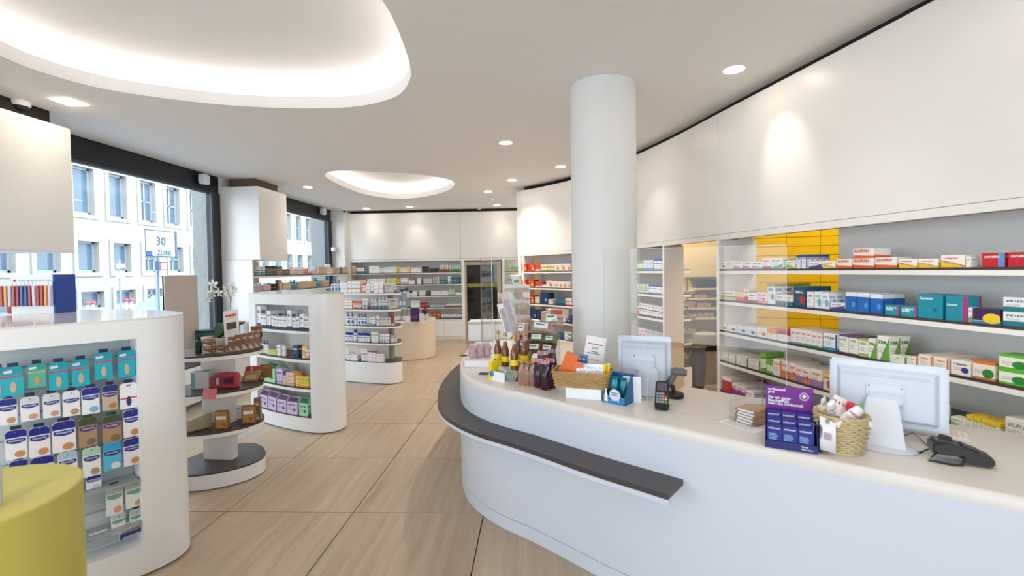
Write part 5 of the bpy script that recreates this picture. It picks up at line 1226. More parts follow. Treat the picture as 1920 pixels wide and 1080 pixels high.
bm = bmesh.new(); prism(bm, [(-.075, 0), (.06, 0), (.09, .085), (-.04, .085)], -.025, .025, M=Matrix.Rotation(PI/2, 4, 'X')); obj('body', bm, KR, t, bevel=.003); obj('window', B(-.04, .045, -.0265, -.0255, .02, .06), mat('pale_kraft_window', 'D5B98C', .3, noise=.2, nscale=30), t)
t = thing('gift_bag', 'red wrapped gift pack behind the kraft pack', 'bag', (p.x-.055, p.y+.10, TL[1]+.0006), .4)
bm = bmesh.new(); prism(bm, [(-.07, 0), (.07, 0), (.10, .115), (-.04, .12)], -.02, .02, M=Matrix.Rotation(PI/2, 4, 'X')); obj('body', bm, RED, t, bevel=.004); obj('ribbon', B(.0, .012, -.022, -.0205, 0, .115), mat('pale_ribbon', 'E8D8D4', .5), t)
t = thing('gift_bag', 'brown paper bag at the back right of the middle shelf', 'bag', (p.x+.05, p.y+.16, TL[1]+.0006), .3)
bm = bmesh.new(); prism(bm, [(-.04, 0), (.045, 0), (.05, .12), (-.05, .125)], -.02, .02, M=Matrix.Rotation(PI/2, 4, 'X')); obj('body', bm, mat('brown_paper', '8F6A45', .8, noise=.15), t, bevel=.003); obj('fold', B(-.045, .045, -.022, -.0205, .1, .112), KR, t)
# lowest level
def food_pack(x, y, rot, label):
    p = TPt(x, y, 2); t = thing('snack_pouch', label, 'pouch', (p.x, p.y+.02, TL[2]+.0006), rot)
    bm = bmesh.new(); prism(bm, [(-.055, 0), (.055, 0), (.052, .155), (-.052, .155)], -.018, .018, M=Matrix.Rotation(PI/2, 4, 'X')); obj('pouch', bm, mat('brown_pouch', '9A6A34', .55, noise=.2, nscale=20), t, bevel=.006)
    obj('print', B(-.042, .046, -.0195, -.0182, .01, .148), mat('honey_print', 'C9964E', .5, noise=.35, nscale=35), t); obj('label', B(-.038, .04, -.0205, -.0196, .085, .112), WPAPER, t)
    obj('stamp', B(.008, .036, -.0205, -.0196, .03, .058), mat('rust_print', 'B5602E', .5, noise=.3, nscale=80), t)
food_pack(414, 806, .12, 'brown pouch with white label, left one on the lowest table shelf')
food_pack(464.5, 795, .3, 'brown pouch with white label, right one on the lowest table shelf')
p = TPt(372, 806, 2); t = thing('cotton_pouch', 'beige cotton zip pouch leaning at left of the lowest shelf', 'pouch', (p.x+.0, p.y+.0, TL[2]+.0006), .9)
bm = bmesh.new(); prism(bm, [(-.10, 0), (.09, 0), (.10, .13), (-.07, .09)], -.018, .018, M=Matrix.Rotation(PI/2+.1, 4, 'X')); obj('body', bm, mat('cotton_beige', 'C4B59C', .85, noise=.12, nscale=30), t, bevel=.01); obj('zip', cover(bmesh.new(), lambda bm: tube(bm, [(-.07, -.02, .092), (.09, -.02, .13)], .003)), OAK, t)
mini('white', 452, 785, 2, 25, 26, .06, 'white carton behind the brown pouches on the lowest shelf', 'cartons on the round table', rot=.2)
mini('browncarton', 483, 787, 2, 11, 40, .05, 'tall brown carton at right end of the lowest table shelf', 'cartons on the round table', rot=.4)

# ---------------------------------------------------------------- low cabinets and panels by the near window
t = thing('low_cabinet', 'low white drawer cabinet with dark top under the near window', 'cabinet', (-4.8, 5.8, 0))
for k in range(3):
    y0_, y1_ = 4.4+k*.94, 4.4+(k+1)*.94-.006
    c = obj('drawer_unit', B(-5.14, -4.52, y0_, y1_, .05, .535), W_SHELF, t)
    for j in range(2): obj('drawer', B(-4.52, -4.50, y0_+.004+j*.47, y0_+.464+j*.47, .06, .53), W_SHELF, c)
obj('top', B(-5.14, -4.49, 4.4, 7.215, .535, .555), LINER, t); obj('plinth', B(-5.12, -4.56, 4.4, 7.215, 0, .05), W_SEAM, t); at0(t)
pa, pb = GX(305, 517, -4.95), GX(368.5, 517, -4.95)
t = thing('window_panel', 'plain beige panel standing before the near window', 'panel', (-4.95, (pa.y+pb.y)/2, .556))
obj('panel', B(-.012, .012, -(pb.y-pa.y)/2, (pb.y-pa.y)/2, .0, pa.z-.556), BEIGE, t, bevel=.002); obj('edge_strip', B(-.013, .013, -(pb.y-pa.y)/2, -(pb.y-pa.y)/2+.015, .001, pa.z-.557), WP, t)
p = GX(385, 640, -4.9); t = thing('storage_box', 'dark green box on the low cabinet behind the orchid', 'box', (-4.85, p.y-.05, .556)); obj('box', B(-.12, .12, -.1, .1, 0, .36), mat('petrol_box', '24565A', .5, noise=.1), t, bevel=.01); obj('lid', B(-.13, .13, -.11, .11, .36, .38), BLACKP, t, bevel=.004)
p = GX(465, 611, -4.8); t = thing('dark_tray', 'black oval tray on the far end of the low cabinet', 'tray', (-4.8, 7.0, .556)); bm = bmesh.new(); lathe(bm, [(.10, 0), (.10, .38), (.16, .40), (.17, .43), (.15, .43)], 24, sx=.9, sy=1.2); obj('tray', bm, BLACKP, t)

# ---------------------------------------------------------------- back office seen through the passage and over the shelves
YDR = mat('yellow_drawer_front', 'E6BC10', .35, noise=.03)
ya, yb_ = Vector((2.35, 5.72, 0)), Vector((4.4, 5.02, 0))
t = thing('drawer_bank', 'bright yellow bank of drawers behind the right wall shelving', 'drawers', (ya.x, ya.y, 0), math.atan2(yb_.y-ya.y, yb_.x-ya.x))
LD = (yb_-ya).length
obj('carcass', B(-.02, LD+.02, .012, .6, 0, 2.6), mat('yellow_carcass', 'B98C08', .6, noise=.05), t)
cw = .345; rh = .107
for i in range(int(LD/cw)+1):
    for j in range(8, 22):
        w1 = min((i+1)*cw, LD); obj('drawer_front', B(i*cw+.002, w1-.002, -.006, .012, .06+j*rh+.003, .06+(j+1)*rh-.003), YDR, t)
        if j % 2 == 0 and False: obj('drawer_gap', B(i*cw+.0, w1, -.001, .011, .06+j*rh-.003, .06+j*rh+.003), mat('dark_gap', '6A4E08', .7), t)
# office shelving at the rear of the passage
oy0 = 7.55
t = thing('office_shelving', 'cream office shelving seen through the passage', 'shelving', (2.6, oy0, 0))
xo0, xo1 = GY(1286, 560, oy0).x, GY(1352, 560, oy0).x+.9
for yy in (540, 559, 577, 596, 640):
    z = GY(1320, yy, oy0).z; obj('shelf', B(xo0-.2, xo1, oy0-.0 if yy < 640 else oy0-.35, oy0+.35, z-.03, z), mat('cream_board', 'DCC8A0', .5, noise=.04), t)
obj('back_panel', B(xo0-.2, xo1, oy0+.35, oy0+.37, 0, 2.6), mat('office_back_amber_light', 'C9AC78', .6, noise=.05), t); obj('side_panel', B(xo0-.22, xo0-.2, oy0, oy0+.37, 0, 2.6), _mats['cream_board'], t)  # back panel yellowed to carry the amber lamp light
obj('upper_panel', B(xo0-.2, xo1, oy0+.3, oy0+.33, GY(1320, 520, oy0).z, 2.6), _mats['cream_board'], t); at0(t)
def oz(yy): return GY(1320, yy, oy0).z
p = GY(1332, 537, oy0); t = thing('tray', 'black plastic tray on the top office shelf', 'tray', (p.x, oy0+.15, oz(540)+.001)); bm = bmesh.new(); prism(bm, [(-.2, 0), (.2, 0), (.24, .13), (-.24, .13)], -.12, .12, M=Matrix.Rotation(PI/2, 4, 'X')); obj('tub', bm, BLACKP, t, bevel=.01); obj('rim', B(-.25, .25, -.13, .13, .125, .14), BLACKP, t, bevel=.004)
p = GY(1330, 632, oy0); t = thing('storage_bin', 'green plastic storage bin on the office worktop', 'bin', (p.x, oy0+.0, oz(640)+.001)); bm = bmesh.new(); prism(bm, [(-.14, 0), (.14, 0), (.14, .09), (.0, .17), (-.14, .17)], -.09, .09, M=Matrix.Rotation(PI/2, 4, 'X')); obj('tub', bm, mat('green_plastic', '1F8A4A', .4, noise=.08), t, bevel=.006); obj('rim', B(-.15, .0, -.1, .1, .165, .178), _mats['green_plastic'], t)
p = GY(1345, 634, oy0); t = thing('storage_bin', 'orange tub beside the green bin', 'bin', (p.x+.04, oy0-.2, oz(640)+.001)); bm = bmesh.new(); lathe(bm, [(.06, 0), (.07, .12), (.075, .125)], 20); obj('tub', bm, mat('orange_plastic', 'D0803A', .4, noise=.08), t); bm = bmesh.new(); lathe(bm, [(.077, .12), (.077, .14)], 20); obj('lid', bm, WP, t)
for k, (x, yy, w, h) in enumerate(((1318, 559, .2, .05), (1300, 577, .12, .06), (1325, 577, .22, .07), (1302, 596, .14, .06), (1322, 596, .16, .07), (1337, 596, .1, .07))):
    p = GY(x, yy, oy0); spawn('cream', (p.x, oy0+.1, oz(yy)+.001), 0, w, .15, h, 'cream carton on the office shelves, %s counted from the upper left' % ORD[k], 'cartons on the office shelves')
# carousel of round trays
p = GY(1291, 640, 6.6); t = thing('tray_carousel', 'tower of cream rounded trays in the passage', 'carousel', (p.x-.02, 6.6, 0))
bm = bmesh.new(); lathe(bm, [(.02, 0), (.02, 1.6)], 10); obj('pole', bm, STEEL, t)
for yy in (548, 570, 596, 622, 648, 668, 691, 715):
    z = GY(1291, yy, 6.6).z; bm = bmesh.new(); lathe(bm, [(.10, z-.02), (.115, z), (.118, z+.03), (.11, z+.03), (.10, z+.005), (.02, z+.005)], 20); obj('tray', bm, mat('cream_plastic', 'E0D2A8', .4, noise=.05), t)
# waste bins
for k, (x, ymid, c) in enumerate(((1326, 745, 'B9AE98'),)):
    p = GY(x, 700, 6.9); t = thing('waste_bin', 'large grey beige swing bin on the passage floor', 'bin', (p.x, 6.95, 0)); bm = bmesh.new(); lathe(bm, [(.15, 0), (.2, .5)], 24, sy=.8); obj('body', bm, mat('bin_'+c, c, .5, noise=.05), t)
    bm = bmesh.new(); lathe(bm, [(.205, .5), (.21, .56), (.2, .58)], 24, sy=.8); obj('liner', bm, BLACKP, t); bm = bmesh.new(); lathe(bm, [(.2, .58), (.205, .62), (.18, .74), (.14, .76)], 24, sy=.8); obj('lid', bm, mat('bin_'+c, c, .5), t)
p = GY(1303, 700, 6.35); t = thing('bag_stand', 'grey bin bag hung in a wire frame in the passage', 'bag', (p.x+.02, 6.3, 0)); bm = bmesh.new(); lathe(bm, [(.06, 0), (.10, .2), (.11, .5), (.09, .62), (.1, .66)], 14)
for v in bm.verts: v.co.x += random.uniform(-.012, .012); v.co.y += random.uniform(-.012, .012)
obj('bag', bm, mat('grey_bag', '5A5A66', .4, noise=.2), t); bm = bmesh.new(); tube(bm, [(math.cos(a)*.12, math.sin(a)*.12, .66) for a in [2*PI*k/16 for k in range(17)]], .006); obj('ring', bm, STEEL, t)

# ---------------------------------------------------------------- outside: street, facade, signs, parked car
PLAST = mat('pale_facade_plaster', 'A3A098', .85, noise=.08, nscale=1.5, bump=.2)
t = struct('pavement', B(-8.7, X0-.05, -12, 60, -.3, -.06), mat('grey_pavement', '808284', .9, noise=.15, nscale=2))
struct('pavement', B(-15.99, -14.2, -12, 60, -.3, -.06), _mats['grey_pavement']); struct('road', B(-14.2, -8.7, -12, 60, -.4, -.2), mat('grey_asphalt', '77797C', .9, noise=.2, nscale=3))
XF = -16.0
fac = thing('facade', 'pale plaster office building across the street', 'building', (XF, 18, 0))
def facade_wall(wins, ya, yb, za, zb):
    rows_ = sorted(set((w[2], w[3]) for w in wins)); bm = bmesh.new(); z = za
    for z0_, z1_ in rows_:
        box(bm, XF-.4, XF, ya, yb, z, z0_); y = ya
        for w in sorted([w for w in wins if (w[2], w[3]) == (z0_, z1_)]):
            box(bm, XF-.4, XF, y, w[0], z0_, z1_); y = w[1]
        box(bm, XF-.4, XF, y, yb, z0_, z1_); z = z1_
    box(bm, XF-.4, XF, ya, yb, z, zb); return obj('wall', bm, PLAST, fac)
def yx(x, y): return GX(x, y, XF).y
def zx(x, y): return GX(x, y, XF).z
zu0, zu1 = zx(154, 401), zx(154, 313)
zl0, zl1 = zx(158, 511), zx(158, 452)
zb0, zb1 = zx(168, 578), zx(168, 547)
ups = [(yx(a, 370), yx(b, 370)) for a, b in ((135, 175), (203, 236), (262, 290), (310, 335), (358, 378))]
step = (ups[3][0]-ups[0][0])/3
wins = []
for k in range(-3, 21):
    a = ups[0][0]+step*k; b = a+step*.56
    if k in (0, 1, 2, 3): a, b = ups[k]
    wins.append((a, b, zu0, zu1))
    wins.append((a+.1, b+.1, zl0, zl1))
    wins.append((a+.15, b+.25, zb0, zb1))
    wins.append((a, b, zu1+1.2, zu1+1.2+(zu1-zu0)))
facade_wall(wins, -2, 62, -.2, 9.5)
FRM = mat('grey_window_frame', '8E98A2', .5, noise=.05); PANE = mat('reflecting_window_pane', '5F7484', .12, spec=.5, noise=.25, nscale=.6)
for k, w in enumerate(wins):
    if w[1] < 8: continue
    f = bmesh.new(); y0_, y1_, z0_, z1_ = w
    for a in ((y0_, y0_+.08, z0_, z1_), (y1_-.08, y1_, z0_, z1_), (y0_, y1_, z0_, z0_+.08), (y0_, y1_, z1_-.08, z1_)): box(f, XF-.22, XF-.14, *a)
    if 2 <= (k//4-3) <= 30: box(f, XF-.22, XF-.15, (y0_+y1_)/2-.03, (y0_+y1_)/2+.03, z0_, z1_); box(f, XF-.22, XF-.15, y0_, y1_, (z0_+z1_)/2-.03, (z0_+z1_)/2+.03)
    wf_ = obj('window', f, FRM, fac); obj('pane', B(XF-.2, XF-.19, y0_+.06, y1_-.06, z0_+.06, z1_-.06), PANE, wf_)
    s_ = bmesh.new()
    for a in ((y0_-.14, y0_, z0_-.14, z1_+.14), (y1_, y1_+.14, z0_-.14, z1_+.14), (y0_, y1_, z1_, z1_+.14), (y0_, y1_, z0_-.14, z0_)): box(s_, XF, XF+.05, *a)
    obj('surround', s_, PLAST, wf_)
at0(fac)
# rough stone pier of our own building outside the glass
q0 = GX(362, 450, -6.0); struct('trim_4', B(-6.0, XW-.12, q0.y, 7.9, -.1, 5), mat('rough_grey_stone', '8F9290', .95, noise=.35, nscale=14, bump=.8))
q0 = GX(583, 450, -6.0); struct('trim_5', B(-6.0, XW-.12, q0.y, 13, -.1, 5), _mats['rough_grey_stone'])
# speed zone sign
XS = -8.0
a_, b2 = GX(269, 427, XS), GX(331, 484, XS)
yc = (a_.y+b2.y)/2; wsg = (b2.y-a_.y); hs_ = a_.z-b2.z
t = thing('road_sign', 'square thirty zone road sign on a pole outside the near window', 'sign', (XS, yc, -.06), PI/2)
hz = b2.z+.06
obj('plate', B(-wsg/2, wsg/2, 0, .05, hz, hz+hs_), mat('sign_white', 'DDE3E8', .4, noise=.04), t, bevel=.02)
obj('side_box', B(wsg/2-.02, wsg/2+.07, .03, .10, hz, hz+hs_), mat('sign_back', '6C8496', .5, noise=.1), t)
SG = mat('sign_slate_print', '4A5A70', .5); SR = mat('sign_faded_ring', 'C9D6CF', .5)
bm = bmesh.new(); ro, ri = hs_*.34, hs_*.28; n = 40
for k in range(n):
    a, b = 2*PI*k/n, 2*PI*(k+1)/n
    v = [bm.verts.new((math.cos(x)*r, -.004, hz+hs_*.6+math.sin(x)*r)) for x, r in ((a, ri), (b, ri), (b, ro), (a, ro))]; bm.faces.new(v)
obj('ring', bm, SR, t)
text('30', hs_*.42, SG, t, (0, -.008, hz+hs_*.45), align='CENTER', bold=.005); text('ZONE', hs_*.24, SG, t, (.09, -.008, hz+hs_*.09), align='CENTER')
bm = bmesh.new()
for a in ((-wsg/2+.02, wsg/2-.02, hz+.02, hz+.035), (-wsg/2+.02, wsg/2-.02, hz+hs_-.035, hz+hs_-.02)): box(bm, a[0], a[1], -.006, -.001, a[2], a[3])
for x in (-wsg/2+.02, wsg/2-.035): box(bm, x, x+.015, -.006, -.001, hz+.02, hz+hs_-.02)
obj('border', bm, SG, t)
obj('sticker', B(-wsg/2+.03, -wsg/2+.19, -.006, -.001, hz+.03, hz+.13), mat('blue_sticker', '3F7FC0', .5, noise=.4, nscale=20), t, bevel=.001)
bm = bmesh.new(); lathe(bm, [(.035, 0), (.035, hz+hs_)], 12, M=Matrix.Translation((.0, .10, 0))); obj('pole', bm, mat('galvanised_pole', '9FB0BC', .4, metal=.5, noise=.2), t)
zz0 = GX(300, 507, XS).z+.06; obj('small_plate', B(-.18, .16, .0, .02, zz0, zz0+.19), mat('sign_white', 'DDE3E8'), t); obj('small_print', cover(bmesh.new(), lambda bm: (box(bm, -.18, -.05, -.004, -.001, zz0, zz0+.19))), mat('blue_grey_plate', '4A6A90', .5, noise=.2), t)
bm = bmesh.new()
for a in ((-.04, .155, zz0+.005, zz0+.02), (-.04, .155, zz0+.17, zz0+.185), (-.04, -.025, zz0+.005, zz0+.185), (.14, .155, zz0+.005, zz0+.185)): box(bm, a[0], a[1], -.004, -.001, a[2], a[3])
obj('red_border', bm, mat('red_print', 'C8283A'), t)
XS2 = -14.3
p = GX(224, 500, XS2); t = thing('sign_post', 'thin street post with small white plates and striped foot', 'sign', (XS2, p.y, -.06), PI/2)
zt = p.z+.3; bm = bmesh.new(); lathe(bm, [(.03, 0), (.03, zt)], 10); obj('pole', bm, _mats['galvanised_pole'], t)
for a, b in ((495, 503), (510, 521)):
    z1_, z0_ = GX(224, a, XS2).z+.06, GX(224, b, XS2).z+.06; obj('plate', B(-.16, .16, -.05, -.035, z0_, z1_), WP, t)
for k, (x0_, x1_) in enumerate(((160, 168), (170, 178), (232, 240), (243, 250))):
    p = GX((x0_+x1_)/2, 560, -15.2); t = thing('bollard', 'red and white street bollard, %s of four before the facade' % ORD[k], 'bollard', (-15.2, p.y, -.06), 0, 'bollards before the facade')
    bm = bmesh.new(); lathe(bm, [(.045, 0), (.045, .85)], 12); obj('post', bm, WP, t); bm = bmesh.new(); lathe(bm, [(.075, .85), (.085, .9), (.05, .96)], 14); obj('head', bm, mat('red_head', 'B9505A', .5, noise=.1), t)
# parked car
car = thing('car', 'dark parked car seen over the near gondola through the window', 'car', (-10.0, 12.7, -.2), PI/2)
prof = [(-2.1, .35), (-2.15, .62), (-2.0, .80), (-1.25, .93), (-.55, 1.36), (-.1, 1.44), (.7, 1.42), (1.5, 1.05), (2.0, .95), (2.1, .7), (2.1, .35)]
bm = bmesh.new(); rr = []
for s_ in (-1, 1):
    rr.append([bm.verts.new((x, s_*(.85 if z < .96 else .85-(z-.96)*.55), z)) for x, z in prof])
n = len(prof)
for k in range(n): bm.faces.new((rr[0][k], rr[0][(k+1) % n], rr[1][(k+1) % n], rr[1][k]))
bm.faces.new(rr[0]); bm.faces.new(rr[1][::-1]); obj('body', bm, mat('car_paint_dark', '262D33', .35, noise=.1), car, bevel=.05)
CG = mat('car_glass', '7FA6A2', .15, spec=.5, noise=.2, nscale=2)
for s_ in (-1, 1):
    bm = bmesh.new(); v = [bm.verts.new((x, s_*(.862-(max(z, .96)-.96)*.55), z)) for x, z in ((-1.1, .97), (-.52, 1.32), (.55, 1.36), (1.25, 1.0))]; bm.faces.new(v if s_ < 0 else v[::-1]); obj('side_window', bm, CG, car)
    for wx in (-1.35, 1.35):
        bm = bmesh.new(); lathe(bm, [(.2, -.1), (.32, -.1), (.33, -.08), (.33, .08), (.32, .1), (.2, .1)], 24, M=Matrix.Translation((wx, s_*.8, .33)) @ Matrix.Rotation(PI/2, 4, 'X')); obj('wheel', bm, BLACKP, car)
bm = bmesh.new(); v = [bm.verts.new(q) for q in ((-1.2, -.8, .98), (-1.2, .8, .98), (-.56, .6, 1.37), (-.56, -.6, 1.37))]; bm.faces.new(v); obj('windscreen', bm, CG, car)
obj('mirror', B(-.95, -.8, -1.02, -.86, .98, 1.12), BLACKP, car, bevel=.03)
# ---------------------------------------------------------------- the sales counter
ZC = .95
OC = Path([(-.25, 6.5), (-.48, 6.1), (-.62, 5.5), (-.69, 4.9), (-.70, 4.45), (-.685, 4.1), (-.65, 3.85), (-.585, 3.55), (-.50, 3.34), (-.38, 3.17), (-.23, 3.02), (-.03, 2.87), (.18, 2.69), (.385, 2.51), (.63, 2.32), (.77, 2.21), (1.005, 2.02), (1.21, 1.87), (1.42, 1.73), (1.66, 1.57), (2.1, 1.27), (2.6, .95)], 6)
inner = [(3.0, 1.45), (2.27, 2.18), (1.29, 2.83), (1.0, 3.08), (.905, 2.93), (.78, 2.95), (.62, 3.12), (.42, 3.32), (.26, 3.5), (.12, 3.75), (.05, 4.1), (.05, 4.7), (.12, 5.6), (.25, 6.5)]
cfull = OC.p+[Vector(q) for q in inner]
t = thing('sales_counter', 'long white curved sales counter with dark wooden ledge', 'counter', (.5, 3.3, 0))
def cslab(nm, off, z0, z1, m, bevel=0):
    bm = bmesh.new(); pts = OC.off(off).p+[Vector(q) for q in inner]; prism(bm, pts, z0, z1); return obj(nm, bm, m, t, bevel=bevel, segs=3) if False else obj(nm, bm, m, t, smooth=.5)
cslab('plinth', .0, .0, .085, W_SALES); cslab('plinth_gap', -.012, .085, .089, W_SEAM); cslab('front', .0, .089, .90, W_SALES)
# rounded lip: a stack of thin offsets gives the soft edge
bm = bmesh.new(); lipprof = [(0, .90), (0, .928), (-.003, .938), (-.008, .945), (-.015, .949), (-.022, .95)]
rows_ = []
for off, z in lipprof:
    rows_.append([bm.verts.new((q.x, q.y, z)) for q in OC.off(off).p]+[bm.verts.new((q[0], q[1], z)) for q in inner])
for a, b in zip(rows_, rows_[1:]):
    for k in range(len(a)): bm.faces.new((a[k], a[(k+1) % len(a)], b[(k+1) % len(a)], b[k]))
bm.faces.new(rows_[-1]); bm.faces.new(rows_[0][::-1]); obj('worktop', bm, mat('counter_top_white', 'DCD8D4', .25, noise=.02, nscale=2), t, smooth=.9)
sL0 = OC.px(1281, .70); sLs = .55
lp = OC.sub(sLs, sL0)
def ledge_outline(w):
    out = []; n = len(lp.p); o = []
    for i, q in enumerate(lp.p):
        a = lp.p[max(i-1, 0)]; b = lp.p[min(i+1, n-1)]; v = (b-a).normalized(); tt = min(1, lp.c[i]/1.4); ww = w*math.sin(tt*PI/2)**.7 if tt < 1 else w
        o.append(q+Vector((v.y, -v.x))*(ww if ww > .003 else .003))
    return o
def ledge(nm, w, z0, z1, m):
    o = ledge_outline(w); ins = lp.off(-.01).p
    bm = bmesh.new(); prism(bm, o+ins[::-1], z0, z1); return obj(nm, bm, m, t, smooth=.5)
# path runs left to right with the customers on its outer right-hand side
ledge('ledge', .19, .672, .70, DWOOD); ledge('ledge_support', .185, .645, .672, W_SALES)
# flush joint line in the worktop
def joint(pts):
    bm = bmesh.new()
    for a, b in zip(pts, pts[1:]):
        v = (b-a).normalized(); s_ = Vector((-v.y, v.x, 0))*.0012
        bm.faces.new([bm.verts.new(q) for q in (a-s_, b-s_, b+s_, a+s_)])
    return obj('joint', bm, W_SEAM, t)
joint([G(x, y, ZC+.0006) for x, y in ((1258, 770), (1300, 778), (1335, 786), (1352, 786), (1375, 782))])
at0(t)
CT = lambda x, y: G(x, y, ZC)
def cth(name, label, cat, x, y, rot=0, group=None, dz=.0006):
    p = CT(x, y); return thing(name, label, cat, (p.x, p.y, ZC+dz), rot, group)
def ctang(x):  # counter tangent angle near pixel column x
    s_ = OC.px(x, ZC); q, v, nn = OC.at(s_); return math.atan2(v.y, v.x)

# --- monitors, seen from behind
MW = mat('bluish_white_plastic', 'CDD5E2', .4, noise=.02); MW2 = mat('bluish_white_shell', 'C6CFDE', .4, noise=.02)
def monitor(name_label, base, head, yaw, w, h, tilt, stand_h):
    t = thing('monitor', name_label, 'monitor', (base[0], base[1], ZC+.0006), yaw)
    hx, hy, hz = head   # centre of the panel in local coordinates
    M = Matrix.Translation((hx, hy, hz)) @ Matrix.Rotation(tilt, 4, 'X')
    obj('bezel', B(-w/2, w/2, 0, .028, -h/2, h/2, M=M), MW, t, bevel=.008)
    bm = bmesh.new()
    a, b = .86, .80
    lo = [Vector((s*w/2*a, 0, k*h/2*b-.0)) for s, k in ((-1, -1), (1, -1), (1, 1), (-1, 1))]
    hi = [Vector((s*w/2*(a-.08), -.028, k*h/2*(b-.1))) for s, k in ((-1, -1), (1, -1), (1, 1), (-1, 1))]
    v0 = [bm.verts.new(M @ q) for q in lo]; v1 = [bm.verts.new(M @ q) for q in hi]
    for k in range(4): bm.faces.new((v0[k], v0[(k+1) % 4], v1[(k+1) % 4], v1[k]))
    bm.faces.new(v1); obj('rear_shell', bm, MW2, t, bevel=.003)
    bm = bmesh.new()
    for k in range(2):
        for i in range(44):
            if i in (21, 22): continue
            x = -w*.36+i*w*.72/44; box(bm, x, x+w*.010, -.0288, -.0275, h*.27+k*.009, h*.27+k*.009+.003, M=M)
    obj('vent_slots', bm, mat('vent_grey', '9AA3B2', .6), t)
    obj('hinge_plate', B(-.07, .07, -.036, -.028, -h*.12, h*.17, M=M), MW, t, bevel=.002)
    for s in (-1, 1): obj('screw', B(s*.058-.004, s*.058+.004, -.0375, -.036, h*.12, h*.135, M=M), DGREYP, t)
    obj('hinge', B(-.062, .062, -.052, -.034, -h*.14, h*.04, M=M), MW2, t, bevel=.006)
    obj('screen', B(-w/2+.015, w/2-.015, .0275, .0285, -h/2+.015, h/2-.015, M=M), mat('screen_black', '101418', .1), t)
    bm = bmesh.new(); M2 = Matrix.Translation((0, -.01, 0)) @ Matrix.Rotation(-.12, 4, 'X')
    top = stand_h; lo = [(-.085, -.03, .004), (.085, -.03, .004), (.085, .0, .004), (-.085, .0, .004)]; hi = [(-.055, hy-.055, top), (.055, hy-.055, top), (.055, hy-.03, top), (-.055, hy-.03, top)]
    v0 = [bm.verts.new(q) for q in lo]; v1 = [bm.verts.new(q) for q in hi]
    for k in range(4): bm.faces.new((v0[k], v0[(k+1) % 4], v1[(k+1) % 4], v1[k]))
    bm.faces.new(v0[::-1]); bm.faces.new(v1); obj('stand', bm, MW, t, bevel=.006)
    bm = bmesh.new(); lathe(bm, [(.12, 0), (.125, .006), (.10, .014), (.02, .018)], 28, sx=1.0, sy=.75); obj('foot', bm, MW, t, loc=(0, .02, 0))
    return t
mA, mB = Vector((1.51, 2.30)), Vector((1.85, 2.03))
yawm = math.atan2(mB.y-mA.y, mB.x-mA.x)
monitor('white flat monitor seen from behind at the right end of the counter', G(1652, 840), (0.01, .15, .205), yawm, .425, .29, -.08, .20)
# keyboard under it
p = CT(1752, 817); t = thing('keyboard', 'white keyboard behind the right monitor', 'keyboard', (p.x+.02, p.y+.03, ZC+.0006), yawm)
obj('case', B(-.16, .12, -.06, .06, 0, .012), mat('keyboard_white', 'DCD9DA', .5), t, bevel=.003)
bm = bmesh.new()
for r_ in range(5):
    for c_k in range(15): box(bm, -.153+c_k*.018, -.153+c_k*.018+.0145, -.052+r_*.021, -.052+r_*.021+.017, .012, .017)
tag(obj('keys', bm, mat('key_cream', 'E9E1DA', .5), t), kind='stuff')
# second monitor in the middle, tinted by the clear screen before it
p = CT(1222, 752); yaw2 = -.33
monitor('white flat monitor seen from behind in the middle of the counter', (p.x+.02, p.y+.16), (-.03, .04, .19), yaw2, .335, .34, -.12, .17)
t = thing('paper_stand', 'upright white card leaning on the middle monitor', 'card', tuple(CT(1187, 756)+Vector((0, .02, .0006))), yaw2); obj('card', B(-.052, .052, 0, .003, 0, .155, M=Matrix.Rotation(.06, 4, 'X')), WPAPER, t); obj('foot', B(-.052, .052, -.01, .03, 0, .003), WP, t)

# --- card terminals
def keypad(t, x0, y0, dx, dy, z, cols_, rows__, w, h, m):
    for r_ in range(rows__):
        for c_k in range(cols_): obj('key', B(x0+c_k*dx, x0+c_k*dx+w, y0+r_*dy, y0+r_*dy+h, z, z+.0025), m, t)
p = CT(1243, 771); t = thing('card_terminal', 'upright black card terminal with green key on the counter', 'card terminal', (p.x-.005, p.y+.01, ZC+.0006), -.35)
M = Matrix.Translation((0, 0, .012)) @ Matrix.Rotation(.95, 4, 'X')
obj('base', B(-.038, .038, -.0, .10, 0, .018), BLACKP, t, bevel=.006)
bdy = obj('body', B(-.037, .037, 0, .155, .0, .026, M=M), BLACKP, t, bevel=.007)
obj('screen', B(-.026, .026, .095, .142, .0262, .0272, M=M), mat('terminal_screen', '55565F', .15), t)
for r_ in range(4):
    for c_k in range(3): obj('key', B(-.028+c_k*.015, -.028+c_k*.015+.012, .022+r_*.016, .022+r_*.016+.012, .0262, .0285, M=M), mat('grey_keys', '8E9096', .5), t)
for k, c in enumerate(('3FB05A', 'E0B43A', 'C84A4A')): obj('key', B(.017, .031, .022+k*.016, .034+k*.016, .0262, .0285, M=M), mat('key_'+c, c, .5), t)
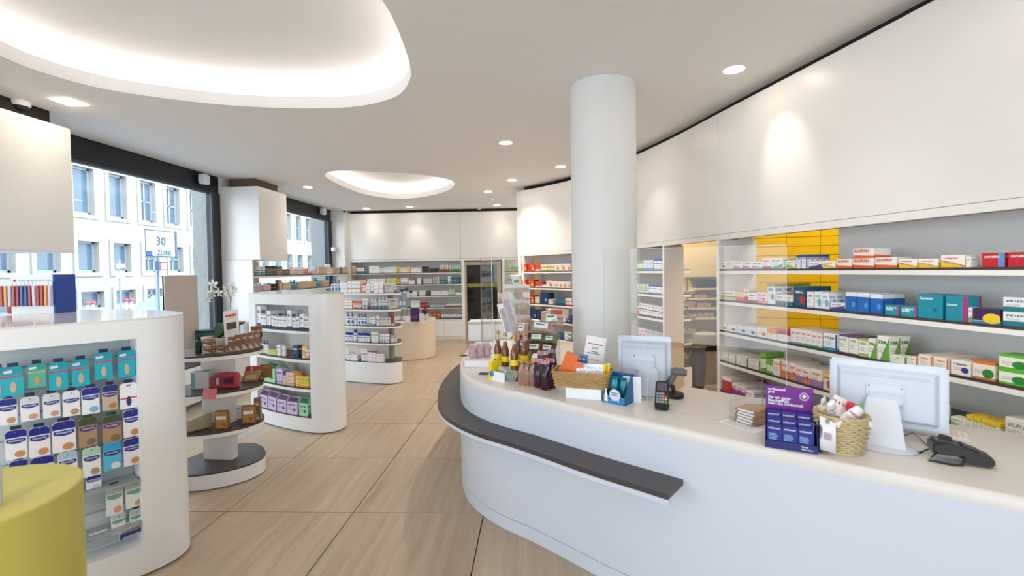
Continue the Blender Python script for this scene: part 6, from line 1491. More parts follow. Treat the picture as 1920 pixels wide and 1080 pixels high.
# handheld scanner in its stand
p = CT(1262, 752); t = thing('barcode_scanner', 'grey handheld scanner resting in a round stand', 'scanner', (p.x+.035, p.y+.085, ZC+.0006), -.3)
bm = bmesh.new(); lathe(bm, [(.055, 0), (.057, .02), (.05, .028), (.02, .032)], 28); obj('base', bm, BLACKP, t)
bm = bmesh.new(); tube(bm, [(0, 0, .03), (-.01, 0, .055), (-.012, 0, .075)], .012, 10); obj('neck', bm, BLACKP, t)
bm = bmesh.new(); tube(bm, [(-.055, 0, .05), (-.035, 0, .08), (-.012, 0, .115), (.0, 0, .14)], [.018, .021, .02, .018], 12); obj('handle', bm, DGREYP, t)
bm = bmesh.new(); tube(bm, [(-.02, 0, .158), (.01, 0, .160), (.05, 0, .157), (.07, 0, .152)], [.016, .026, .024, .02], 14); obj('head', bm, DGREYP, t); obj('window', B(.068, .073, -.016, .016, .138, .166), BLACKP, t, bevel=.002)
# terminal at the far right
p = CT(1800, 868); t = thing('card_terminal', 'black card terminal lying tilted at the right end of the counter', 'card terminal', (p.x, p.y+.012, ZC+.0006), -.48)
bm = bmesh.new(); prism(bm, [(-.085, .03), (-.085, .075), (-.03, .085), (.0, .075), (.10, .04), (.10, .008), (.02, .008), (.0, .03)], -.042, .042, M=Matrix.Rotation(PI/2, 4, 'X')); obj('body', bm, mat('glossy_black_plastic', '1D1A1C', .2, noise=.05), t, bevel=.006)
obj('top_plate', B(-.075, -.015, -.03, .03, .0795, .0865, M=Matrix.Rotation(-.0, 4, 'Y')), mat('bronze_plate', '5A4A40', .25, metal=.5, noise=.1), t, bevel=.002)
obj('display', B(0, .055, -.028, .028, 0, .003, M=Matrix.Translation((.01, 0, .074)) @ Matrix.Rotation(.34, 4, 'Y')), DGREYP, t)
for k in range(3): obj('key', B(.066, .074, -.02+k*.014, -.011+k*.014, 0, .006, M=Matrix.Translation((-.002, 0, .068)) @ Matrix.Rotation(.34, 4, 'Y') @ Matrix.Translation((0, 0, -.0))), DGREYP, t)
bm = bmesh.new(); tube(bm, [(-.07, -.04, .04), (-.10, -.05, .006), (-.03, -.062, .005), (.0, -.055, .006), (.012, -.045, .035)], .005, 8); obj('stand_frame', bm, BLACKP, t)
bm = bmesh.new(); tube(bm, [(-.02, -.0, .085), (-.05, .02, .088)], .012, 10); obj('roll_cover', bm, BLACKP, t)
cab = [CT(1645, 832)+Vector((0, 0, .006)), CT(1662, 843)+Vector((0, 0, .006)), CT(1690, 850)+Vector((0, 0, .005)), CT(1725, 851)+Vector((0, 0, .006)), CT(1752, 846)+Vector((0, 0, .02)), CT(1762, 838)+Vector((0, 0, .03))]
bm = bmesh.new(); tube(bm, [Vector((q.x, q.y, q.z)) for q in [Vector((a.x, a.y, a.z)) for a in cab]], .0035, 8); tag(obj('power_cable', bm, BLACKP), 'thick black cable running to the right card terminal', 'cable')
bm = bmesh.new(); tube(bm, [CT(1650, 838)+Vector((0, 0, .005)), CT(1680, 826)+Vector((0, 0, .012)), CT(1712, 820)+Vector((0, 0, .02)), CT(1728, 830)+Vector((0, 0, .012)), CT(1745, 845)+Vector((0, 0, .008))], .002, 6); tag(obj('power_cable', bm, BLACKP), 'thin black looped cable before the right monitor stand', 'cable')

# --- baskets: woven weavers over stakes
WK = mat('wicker_cane', 'D8C394', .6, noise=.35, nscale=40); WK2 = mat('wicker_brown', 'C39A5E', .6, noise=.35, nscale=40)
def basket(name_, label, loc, rot, fn, rows_n, h, stakes, rad, m, rimr):
    """fn(u, v) -> point on the basket wall for u around, v up"""
    t = thing(name_, label, 'basket', loc, rot)
    bm = bmesh.new(); N = stakes*2
    for r_ in range(rows_n):
        v = (r_+.5)/rows_n; pts = []
        for k in range(N+1):
            u_ = k/N; c, nrm = fn(u_, v); off = rad*1.25*(1 if (k+r_) % 2 else -1)
            pts.append(c+nrm*off)
        n = 5; rings = []
        for i in range(N):
            p0, p1, p2 = pts[i-1 if i else N-1], pts[i], pts[(i+1) % N]
            d = (p2-p0).normalized(); a = Vector((0, 0, 1)); b = d.cross(a).normalized()
            rr = h/rows_n*.43
            rings.append([bm.verts.new(p1+a*math.cos(2*PI*j/n)*rr+b*math.sin(2*PI*j/n)*rad) for j in range(n)])
        for i in range(N):
            for j in range(n):
                f = bm.faces.new((rings[i][j], rings[(i+1) % N][j], rings[(i+1) % N][(j+1) % n], rings[i][(j+1) % n])); f.smooth = True
    tag(obj('weave', bm, m, t, smooth=1.2), kind='stuff')
    bm = bmesh.new()
    for k in range(stakes):
        a = fn((k*2+.0)/(stakes*2), 0)[0]; b = fn((k*2+.0)/(stakes*2), 1)[0]; tube(bm, [a, b], rad*.8, 5)
    tag(obj('stakes', bm, m, t), kind='stuff')
    for vv, nm in ((1.0, 'rim'), (0.0, 'foot_rim')):
        bm = bmesh.new(); pts = [fn(k/48, vv)[0]+Vector((0, 0, math.sin(k*2.6)*.001)) for k in range(49)]; tube(bm, pts, rimr, 6); obj(nm, bm, m, t)
    bm = bmesh.new(); ring = [fn(k/32, .02)[0] for k in range(32)]; bm.faces.new([bm.verts.new(q) for q in ring]); obj('bottom', bm, m, t)
    return t
bx, by = CT(1603, 859).x, CT(1603, 859).y+.085
def fr(u_, v):
    a = 2*PI*u_; r = .073+.026*v+.006*math.sin(v*PI); return Vector((math.cos(a)*r, math.sin(a)*r*.98, .004+.155*v)), Vector((math.cos(a), math.sin(a), 0))
basket('wicker_basket', 'round pale wicker basket filled with samples near the right monitor', (bx, by, ZC+.0006), 0, fr, 15, .155, 15, .0034, WK, .005)
# contents of the round basket
cont = [('whitebot', -.03, .0, .15, .045, .10, (.5, -.6, .2)), ('whitebot', .0, -.03, .13, .05, .09, (.3, .7, 0)), ('white', .02, .02, .13, .05, .08, (-.2, .6, .4)), ('tubew', -.045, .03, .13, .04, .11, (.2, -.4, .5)), ('whitebot', .028, -.035, .11, .04, .08, (.9, .9, .1)), ('wpink', .0, .045, .12, .06, .10, (.1, .5, .2)), ('talllime', .04, .0, .12, .035, .10, (-.1, 1.05, .3)), ('white', -.01, -.045, .11, .035, .07, (.6, -1.0, 0)), ('pinkbox', .055, .02, .13, .018, .07, (0, .15, 0)), ('tan', -.06, .01, .13, .03, .06, (.3, -.3, 0))]
cw_ = ['white bottle leaning left', 'white bottle in the middle', 'white carton leaning right', 'white tube at the back left', 'small white bottle at front right', 'pink and white packet standing at the back', 'green and white carton lying at right', 'small white carton at the front', 'slim pink packet at the right rim', 'tan packet at the left rim']
for (k_, dx, dy, z, w, h, r_), cw in zip(cont, cw_):
    o = spawn(k_, (bx+dx, by+dy, ZC+z), 0, w, .03, h, cw+' of the round wicker basket' if 'rim' in cw else cw+', in round wicker basket', 'samples in the round basket'); o.rotation_euler = r_
p = CT(1566, 845); t = thing('paper_sign', 'white curled paper sign clipped to the left of the round basket', 'sign', (bx-.100, by-.068, ZC+.02), -.95)
bm = bmesh.new(); n = 8; rws = [[bm.verts.new((-.03+.06*i/n, .006*math.sin(PI*i/n)-.0, z+(.02 if z > 0 else 0)*(1-i/n))) for i in range(n+1)] for z in (0, .125)]
for i in range(n): bm.faces.new((rws[0][i], rws[0][i+1], rws[1][i+1], rws[1][i]))
o = obj('paper', bm, WPAPER, t, smooth=.9); sm = o.modifiers.new('thick', 'SOLIDIFY'); sm.thickness = .0008; obj('clip', B(-.006, .006, -.004, .004, .12, .135), STEEL, t); obj('print', B(-.012, .014, -.0045, -.004, .05, .08), mat('faint_purple_print', 'CDB8D4', .6, noise=.4, nscale=90), t)
# rectangular basket on a white box
pc = CT(1086, 742); rotb = -.62+.30
t = thing('riser_box', 'low white box under the rectangular basket', 'box', (.335, 2.86, ZC+.0006), -.30); obj('body', B(-.125, .095, -.10, .06, 0, .062), WP, t, bevel=.002); obj('lid', B(-.127, .097, -.102, .062, .062, .066), WP, t, bevel=.001)
bcx, bcy, bz = .30, 2.87, ZC+.0675
def frect(u_, v):
    hw, hd, cr = .168+.014*v, .088+.012*v, .03
    per = [((-hw+cr, -hd), (hw-cr, -hd)), ((hw, -hd+cr), (hw, hd-cr)), ((hw-cr, hd), (-hw+cr, hd)), ((-hw, hd-cr), (-hw, -hd+cr))]
    a = u_*4 % 4; i = int(a); f = a-i
    P0, P1 = Vector(per[i][0]), Vector(per[i][1]); N0 = [Vector((0, -1)), Vector((1, 0)), Vector((0, 1)), Vector((-1, 0))]
    if f < .86: q = P0.lerp(P1, f/.86); nr = N0[i]
    else:
        g = (f-.86)/.14*PI/2; n0, n1 = N0[i], N0[(i+1) % 4]; c = P1-n0*0+n1*0; cen = P1-n0*cr; nr = n0*math.cos(g)+n1*math.sin(g); q = cen+nr*cr
    return Vector((q.x, q.y, .004+.088*v)), Vector((nr.x, nr.y, 0))
basket('wicker_basket', 'rectangular brown wicker basket of small cartons on the white box', (bcx, bcy, bz), -.30, frect, 9, .088, 24, .0032, WK2, .006)
Mb = Matrix.Translation((bcx, bcy, bz)) @ Matrix.Rotation(-.30, 4, 'Z')
def inb(key, x, y, z, w, d, h, r_, lab):
    q = Mb @ Vector((x, y, z)); o = spawn(key, q, 0, w, d, h, lab, 'cartons in the rectangular basket'); o.rotation_euler = (r_[0], r_[1], r_[2]-.30); return o
inb('orbig', -.115, -.035, .04, .085, .05, .165, (-.0, .35, 0), 'orange paper carton, left one in the rectangular basket')
inb('orbig', -.045, -.062, .04, .055, .04, .115, (0, .3, .15), 'orange paper carton, right one in the rectangular basket')
inb('bluebig', -.02, .04, .10, .075, .05, .075, (0, .1, .1), 'blue carton at the back of the rectangular basket')
for k in range(7): inb('wslim', -.02+.0235*k, -.07+.004*k, .045, .022, .03, .07+.004*(k % 3), (-.12, .05, 0), 'slim white carton in front row of the basket, %s from left' % ORD[k])
for k in range(6): inb('wslim', .0+.0235*k, -.03, .05, .022, .03, .088, (-.1, .02, 0), 'slim white carton in rear row of the basket, %s from left' % ORD[k])
for k in range(2): inb('yelampoule', .137+.022*k, -.03+.02*k, .035, .024, .02, .11, (0, .05, 0), 'yellow ampoule tube, %s at right end of the basket' % ('left' if k == 0 else 'right'))
# sign in a clear holder
p = GY(1112, 682, 3.0); t = thing('table_sign', 'white tilted price sheet behind the rectangular basket', 'sign', (.36, 3.06, ZC+.0006), -.33)
Mt = Matrix.Translation((0, 0, .02)) @ Matrix.Rotation(-.10, 4, 'X') @ Matrix.Rotation(.16, 4, 'Y')
obj('sheet', B(-.068, .068, 0, .001, .11, .325, M=Mt), WPAPER, t); obj('holder', B(-.071, .071, .0015, .0035, 0, .328, M=Mt), glass('clear_acrylic', (.97, .98, .99), 1.1), t); obj('foot', B(-.07, .07, -.03, .05, 0, .004), _mats['clear_acrylic'], t)
obj('heading', B(-.05, .05, -.0012, -.0002, .27, .277, M=Mt), mat('red_orange_print', 'D9583A', .6), t)
for k, (z, w, c) in enumerate(((.25, .02, '6FC43A'), (.24, .02, '3F9B3A'), (.22, .025, '70707C'), (.208, .045, '70707C'), (.165, .042, '7FD03A'))): obj('text_line', B(-w, w, -.0012, -.0002, z, z+.005, M=Mt), mat('line_'+c, c, .6), t)
# blue counter display with teal pouches
p0, p1 = CT(1131, 753), CT(1171, 762); ry = math.atan2(p1.y-p0.y, p1.x-p0.x); wdb = (p1-p0).length*1.0
t = thing('counter_display', 'blue cardboard counter display with teal pouches and white burst', 'display', (p0.x, p0.y, ZC+.0006), ry)
BLU = mat('blue_card', '17609A', .45, noise=.06); BL2 = mat('blue_card_light', '2284B8', .45, noise=.06)
W_, D_ = wdb, .115
obj('tray_front', B(0, W_, 0, .002, 0, .045), BL2, t); obj('tray_back', B(0, W_, D_-.002, D_, 0, .165), BLU, t); obj('tray_bottom', B(0, W_, .002, D_-.002, 0, .002), BLU, t)
for x in (0, W_-.002):
    bm = bmesh.new(); prism(bm, [(.002, 0), (D_-.002, 0), (D_-.002, .165), (D_-.04, .165), (.002, .045)], 0, .002, M=Matrix(((0, 0, 1, x), (1, 0, 0, 0), (0, 1, 0, 0), (0, 0, 0, 1)))); obj('tray_side', bm, BLU, t)
TEAL = mat('teal_foil', '137A8C', .22, metal=.3, noise=.25, nscale=25)
for k in range(2):
    x = W_*.3+k*W_*.38; bm = bmesh.new(); bmesh.ops.create_grid(bm, x_segments=6, y_segments=8, size=.5)
    for v in bm.verts: xx, yy = v.co.x, v.co.y; v.co = Vector((x+xx*.052, .06-.018*math.cos(xx*PI)*math.cos(yy*PI*.9)+random.uniform(-.001, .001)-.0, .01+(yy+.5)*.135))
    pch = thing('pouch', 'teal foil pouch, %s one in the blue counter display' % ('left' if k == 0 else 'right'), 'pouch', t.location, ry, 'teal pouches in the blue display'); o = obj('foil', bm, TEAL, pch, smooth=.8); md = o.modifiers.new('th', 'SOLIDIFY'); md.thickness = .01; obj('seal', B(x-.026, x+.026, .055, .062, .143, .15), TEAL, pch)
bm = bmesh.new(); pts = []
for k in range(40): a = 2*PI*k/40; r = .037 if k % 2 else .030; pts.append((W_*.58+math.cos(a)*r*1.1, .055+math.sin(a)*r))
prism(bm, pts, .004, .006, M=Matrix.Rotation(PI/2, 4, 'X')); obj('burst', bm, mat('pale_lilac_card', 'D9DCEC', .6, noise=.03), t)
for z in (.064, .052): obj('text_line', B(W_*.42, W_*.76, -.0068, -.0062, z, z+.005), mat('slate_line', '6A78A0', .6, noise=.3, nscale=90), t)
bm = bmesh.new(); lathe(bm, [(.011, .008), (.011, .05), (.005, .062), (.005, .085)], 12, sy=.1, M=Matrix.Translation((.022, -.003, 0))); obj('bottle_picture', bm, WP, t)
bm = bmesh.new(); lathe(bm, [(.006, 0), (.006, .001)], 14, M=Matrix.Translation((W_*.72, -.0005, .02)) @ Matrix.Rotation(PI/2, 4, 'X')); obj('mark', bm, WP, t); obj('text_line', B(W_*.25, W_*.5, -.0008, -.0002, .016, .02), mat('pale_blue_line', '8FC0E0', .6), t)

# --- supplement display with purple header
p0, p1 = CT(1434.5, 838), CT(1534, 853); ry = math.atan2(p1.y-p0.y, p1.x-p0.x); W_ = (p1-p0).length; D_ = .15
t = thing('counter_display', 'navy counter display with purple header board and stepped cartons', 'display', (p0.x, p0.y, ZC+.0006), ry)
NAV = mat('navy_card', '16226E', .4, noise=.06); PUR = mat('purple_header', '6E1084', .4, noise=.04); WPR = mat('white_print_bright', 'F6F4FA', .5)
obj('tray_front', B(0, W_, 0, .002, 0, .034), NAV, t); obj('tray_bottom', B(0, W_, .002, D_, 0, .003), NAV, t)
for x in (0, W_-.002):
    bm = bmesh.new(); prism(bm, [(.002, 0), (D_, 0), (D_, .13), (.05, .11), (.002, .034)], 0, .002, M=Matrix(((0, 0, 1, x), (1, 0, 0, 0), (0, 1, 0, 0), (0, 0, 0, 1)))); obj('tray_side', bm, NAV, t)
hb = .243
obj('header', B(0+.004, W_-.004, D_-.004, D_-.0005, 0, hb), PUR, t)
yf = D_-.006
for body, sz, z in (('orthomol', .0145, .222), ('pro', .0145, .209), ('Für ein gutes', .0138, .184), ('Bauchgefühl.', .0138, .170), ('Neu von Orthomol.', .0138, .156)):
    text(body, sz*1.25, WPR, t, (.014, yf, z), bold=.022)
cx_, cz_ = W_*.80, .205
for r0, r1 in ((.018, .0165), (.0135, .0125)):
    bm = bmesh.new()
    for k in range(32):
        a, b = 2*PI*k/32, 2*PI*(k+1)/32; bm.faces.new([bm.verts.new((cx_+math.cos(x)*r, yf, cz_+math.sin(x)*r)) for x, r in ((a, r1), (b, r1), (b, r0), (a, r0))])
    obj('emblem_ring', bm, WPR, t)
bm = bmesh.new(); pts = [(cx_+a, cz_+b) for a, b in ((-.009, .003), (-.004, .008), (.004, .008), (.009, .003), (.004, -.004), (.001, -.009), (-.001, -.009), (-.004, -.004))]; bm.faces.new([bm.verts.new((a, yf, b)) for a, b in pts]); obj('emblem', bm, WPR, t)
text('Bereit.', .009, WPR, t, (W_*.70, -.0015, .021), bold=.02); text('Fürs Leben.', .009, WPR, t, (W_*.70, -.0015, .010), bold=.02)
cwid = (W_-.012)/3.15
for r_ in range(3):
    for k in range(3):
        q = Matrix.Translation(t.location) @ Matrix.Rotation(ry, 4, 'Z') @ Vector((.008+cwid*(k+.5), .008+.046*r_, 0))
        s_ = thing('supplement_carton', 'navy supplement carton, %s row, %s from left' % (('front', 'middle', 'rear')[r_], ORD[k]), 'carton', (q.x, q.y, ZC+.0042+.018*r_), ry, 'navy supplement cartons in the purple headed display')
        cc = mat('navy_carton', '17268A', .35, noise=.05) if not (r_ and k == 1) else mat('plum_carton', '3C2380', .35, noise=.05)
        hh = .098
        obj('carton', B(-cwid/2+.001, cwid/2-.001, 0, .042, 0, hh), cc, s_, bevel=.0015)
        text('orthomol', .0115, WPR, s_, (-cwid*.42, -.0012, hh-.018), bold=.02)
        if r_ == 0:
            for j in range(5): obj('text_line', B(-cwid*.4, cwid*(.1+.06*(j % 3)), -.0008, -.0002, .058-.006*j, .0605-.006*j), mat('pale_blue_line', '8FC0E0'), s_)
            bm = bmesh.new(); lathe(bm, [(.006, 0), (.006, .001)], 14, M=Matrix.Translation((-cwid*.15, -.0002, .018)) @ Matrix.Rotation(PI/2, 4, 'X')); obj('mark', bm, mat('pale_blue_line', '8FC0E0'), s_)
# leaflet pocket at its right side
q = Matrix.Translation(t.location) @ Matrix.Rotation(ry, 4, 'Z') @ Vector((W_+.004, .02, 0)); s_ = thing('leaflet_holder', 'navy leaflets in a clear pocket right of the supplement display', 'leaflet', (q.x, q.y, ZC+.0006), ry)
for k in range(3): obj('leaflet', B(.001+k*.004, .003+k*.004, .0, .085, .002, .13-.006*k, M=Matrix.Rotation(.12, 4, 'X')), mat('navy_leaflet', '232C78', .3, noise=.3, nscale=25), s_)
obj('pocket', B(.014, .0155, -.003, .09, 0, .10), _mats['clear_acrylic'], s_)

# --- acrylic dispenser with tea samples and the sheet before it
p0, p1 = CT(1372, 790), CT(1440, 812); ry = math.atan2(p1.y-p0.y, p1.x-p0.x); W_ = .135; D_ = .17
t = thing('sample_box', 'clear acrylic box holding packed tea samples left of the supplement display', 'box', (p0.x-.01, p0.y+.01, ZC+.0006), ry)
AC = _mats['clear_acrylic']
for a in ((0, W_, 0, .003, 0, .075), (0, W_, D_-.003, D_, 0, .11), (0, .003, .003, D_-.003, 0, .11), (W_-.003, W_, .003, D_-.003, 0, .11), (0, W_, 0, D_, 0, .003)): obj('pane', B(*a), AC, t)
obj('lid', B(0, W_, 0, D_+.005, 0, .003, M=Matrix.Translation((0, 0, .078)) @ Matrix.Rotation(.22, 4, 'X')), AC, t)
for k in range(5):
    q = Matrix.Translation(t.location) @ Matrix.Rotation(ry, 4, 'Z') @ Vector((W_/2+.004*(k % 2), .02+.004*k, .004+.0135*k)); s_ = thing('tea_packet', 'flat tea packet with pale label in the clear box, %s from the bottom' % ORD[k], 'packet', (q.x, q.y, q.z), ry+.03*(k-2), 'tea packets in the clear box')
    obj('packet', B(-.055, .055, 0, .13, 0, .012), mat('amber_packet', 'D9A66A', .35, noise=.35, nscale=30), s_, bevel=.004); obj('label', B(-.04, .045, -.0012, -.0004, .001, .011), WPAPER, s_); obj('edge_print', B(-.054, -.042, -.0012, -.0004, .002, .010), mat('rust_print', 'B5602E'), s_)
p = CT(1385, 796); t = thing('info_sheet', 'printed white sheet lying before the clear sample box', 'sheet', (p.x+.01, p.y-.015, ZC+.0006), ry); obj('sheet', B(-.10, .10, -.05, .035, 0, .0008), WPAPER, t)
for k in range(4): obj('text_line', B(-.085, .08-.03*(k % 2), -.04+.014*k, -.036+.014*k, .0008, .0012), mat('pale_grey_line', 'A9A9B0', .6, noise=.4, nscale=90), t)

# --- clear screens
AG = glass('acrylic_screen', (.985, .99, .985), .55)
pa, pb = CT(1140, 712), CT(1470, 792)
sx0, sy0 = .41, 2.86
pa = Vector((.435, 2.86, 0)); pb = Vector((1.40, 2.56, 0))
ang = math.atan2(pb.y-pa.y, pb.x-pa.x); LW = (pb-pa).length
t = thing('protective_screen', 'large clear acrylic screen standing on the counter before the middle monitor', 'screen', (pa.x, pa.y, ZC+.0006), ang)
obj('pane', B(0, LW, 0, .005, .10, .92), AG, t)
EDG = mat('acrylic_edge', 'D5DCD9', .15, noise=.02)
for a in ((0, .0015, 0, .005, .10, .92), (LW-.0015, LW, 0, .005, .10, .92), (0, LW, 0, .005, .919, .9205)): obj('edge', B(*a), EDG, t)
for x in (.26, LW-.12): obj('foot', B(x-.0025, x+.0025, -.002, .007, 0, .16), STEEL, t); obj('foot_plate', B(x-.03, x+.03, -.05, .06, 0, .003), _mats['clear_acrylic'], t)
p = CT(908, 640); yp = 4.55
e0, e1 = GY(899, 640, 4.95), GY(912, 640, 4.55)
t = thing('protective_screen', 'tall clear screen seen nearly edge on at the far end of the counter', 'screen', (-.60, 5.05, ZC+.0006), -1.28)
obj('pane', B(0, .62, 0, .006, 0, .94), AG, t); obj('edge', B(-.004, .0, -.001, .007, 0, .94), mat('bronze_edge', 'A98F7C', .2, metal=.4, noise=.3, nscale=10), t); obj('edge', B(.62, .624, -.001, .007, 0, .94), EDG, t); obj('foot_plate', B(.1, .5, -.05, .05, 0, .004), _mats['clear_acrylic'], t)
obj('foot', B(.3, .34, -.03, .03, .004, .03), BLACKP, t)

# --- amber bottles
AMB = mat('amber_syrup', '84460E', .12, coat=.5, noise=.35, nscale=12); GN = glass('clear_neck', (.95, .93, .88), 1.2, alpha=.25, acolor=(.8, .75, .65)); GOLD = mat('gold_cap', 'C9A55A', .3, metal=.6, noise=.1); YL = mat('yellow_label', 'F0D82A', .5, noise=.04)
for k, (x, y) in enumerate(((934, 700), (948, 706), (965, 714), (972, 700), (984, 704))):
    p = CT(x, y); t = thing('syrup_bottle', 'amber syrup bottle with gold cap, %s from left of the cluster' % ORD[k], 'bottle', (p.x, p.y, ZC+.0006), -.3, 'amber syrup bottles')
    bm = bmesh.new(); lathe(bm, [(.026, 0), (.029, .004), (.029, .185), (.026, .21), (.016, .24), (.0125, .262)], 22); obj('body', bm, AMB, t)
    bm = bmesh.new(); lathe(bm, [(.0125, .262), (.012, .31)], 16); obj('neck', bm, GN, t)
    bm = bmesh.new(); lathe(bm, [(.014, .306), (.0145, .31), (.014, .328), (.010, .331)], 16); obj('cap', bm, GOLD, t)
    bm = bmesh.new(); lathe(bm, [(.0295, .115), (.0295, .155)], 22, cap=False); obj('label', bm, YL, t)
# yellow carton display with white packets
p0 = CT(917, 712); t = thing('packet_display', 'yellow open carton display with white foil packets', 'display', (p0.x, p0.y, ZC+.0006), -.72)
obj('body', B(0, .03, 0, .10, 0, .135), mat('bright_yellow_card', 'F3D71C', .5, noise=.05), t); obj('side_print', B(-.001, .0, .0, .10, .0, .135), mat('orange_card', 'E8742A', .5, noise=.1), t); obj('front', B(.03, .16, 0, .004, 0, .07), WPAPER, t); obj('base', B(.03, .16, .004, .10, 0, .004), WPAPER, t)
bm = bmesh.new(); lathe(bm, [(.022, 0), (.022, .002)], 20, M=Matrix.Translation((.03, -.001, .05)) @ Matrix.Rotation(PI/2, 4, 'X')); obj('mark', bm, mat('bright_blue_print', '2F7FC8', .5, noise=.1), t)
for k in range(5):
    q = Matrix.Translation(t.location) @ Matrix.Rotation(-.72, 4, 'Z') @ Vector((.05+.012*k, .02+.012*k, .005)); s_ = thing('foil_packet', 'silver white foil packet in the yellow display, %s of five' % ORD[k], 'packet', q, -.72, 'foil packets in the yellow display'); s_.rotation_euler = (-.12, .25+.03*k, -.72)
    obj('packet', B(0, .085, 0, .005, 0, .105), mat('silver_green_foil', 'C6CFC4', .35, metal=.2, noise=.35, nscale=30), s_, bevel=.002); obj('print', B(.01, .05, -.0008, -.0001, .05, .08), mat('olive_print', '9A9A4A', .6, noise=.4, nscale=60), s_)
# sweets bags
def sweet_bag(x, y, w, h, c_body, c_clip, label, group, rot=-.5, d=.03, stripes=False):
    p = CT(x, y); t = thing('sweets_bag', label, 'bag', (p.x, p.y, ZC+.0006), rot, group)
    bm = bmesh.new(); n, m_ = 8, 9; fr_, bk = [], []
    for j in range(m_+1):
        v = j/m_; wd = w*(1-.25*max(0, v-.55)/.45); th = d*math.sin(PI*min(1, .12+v*.9))**.7*(1 if v < .6 else 1-(v-.6)/.4*.85)
        fr_.append([bm.verts.new((wd*(i/n-.5), -th*math.sin(PI*i/n)+random.uniform(-.0015, .0015), h*v)) for i in range(n+1)])
        bk.append([fr_[-1][0]]+[bm.verts.new((wd*(i/n-.5), th*math.sin(PI*i/n), h*v)) for i in range(1, n)]+[fr_[-1][n]])
    for A in (fr_, bk):
        for j in range(m_):
            for i in range(n): bm.faces.new((A[j][i], A[j][i+1], A[j+1][i+1], A[j+1][i]))
    obj('film', bm, mat('bag_'+c_body, c_body, .18, noise=.45, nscale=38), t, smooth=.6)
    bm = bmesh.new()
    for k in range(8): box(bm, -w*.5+w*k/8+.001, -w*.5+w*(k+.8)/8, -.008, .008, -.002+(.001*(k % 2)), .012)
    obj('bottom_trim', bm, mat('clip_'+c_clip, c_clip, .5, noise=.1), t)
    bm = bmesh.new()
    if stripes:
        for k in range(7): box(bm, -w*.45+w*.9*k/7, -w*.45+w*.9*(k+.5)/7, -.006, .006, h*.93, h*1.05, M=Matrix.Translation((0, -.001, 0)))
        obj('ruffle', B(-w*.44, w*.44, -.0045, .0045, h*.92, h*1.05), WPAPER, t); obj('stripe', bm, mat('stripe_'+c_clip, c_clip, .5), t)
    else:
        for k in range(6):
            a = -w*.36+w*.72*k/6; v = [bm.verts.new(q) for q in ((a, -.006, h*.97), (a+w*.11, -.006, h*.97), (a+w*.055, -.012, h*1.07))]; bm.faces.new(v)
            v = [bm.verts.new(q) for q in ((a, .004, h*.97), (a+w*.12, .004, h*.97), (a+w*.06, .008, h*1.09))]; bm.faces.new(v)
        box(bm, -w*.4, w*.4, -.007, .007, h*.94, h*.985); obj('clip', bm, mat('clip_'+c_clip, c_clip, .5), t)
    return t
for k, (x, y) in enumerate(((978, 722), (987, 723), (996, 723))): sweet_bag(x, y, .062, .175-.004*k, 'A9806E', 'E8A52A', 'clear bag of pinkish sweets with yellow clip, %s from left' % ORD[k], 'yellow clipped sweets bags', rot=-1.0)
for k, (x, y) in enumerate(((1010, 727), (1022, 731), (1032, 727))): sweet_bag(x, y, .075, .19, '3A1A2C', 'B02A3A', 'bag of dark purple sweets with red striped top, %s from left' % ORD[k], 'red striped sweets bags', rot=-.55, stripes=True)
for k, (x, y, c) in enumerate(((1018, 712, 'B02A3A'), (1034, 708, '2F4FA0'))): sweet_bag(x, y, .09, .20, '6A4450', c, 'taller %s striped sweets bag behind the purple ones' % ('red' if k == 0 else 'blue'), 'taller striped sweets bags', rot=-.4, stripes=True)
# wire rack with tea and sweets packs on tiers
p = CT(1008, 700); rx, ry_ = p.x+.0, p.y+.22; t = thing('tea_rack', 'clear tiered rack of herbal tea and sweets packs behind the purple sweets', 'rack', (rx, ry_, ZC+.0006), -.35)
TI = [.12, .20, .28, .37]
for k, z in enumerate(TI): obj('tier', B(-.11, .15, -.05+.03*k, .05+.03*k, z-.003, z), _mats['clear_acrylic'], t)
for x in (-.11, .146): obj('upright', B(x, x+.004, -.06, .16, 0, .40), _mats['clear_acrylic'], t)
obj('base', B(-.12, .16, -.08, .17, 0, .005), _mats['clear_acrylic'], t)
RM = Matrix.Translation(t.location) @ Matrix.Rotation(-.35, 4, 'Z')
def pack(x, y, z, w, h, c, lab, grp, rz=0, label_c='E3EEEA', rx_=-.5):
    w *= 1.22; h *= 1.2
    q = RM @ Vector((x, y, z)); s_ = thing('tea_pack', lab, 'packet', q, (rx_, random.uniform(-.12, .12), -.35+rz), grp)
    bm = bmesh.new(); bmesh.ops.create_grid(bm, x_segments=9, y_segments=6, size=.5)
    for v in bm.verts: xx, yy = v.co.x, v.co.y; v.co = Vector((xx*w, -.022*math.cos(xx*PI)*math.cos(yy*PI)+random.uniform(-.004, .004), (yy+.5)*h))
    o = obj('film', bm, mat('pack_'+c, c, .3, noise=.6, nscale=55), s_, smooth=.5); md = o.modifiers.new('th', 'SOLIDIFY'); md.thickness = .012
    obj('label', B(-w*.25, w*.25, -.028, -.0265, h*.25, h*.72), mat('label_'+label_c, label_c, .5, noise=.05), s_); obj('text_line', B(-w*.2, w*.12, -.0288, -.0281, h*.5, h*.6), mat('teal_print', '3F8F88', .6, noise=.3, nscale=90), s_)
    return s_
pack(-.01, -.04, .125, .13, .075, '8A7A3A', 'herbal pack with pale label, lower left tier of the rack', 'herbal packs in the rack'); pack(.10, -.05, .125, .11, .075, '7A4A30', 'brown berry pack, lower right tier of the rack', 'herbal packs in the rack')
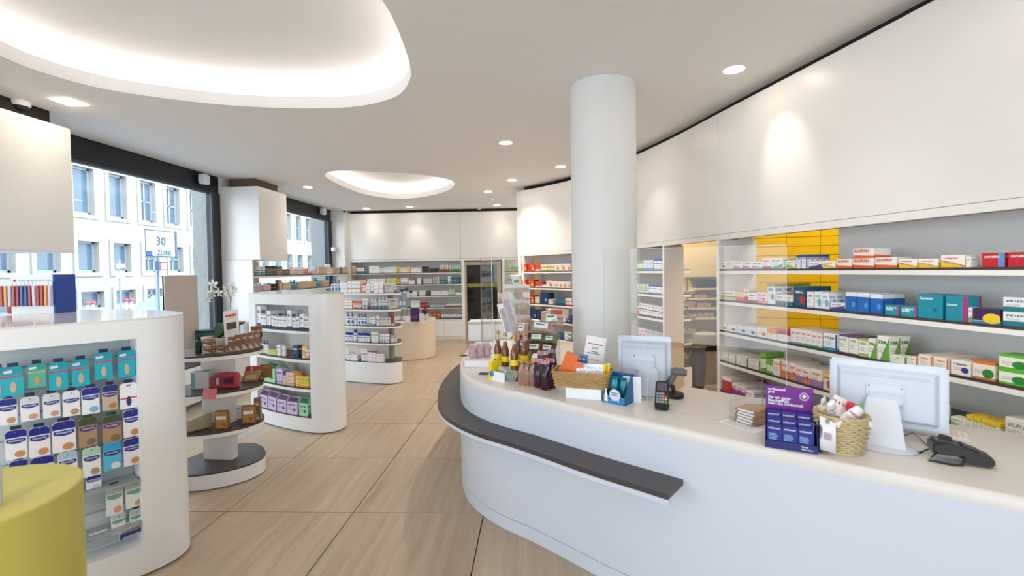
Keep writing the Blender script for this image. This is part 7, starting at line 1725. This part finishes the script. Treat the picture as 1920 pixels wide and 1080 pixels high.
pack(.0, -.01, .205, .14, .07, '6E7040', 'green herbal pack with pale label on the second tier', 'herbal packs in the rack'); pack(.11, -.01, .205, .10, .06, '8C8A5A', 'pale herbal pack at the right of the second tier', 'herbal packs in the rack')
pack(.02, .03, .285, .20, .09, 'C9A48C', 'large pack of pale dried slices with long label', 'dried slices packs in the rack'); pack(.11, .06, .33, .15, .12, 'D8B79C', 'upper pack of dried slices leaning right', 'dried slices packs in the rack', rz=.2)
pack(-.13, -.02, .26, .09, .09, 'D0B0A0', 'small pack with white label at the upper left of the rack', 'dried slices packs in the rack')
pack(.14, .09, .40, .16, .07, 'E6D2B8', 'striped paper topped pack crowning the rack', 'dried slices packs in the rack', rz=.1, label_c='C8503A')
pack(-.15, -.05, .14, .13, .10, '9C4A3A', 'red brown pasta pack at the left of the rack', 'left packs beside the rack', rz=-.5, rx_=-.9); pack(-.12, -.09, .08, .11, .08, 'B89A6A', 'straw coloured pack with white label below the red one', 'left packs beside the rack', rz=-.5, rx_=-.9); pack(-.17, -.0, .20, .08, .12, 'C02A2A', 'bright red ribbon pack beside the amber bottles', 'left packs beside the rack', rz=-.3, label_c='C8403A')
pack(-.06, -.12, .07, .09, .06, 'A88A6A', 'small pack with white tag above the sweets bags', 'left packs beside the rack', rz=-.4)
# white tray, pink bags, phone-like black dish at the left end
p = CT(900, 690); t = thing('display_tray', 'low white tray at the left end of the counter', 'tray', (p.x+.0, p.y+.16, ZC+.0006), -.1); obj('body', B(-.12, .16, -.14, .12, 0, .05), WP, t, bevel=.003); obj('rim', B(-.121, .161, -.141, .121, .05, .054), WP, t)
for k, (x, y) in enumerate(((888, 662), (896, 664), (905, 663))):
    s_ = sweet_bag(x, y+20, .07, .12, 'D8B4BC', 'C9D8D0', 'small pink gift bag with mint top, %s from left' % ORD[k], 'pink gift bags', rot=-.1); s_.location.z = ZC+.0552; q = t.location+Vector((-.08+.06*k, -.02+.03*k, 0)); s_.location.x, s_.location.y = q.x, q.y
p = CT(916, 676); q = t.location; s_ = thing('small_carton', 'slim white carton right of the pink gift bags', 'carton', (q.x+.13, q.y-.02, ZC+.0552), -.05); obj('carton', B(-.028, .028, -.02, .02, 0, .11), WP, s_, bevel=.001); obj('print', B(-.018, .018, -.0212, -.0202, .03, .07), mat('faint_purple_print', 'CDB8D4'), s_)
for x, y, w, lab in ((907, 701, .075, 'flat black tray set into the counter before the yellow display'), (870, 667, .06, 'dark phone lying at the left edge of the counter')):
    p = CT(x, y); t = thing('dark_pad', lab, 'pad', (p.x, p.y, ZC+.0006), -.15 if x > 900 else 1.2); obj('body', B(-w/2, w/2, -.03, .03, 0, .006), BLACKP, t, bevel=.002); obj('glass', B(-w/2+.004, w/2-.004, -.026, .026, .006, .0065), mat('screen_black', '101418'), t)
# white printer boxes, brochure racks and leaning boards farther back
for k, (x, y, w, d, h) in enumerate(((905, 641, .30, .25, .22), (938, 638, .20, .25, .21))):
    p = CT(x, y); t = thing('storage_box', 'white box with grey lid at the far end, %s one' % ('left' if k == 0 else 'right'), 'box', (p.x+(-.02 if k == 0 else .02), p.y+.06, ZC+.0006), .02); obj('body', B(-w/2, w/2, 0, d, 0, h*.86), WP, t, bevel=.004); obj('lid', B(-w/2-.004, w/2+.004, -.004, d+.004, h*.86, h), mat('grey_lid', 'C6C6C6', .5), t, bevel=.004)
def board(x, ybot, Y, w, h, lean, m, label, rz=0):
    p = GY(x, ybot, Y); t = thing('leaning_board', label, 'sign', (p.x, Y, max(ZC+.0006, p.z)), rz); Mq = Matrix.Rotation(lean, 4, 'Y') @ Matrix.Rotation(-.15, 4, 'X')
    obj('board', B(-w/2, w/2, 0, .006, 0, h, M=Mq), m, t); obj('foot', B(-w/2, w/2+.0, 0, .06, 0, .004), _mats['clear_acrylic'], t); obj('print', B(-w*.36, w*.3, -.0015, -.0004, h*.15, h*.85, M=Mq), mat('faint_print_'+m.name, 'C9C6CC', .6, noise=.5, nscale=30), t)
board(958, 632, 4.1, .075, .32, -.30, WP, 'white narrow sign leaning left behind the amber bottles')
board(973, 640, 4.0, .08, .46, -.30, mat('pale_pink_board', 'D9C9C4', .3, noise=.15, nscale=8), 'pale brochure sign leaning left before the shelving')
p = G(962, 618); t = thing('brochure_rack', 'tall white brochure rack standing on the back of the counter', 'rack', (-.22, 5.55, ZC+.0006), 0)
obj('back', B(-.16, .16, .05, .06, 0, .62), WP, t); 
for k in range(3): obj('pocket', B(-.16, .16, .0, .003, .06+.19*k, .15+.19*k), _mats['clear_acrylic'], t); obj('brochure', B(-.15, -.01, .01, .03, .06+.19*k, .2+.19*k), mat('green_leaflet', 'CBD9C4', .5, noise=.4, nscale=20), t); obj('brochure', B(.01, .15, .01, .03, .06+.19*k, .2+.19*k), mat('rose_leaflet', 'DCC6BC', .5, noise=.4, nscale=20), t)
p = GY(961, 540, 5.6); t = thing('tub', 'white tub with green lettering standing on the brochure rack', 'tub', (-.22, 5.605, ZC+.6206), 0); bm = bmesh.new(); lathe(bm, [(.05, 0), (.065, .1), (.075, .1), (.075, .115), (.07, .12)], 20); obj('tub', bm, WP, t); obj('print', B(-.03, .03, -.066, -.062, .03, .06), mat('green_print', '6FAE7A', .5), t)
p = G(995, 600); t = thing('wooden_tray', 'pale wooden tray on the back part of the counter', 'tray', (-.02, 5.0, ZC+.0006), 0); obj('body', B(-.1, .13, -.1, .1, 0, .16), OAK, t, bevel=.004); obj('insert', B(-.07, .05, -.08, .06, .16, .18), mat('honey_wood', 'CF9A4A', .5, noise=.1), t)

flush_rows()
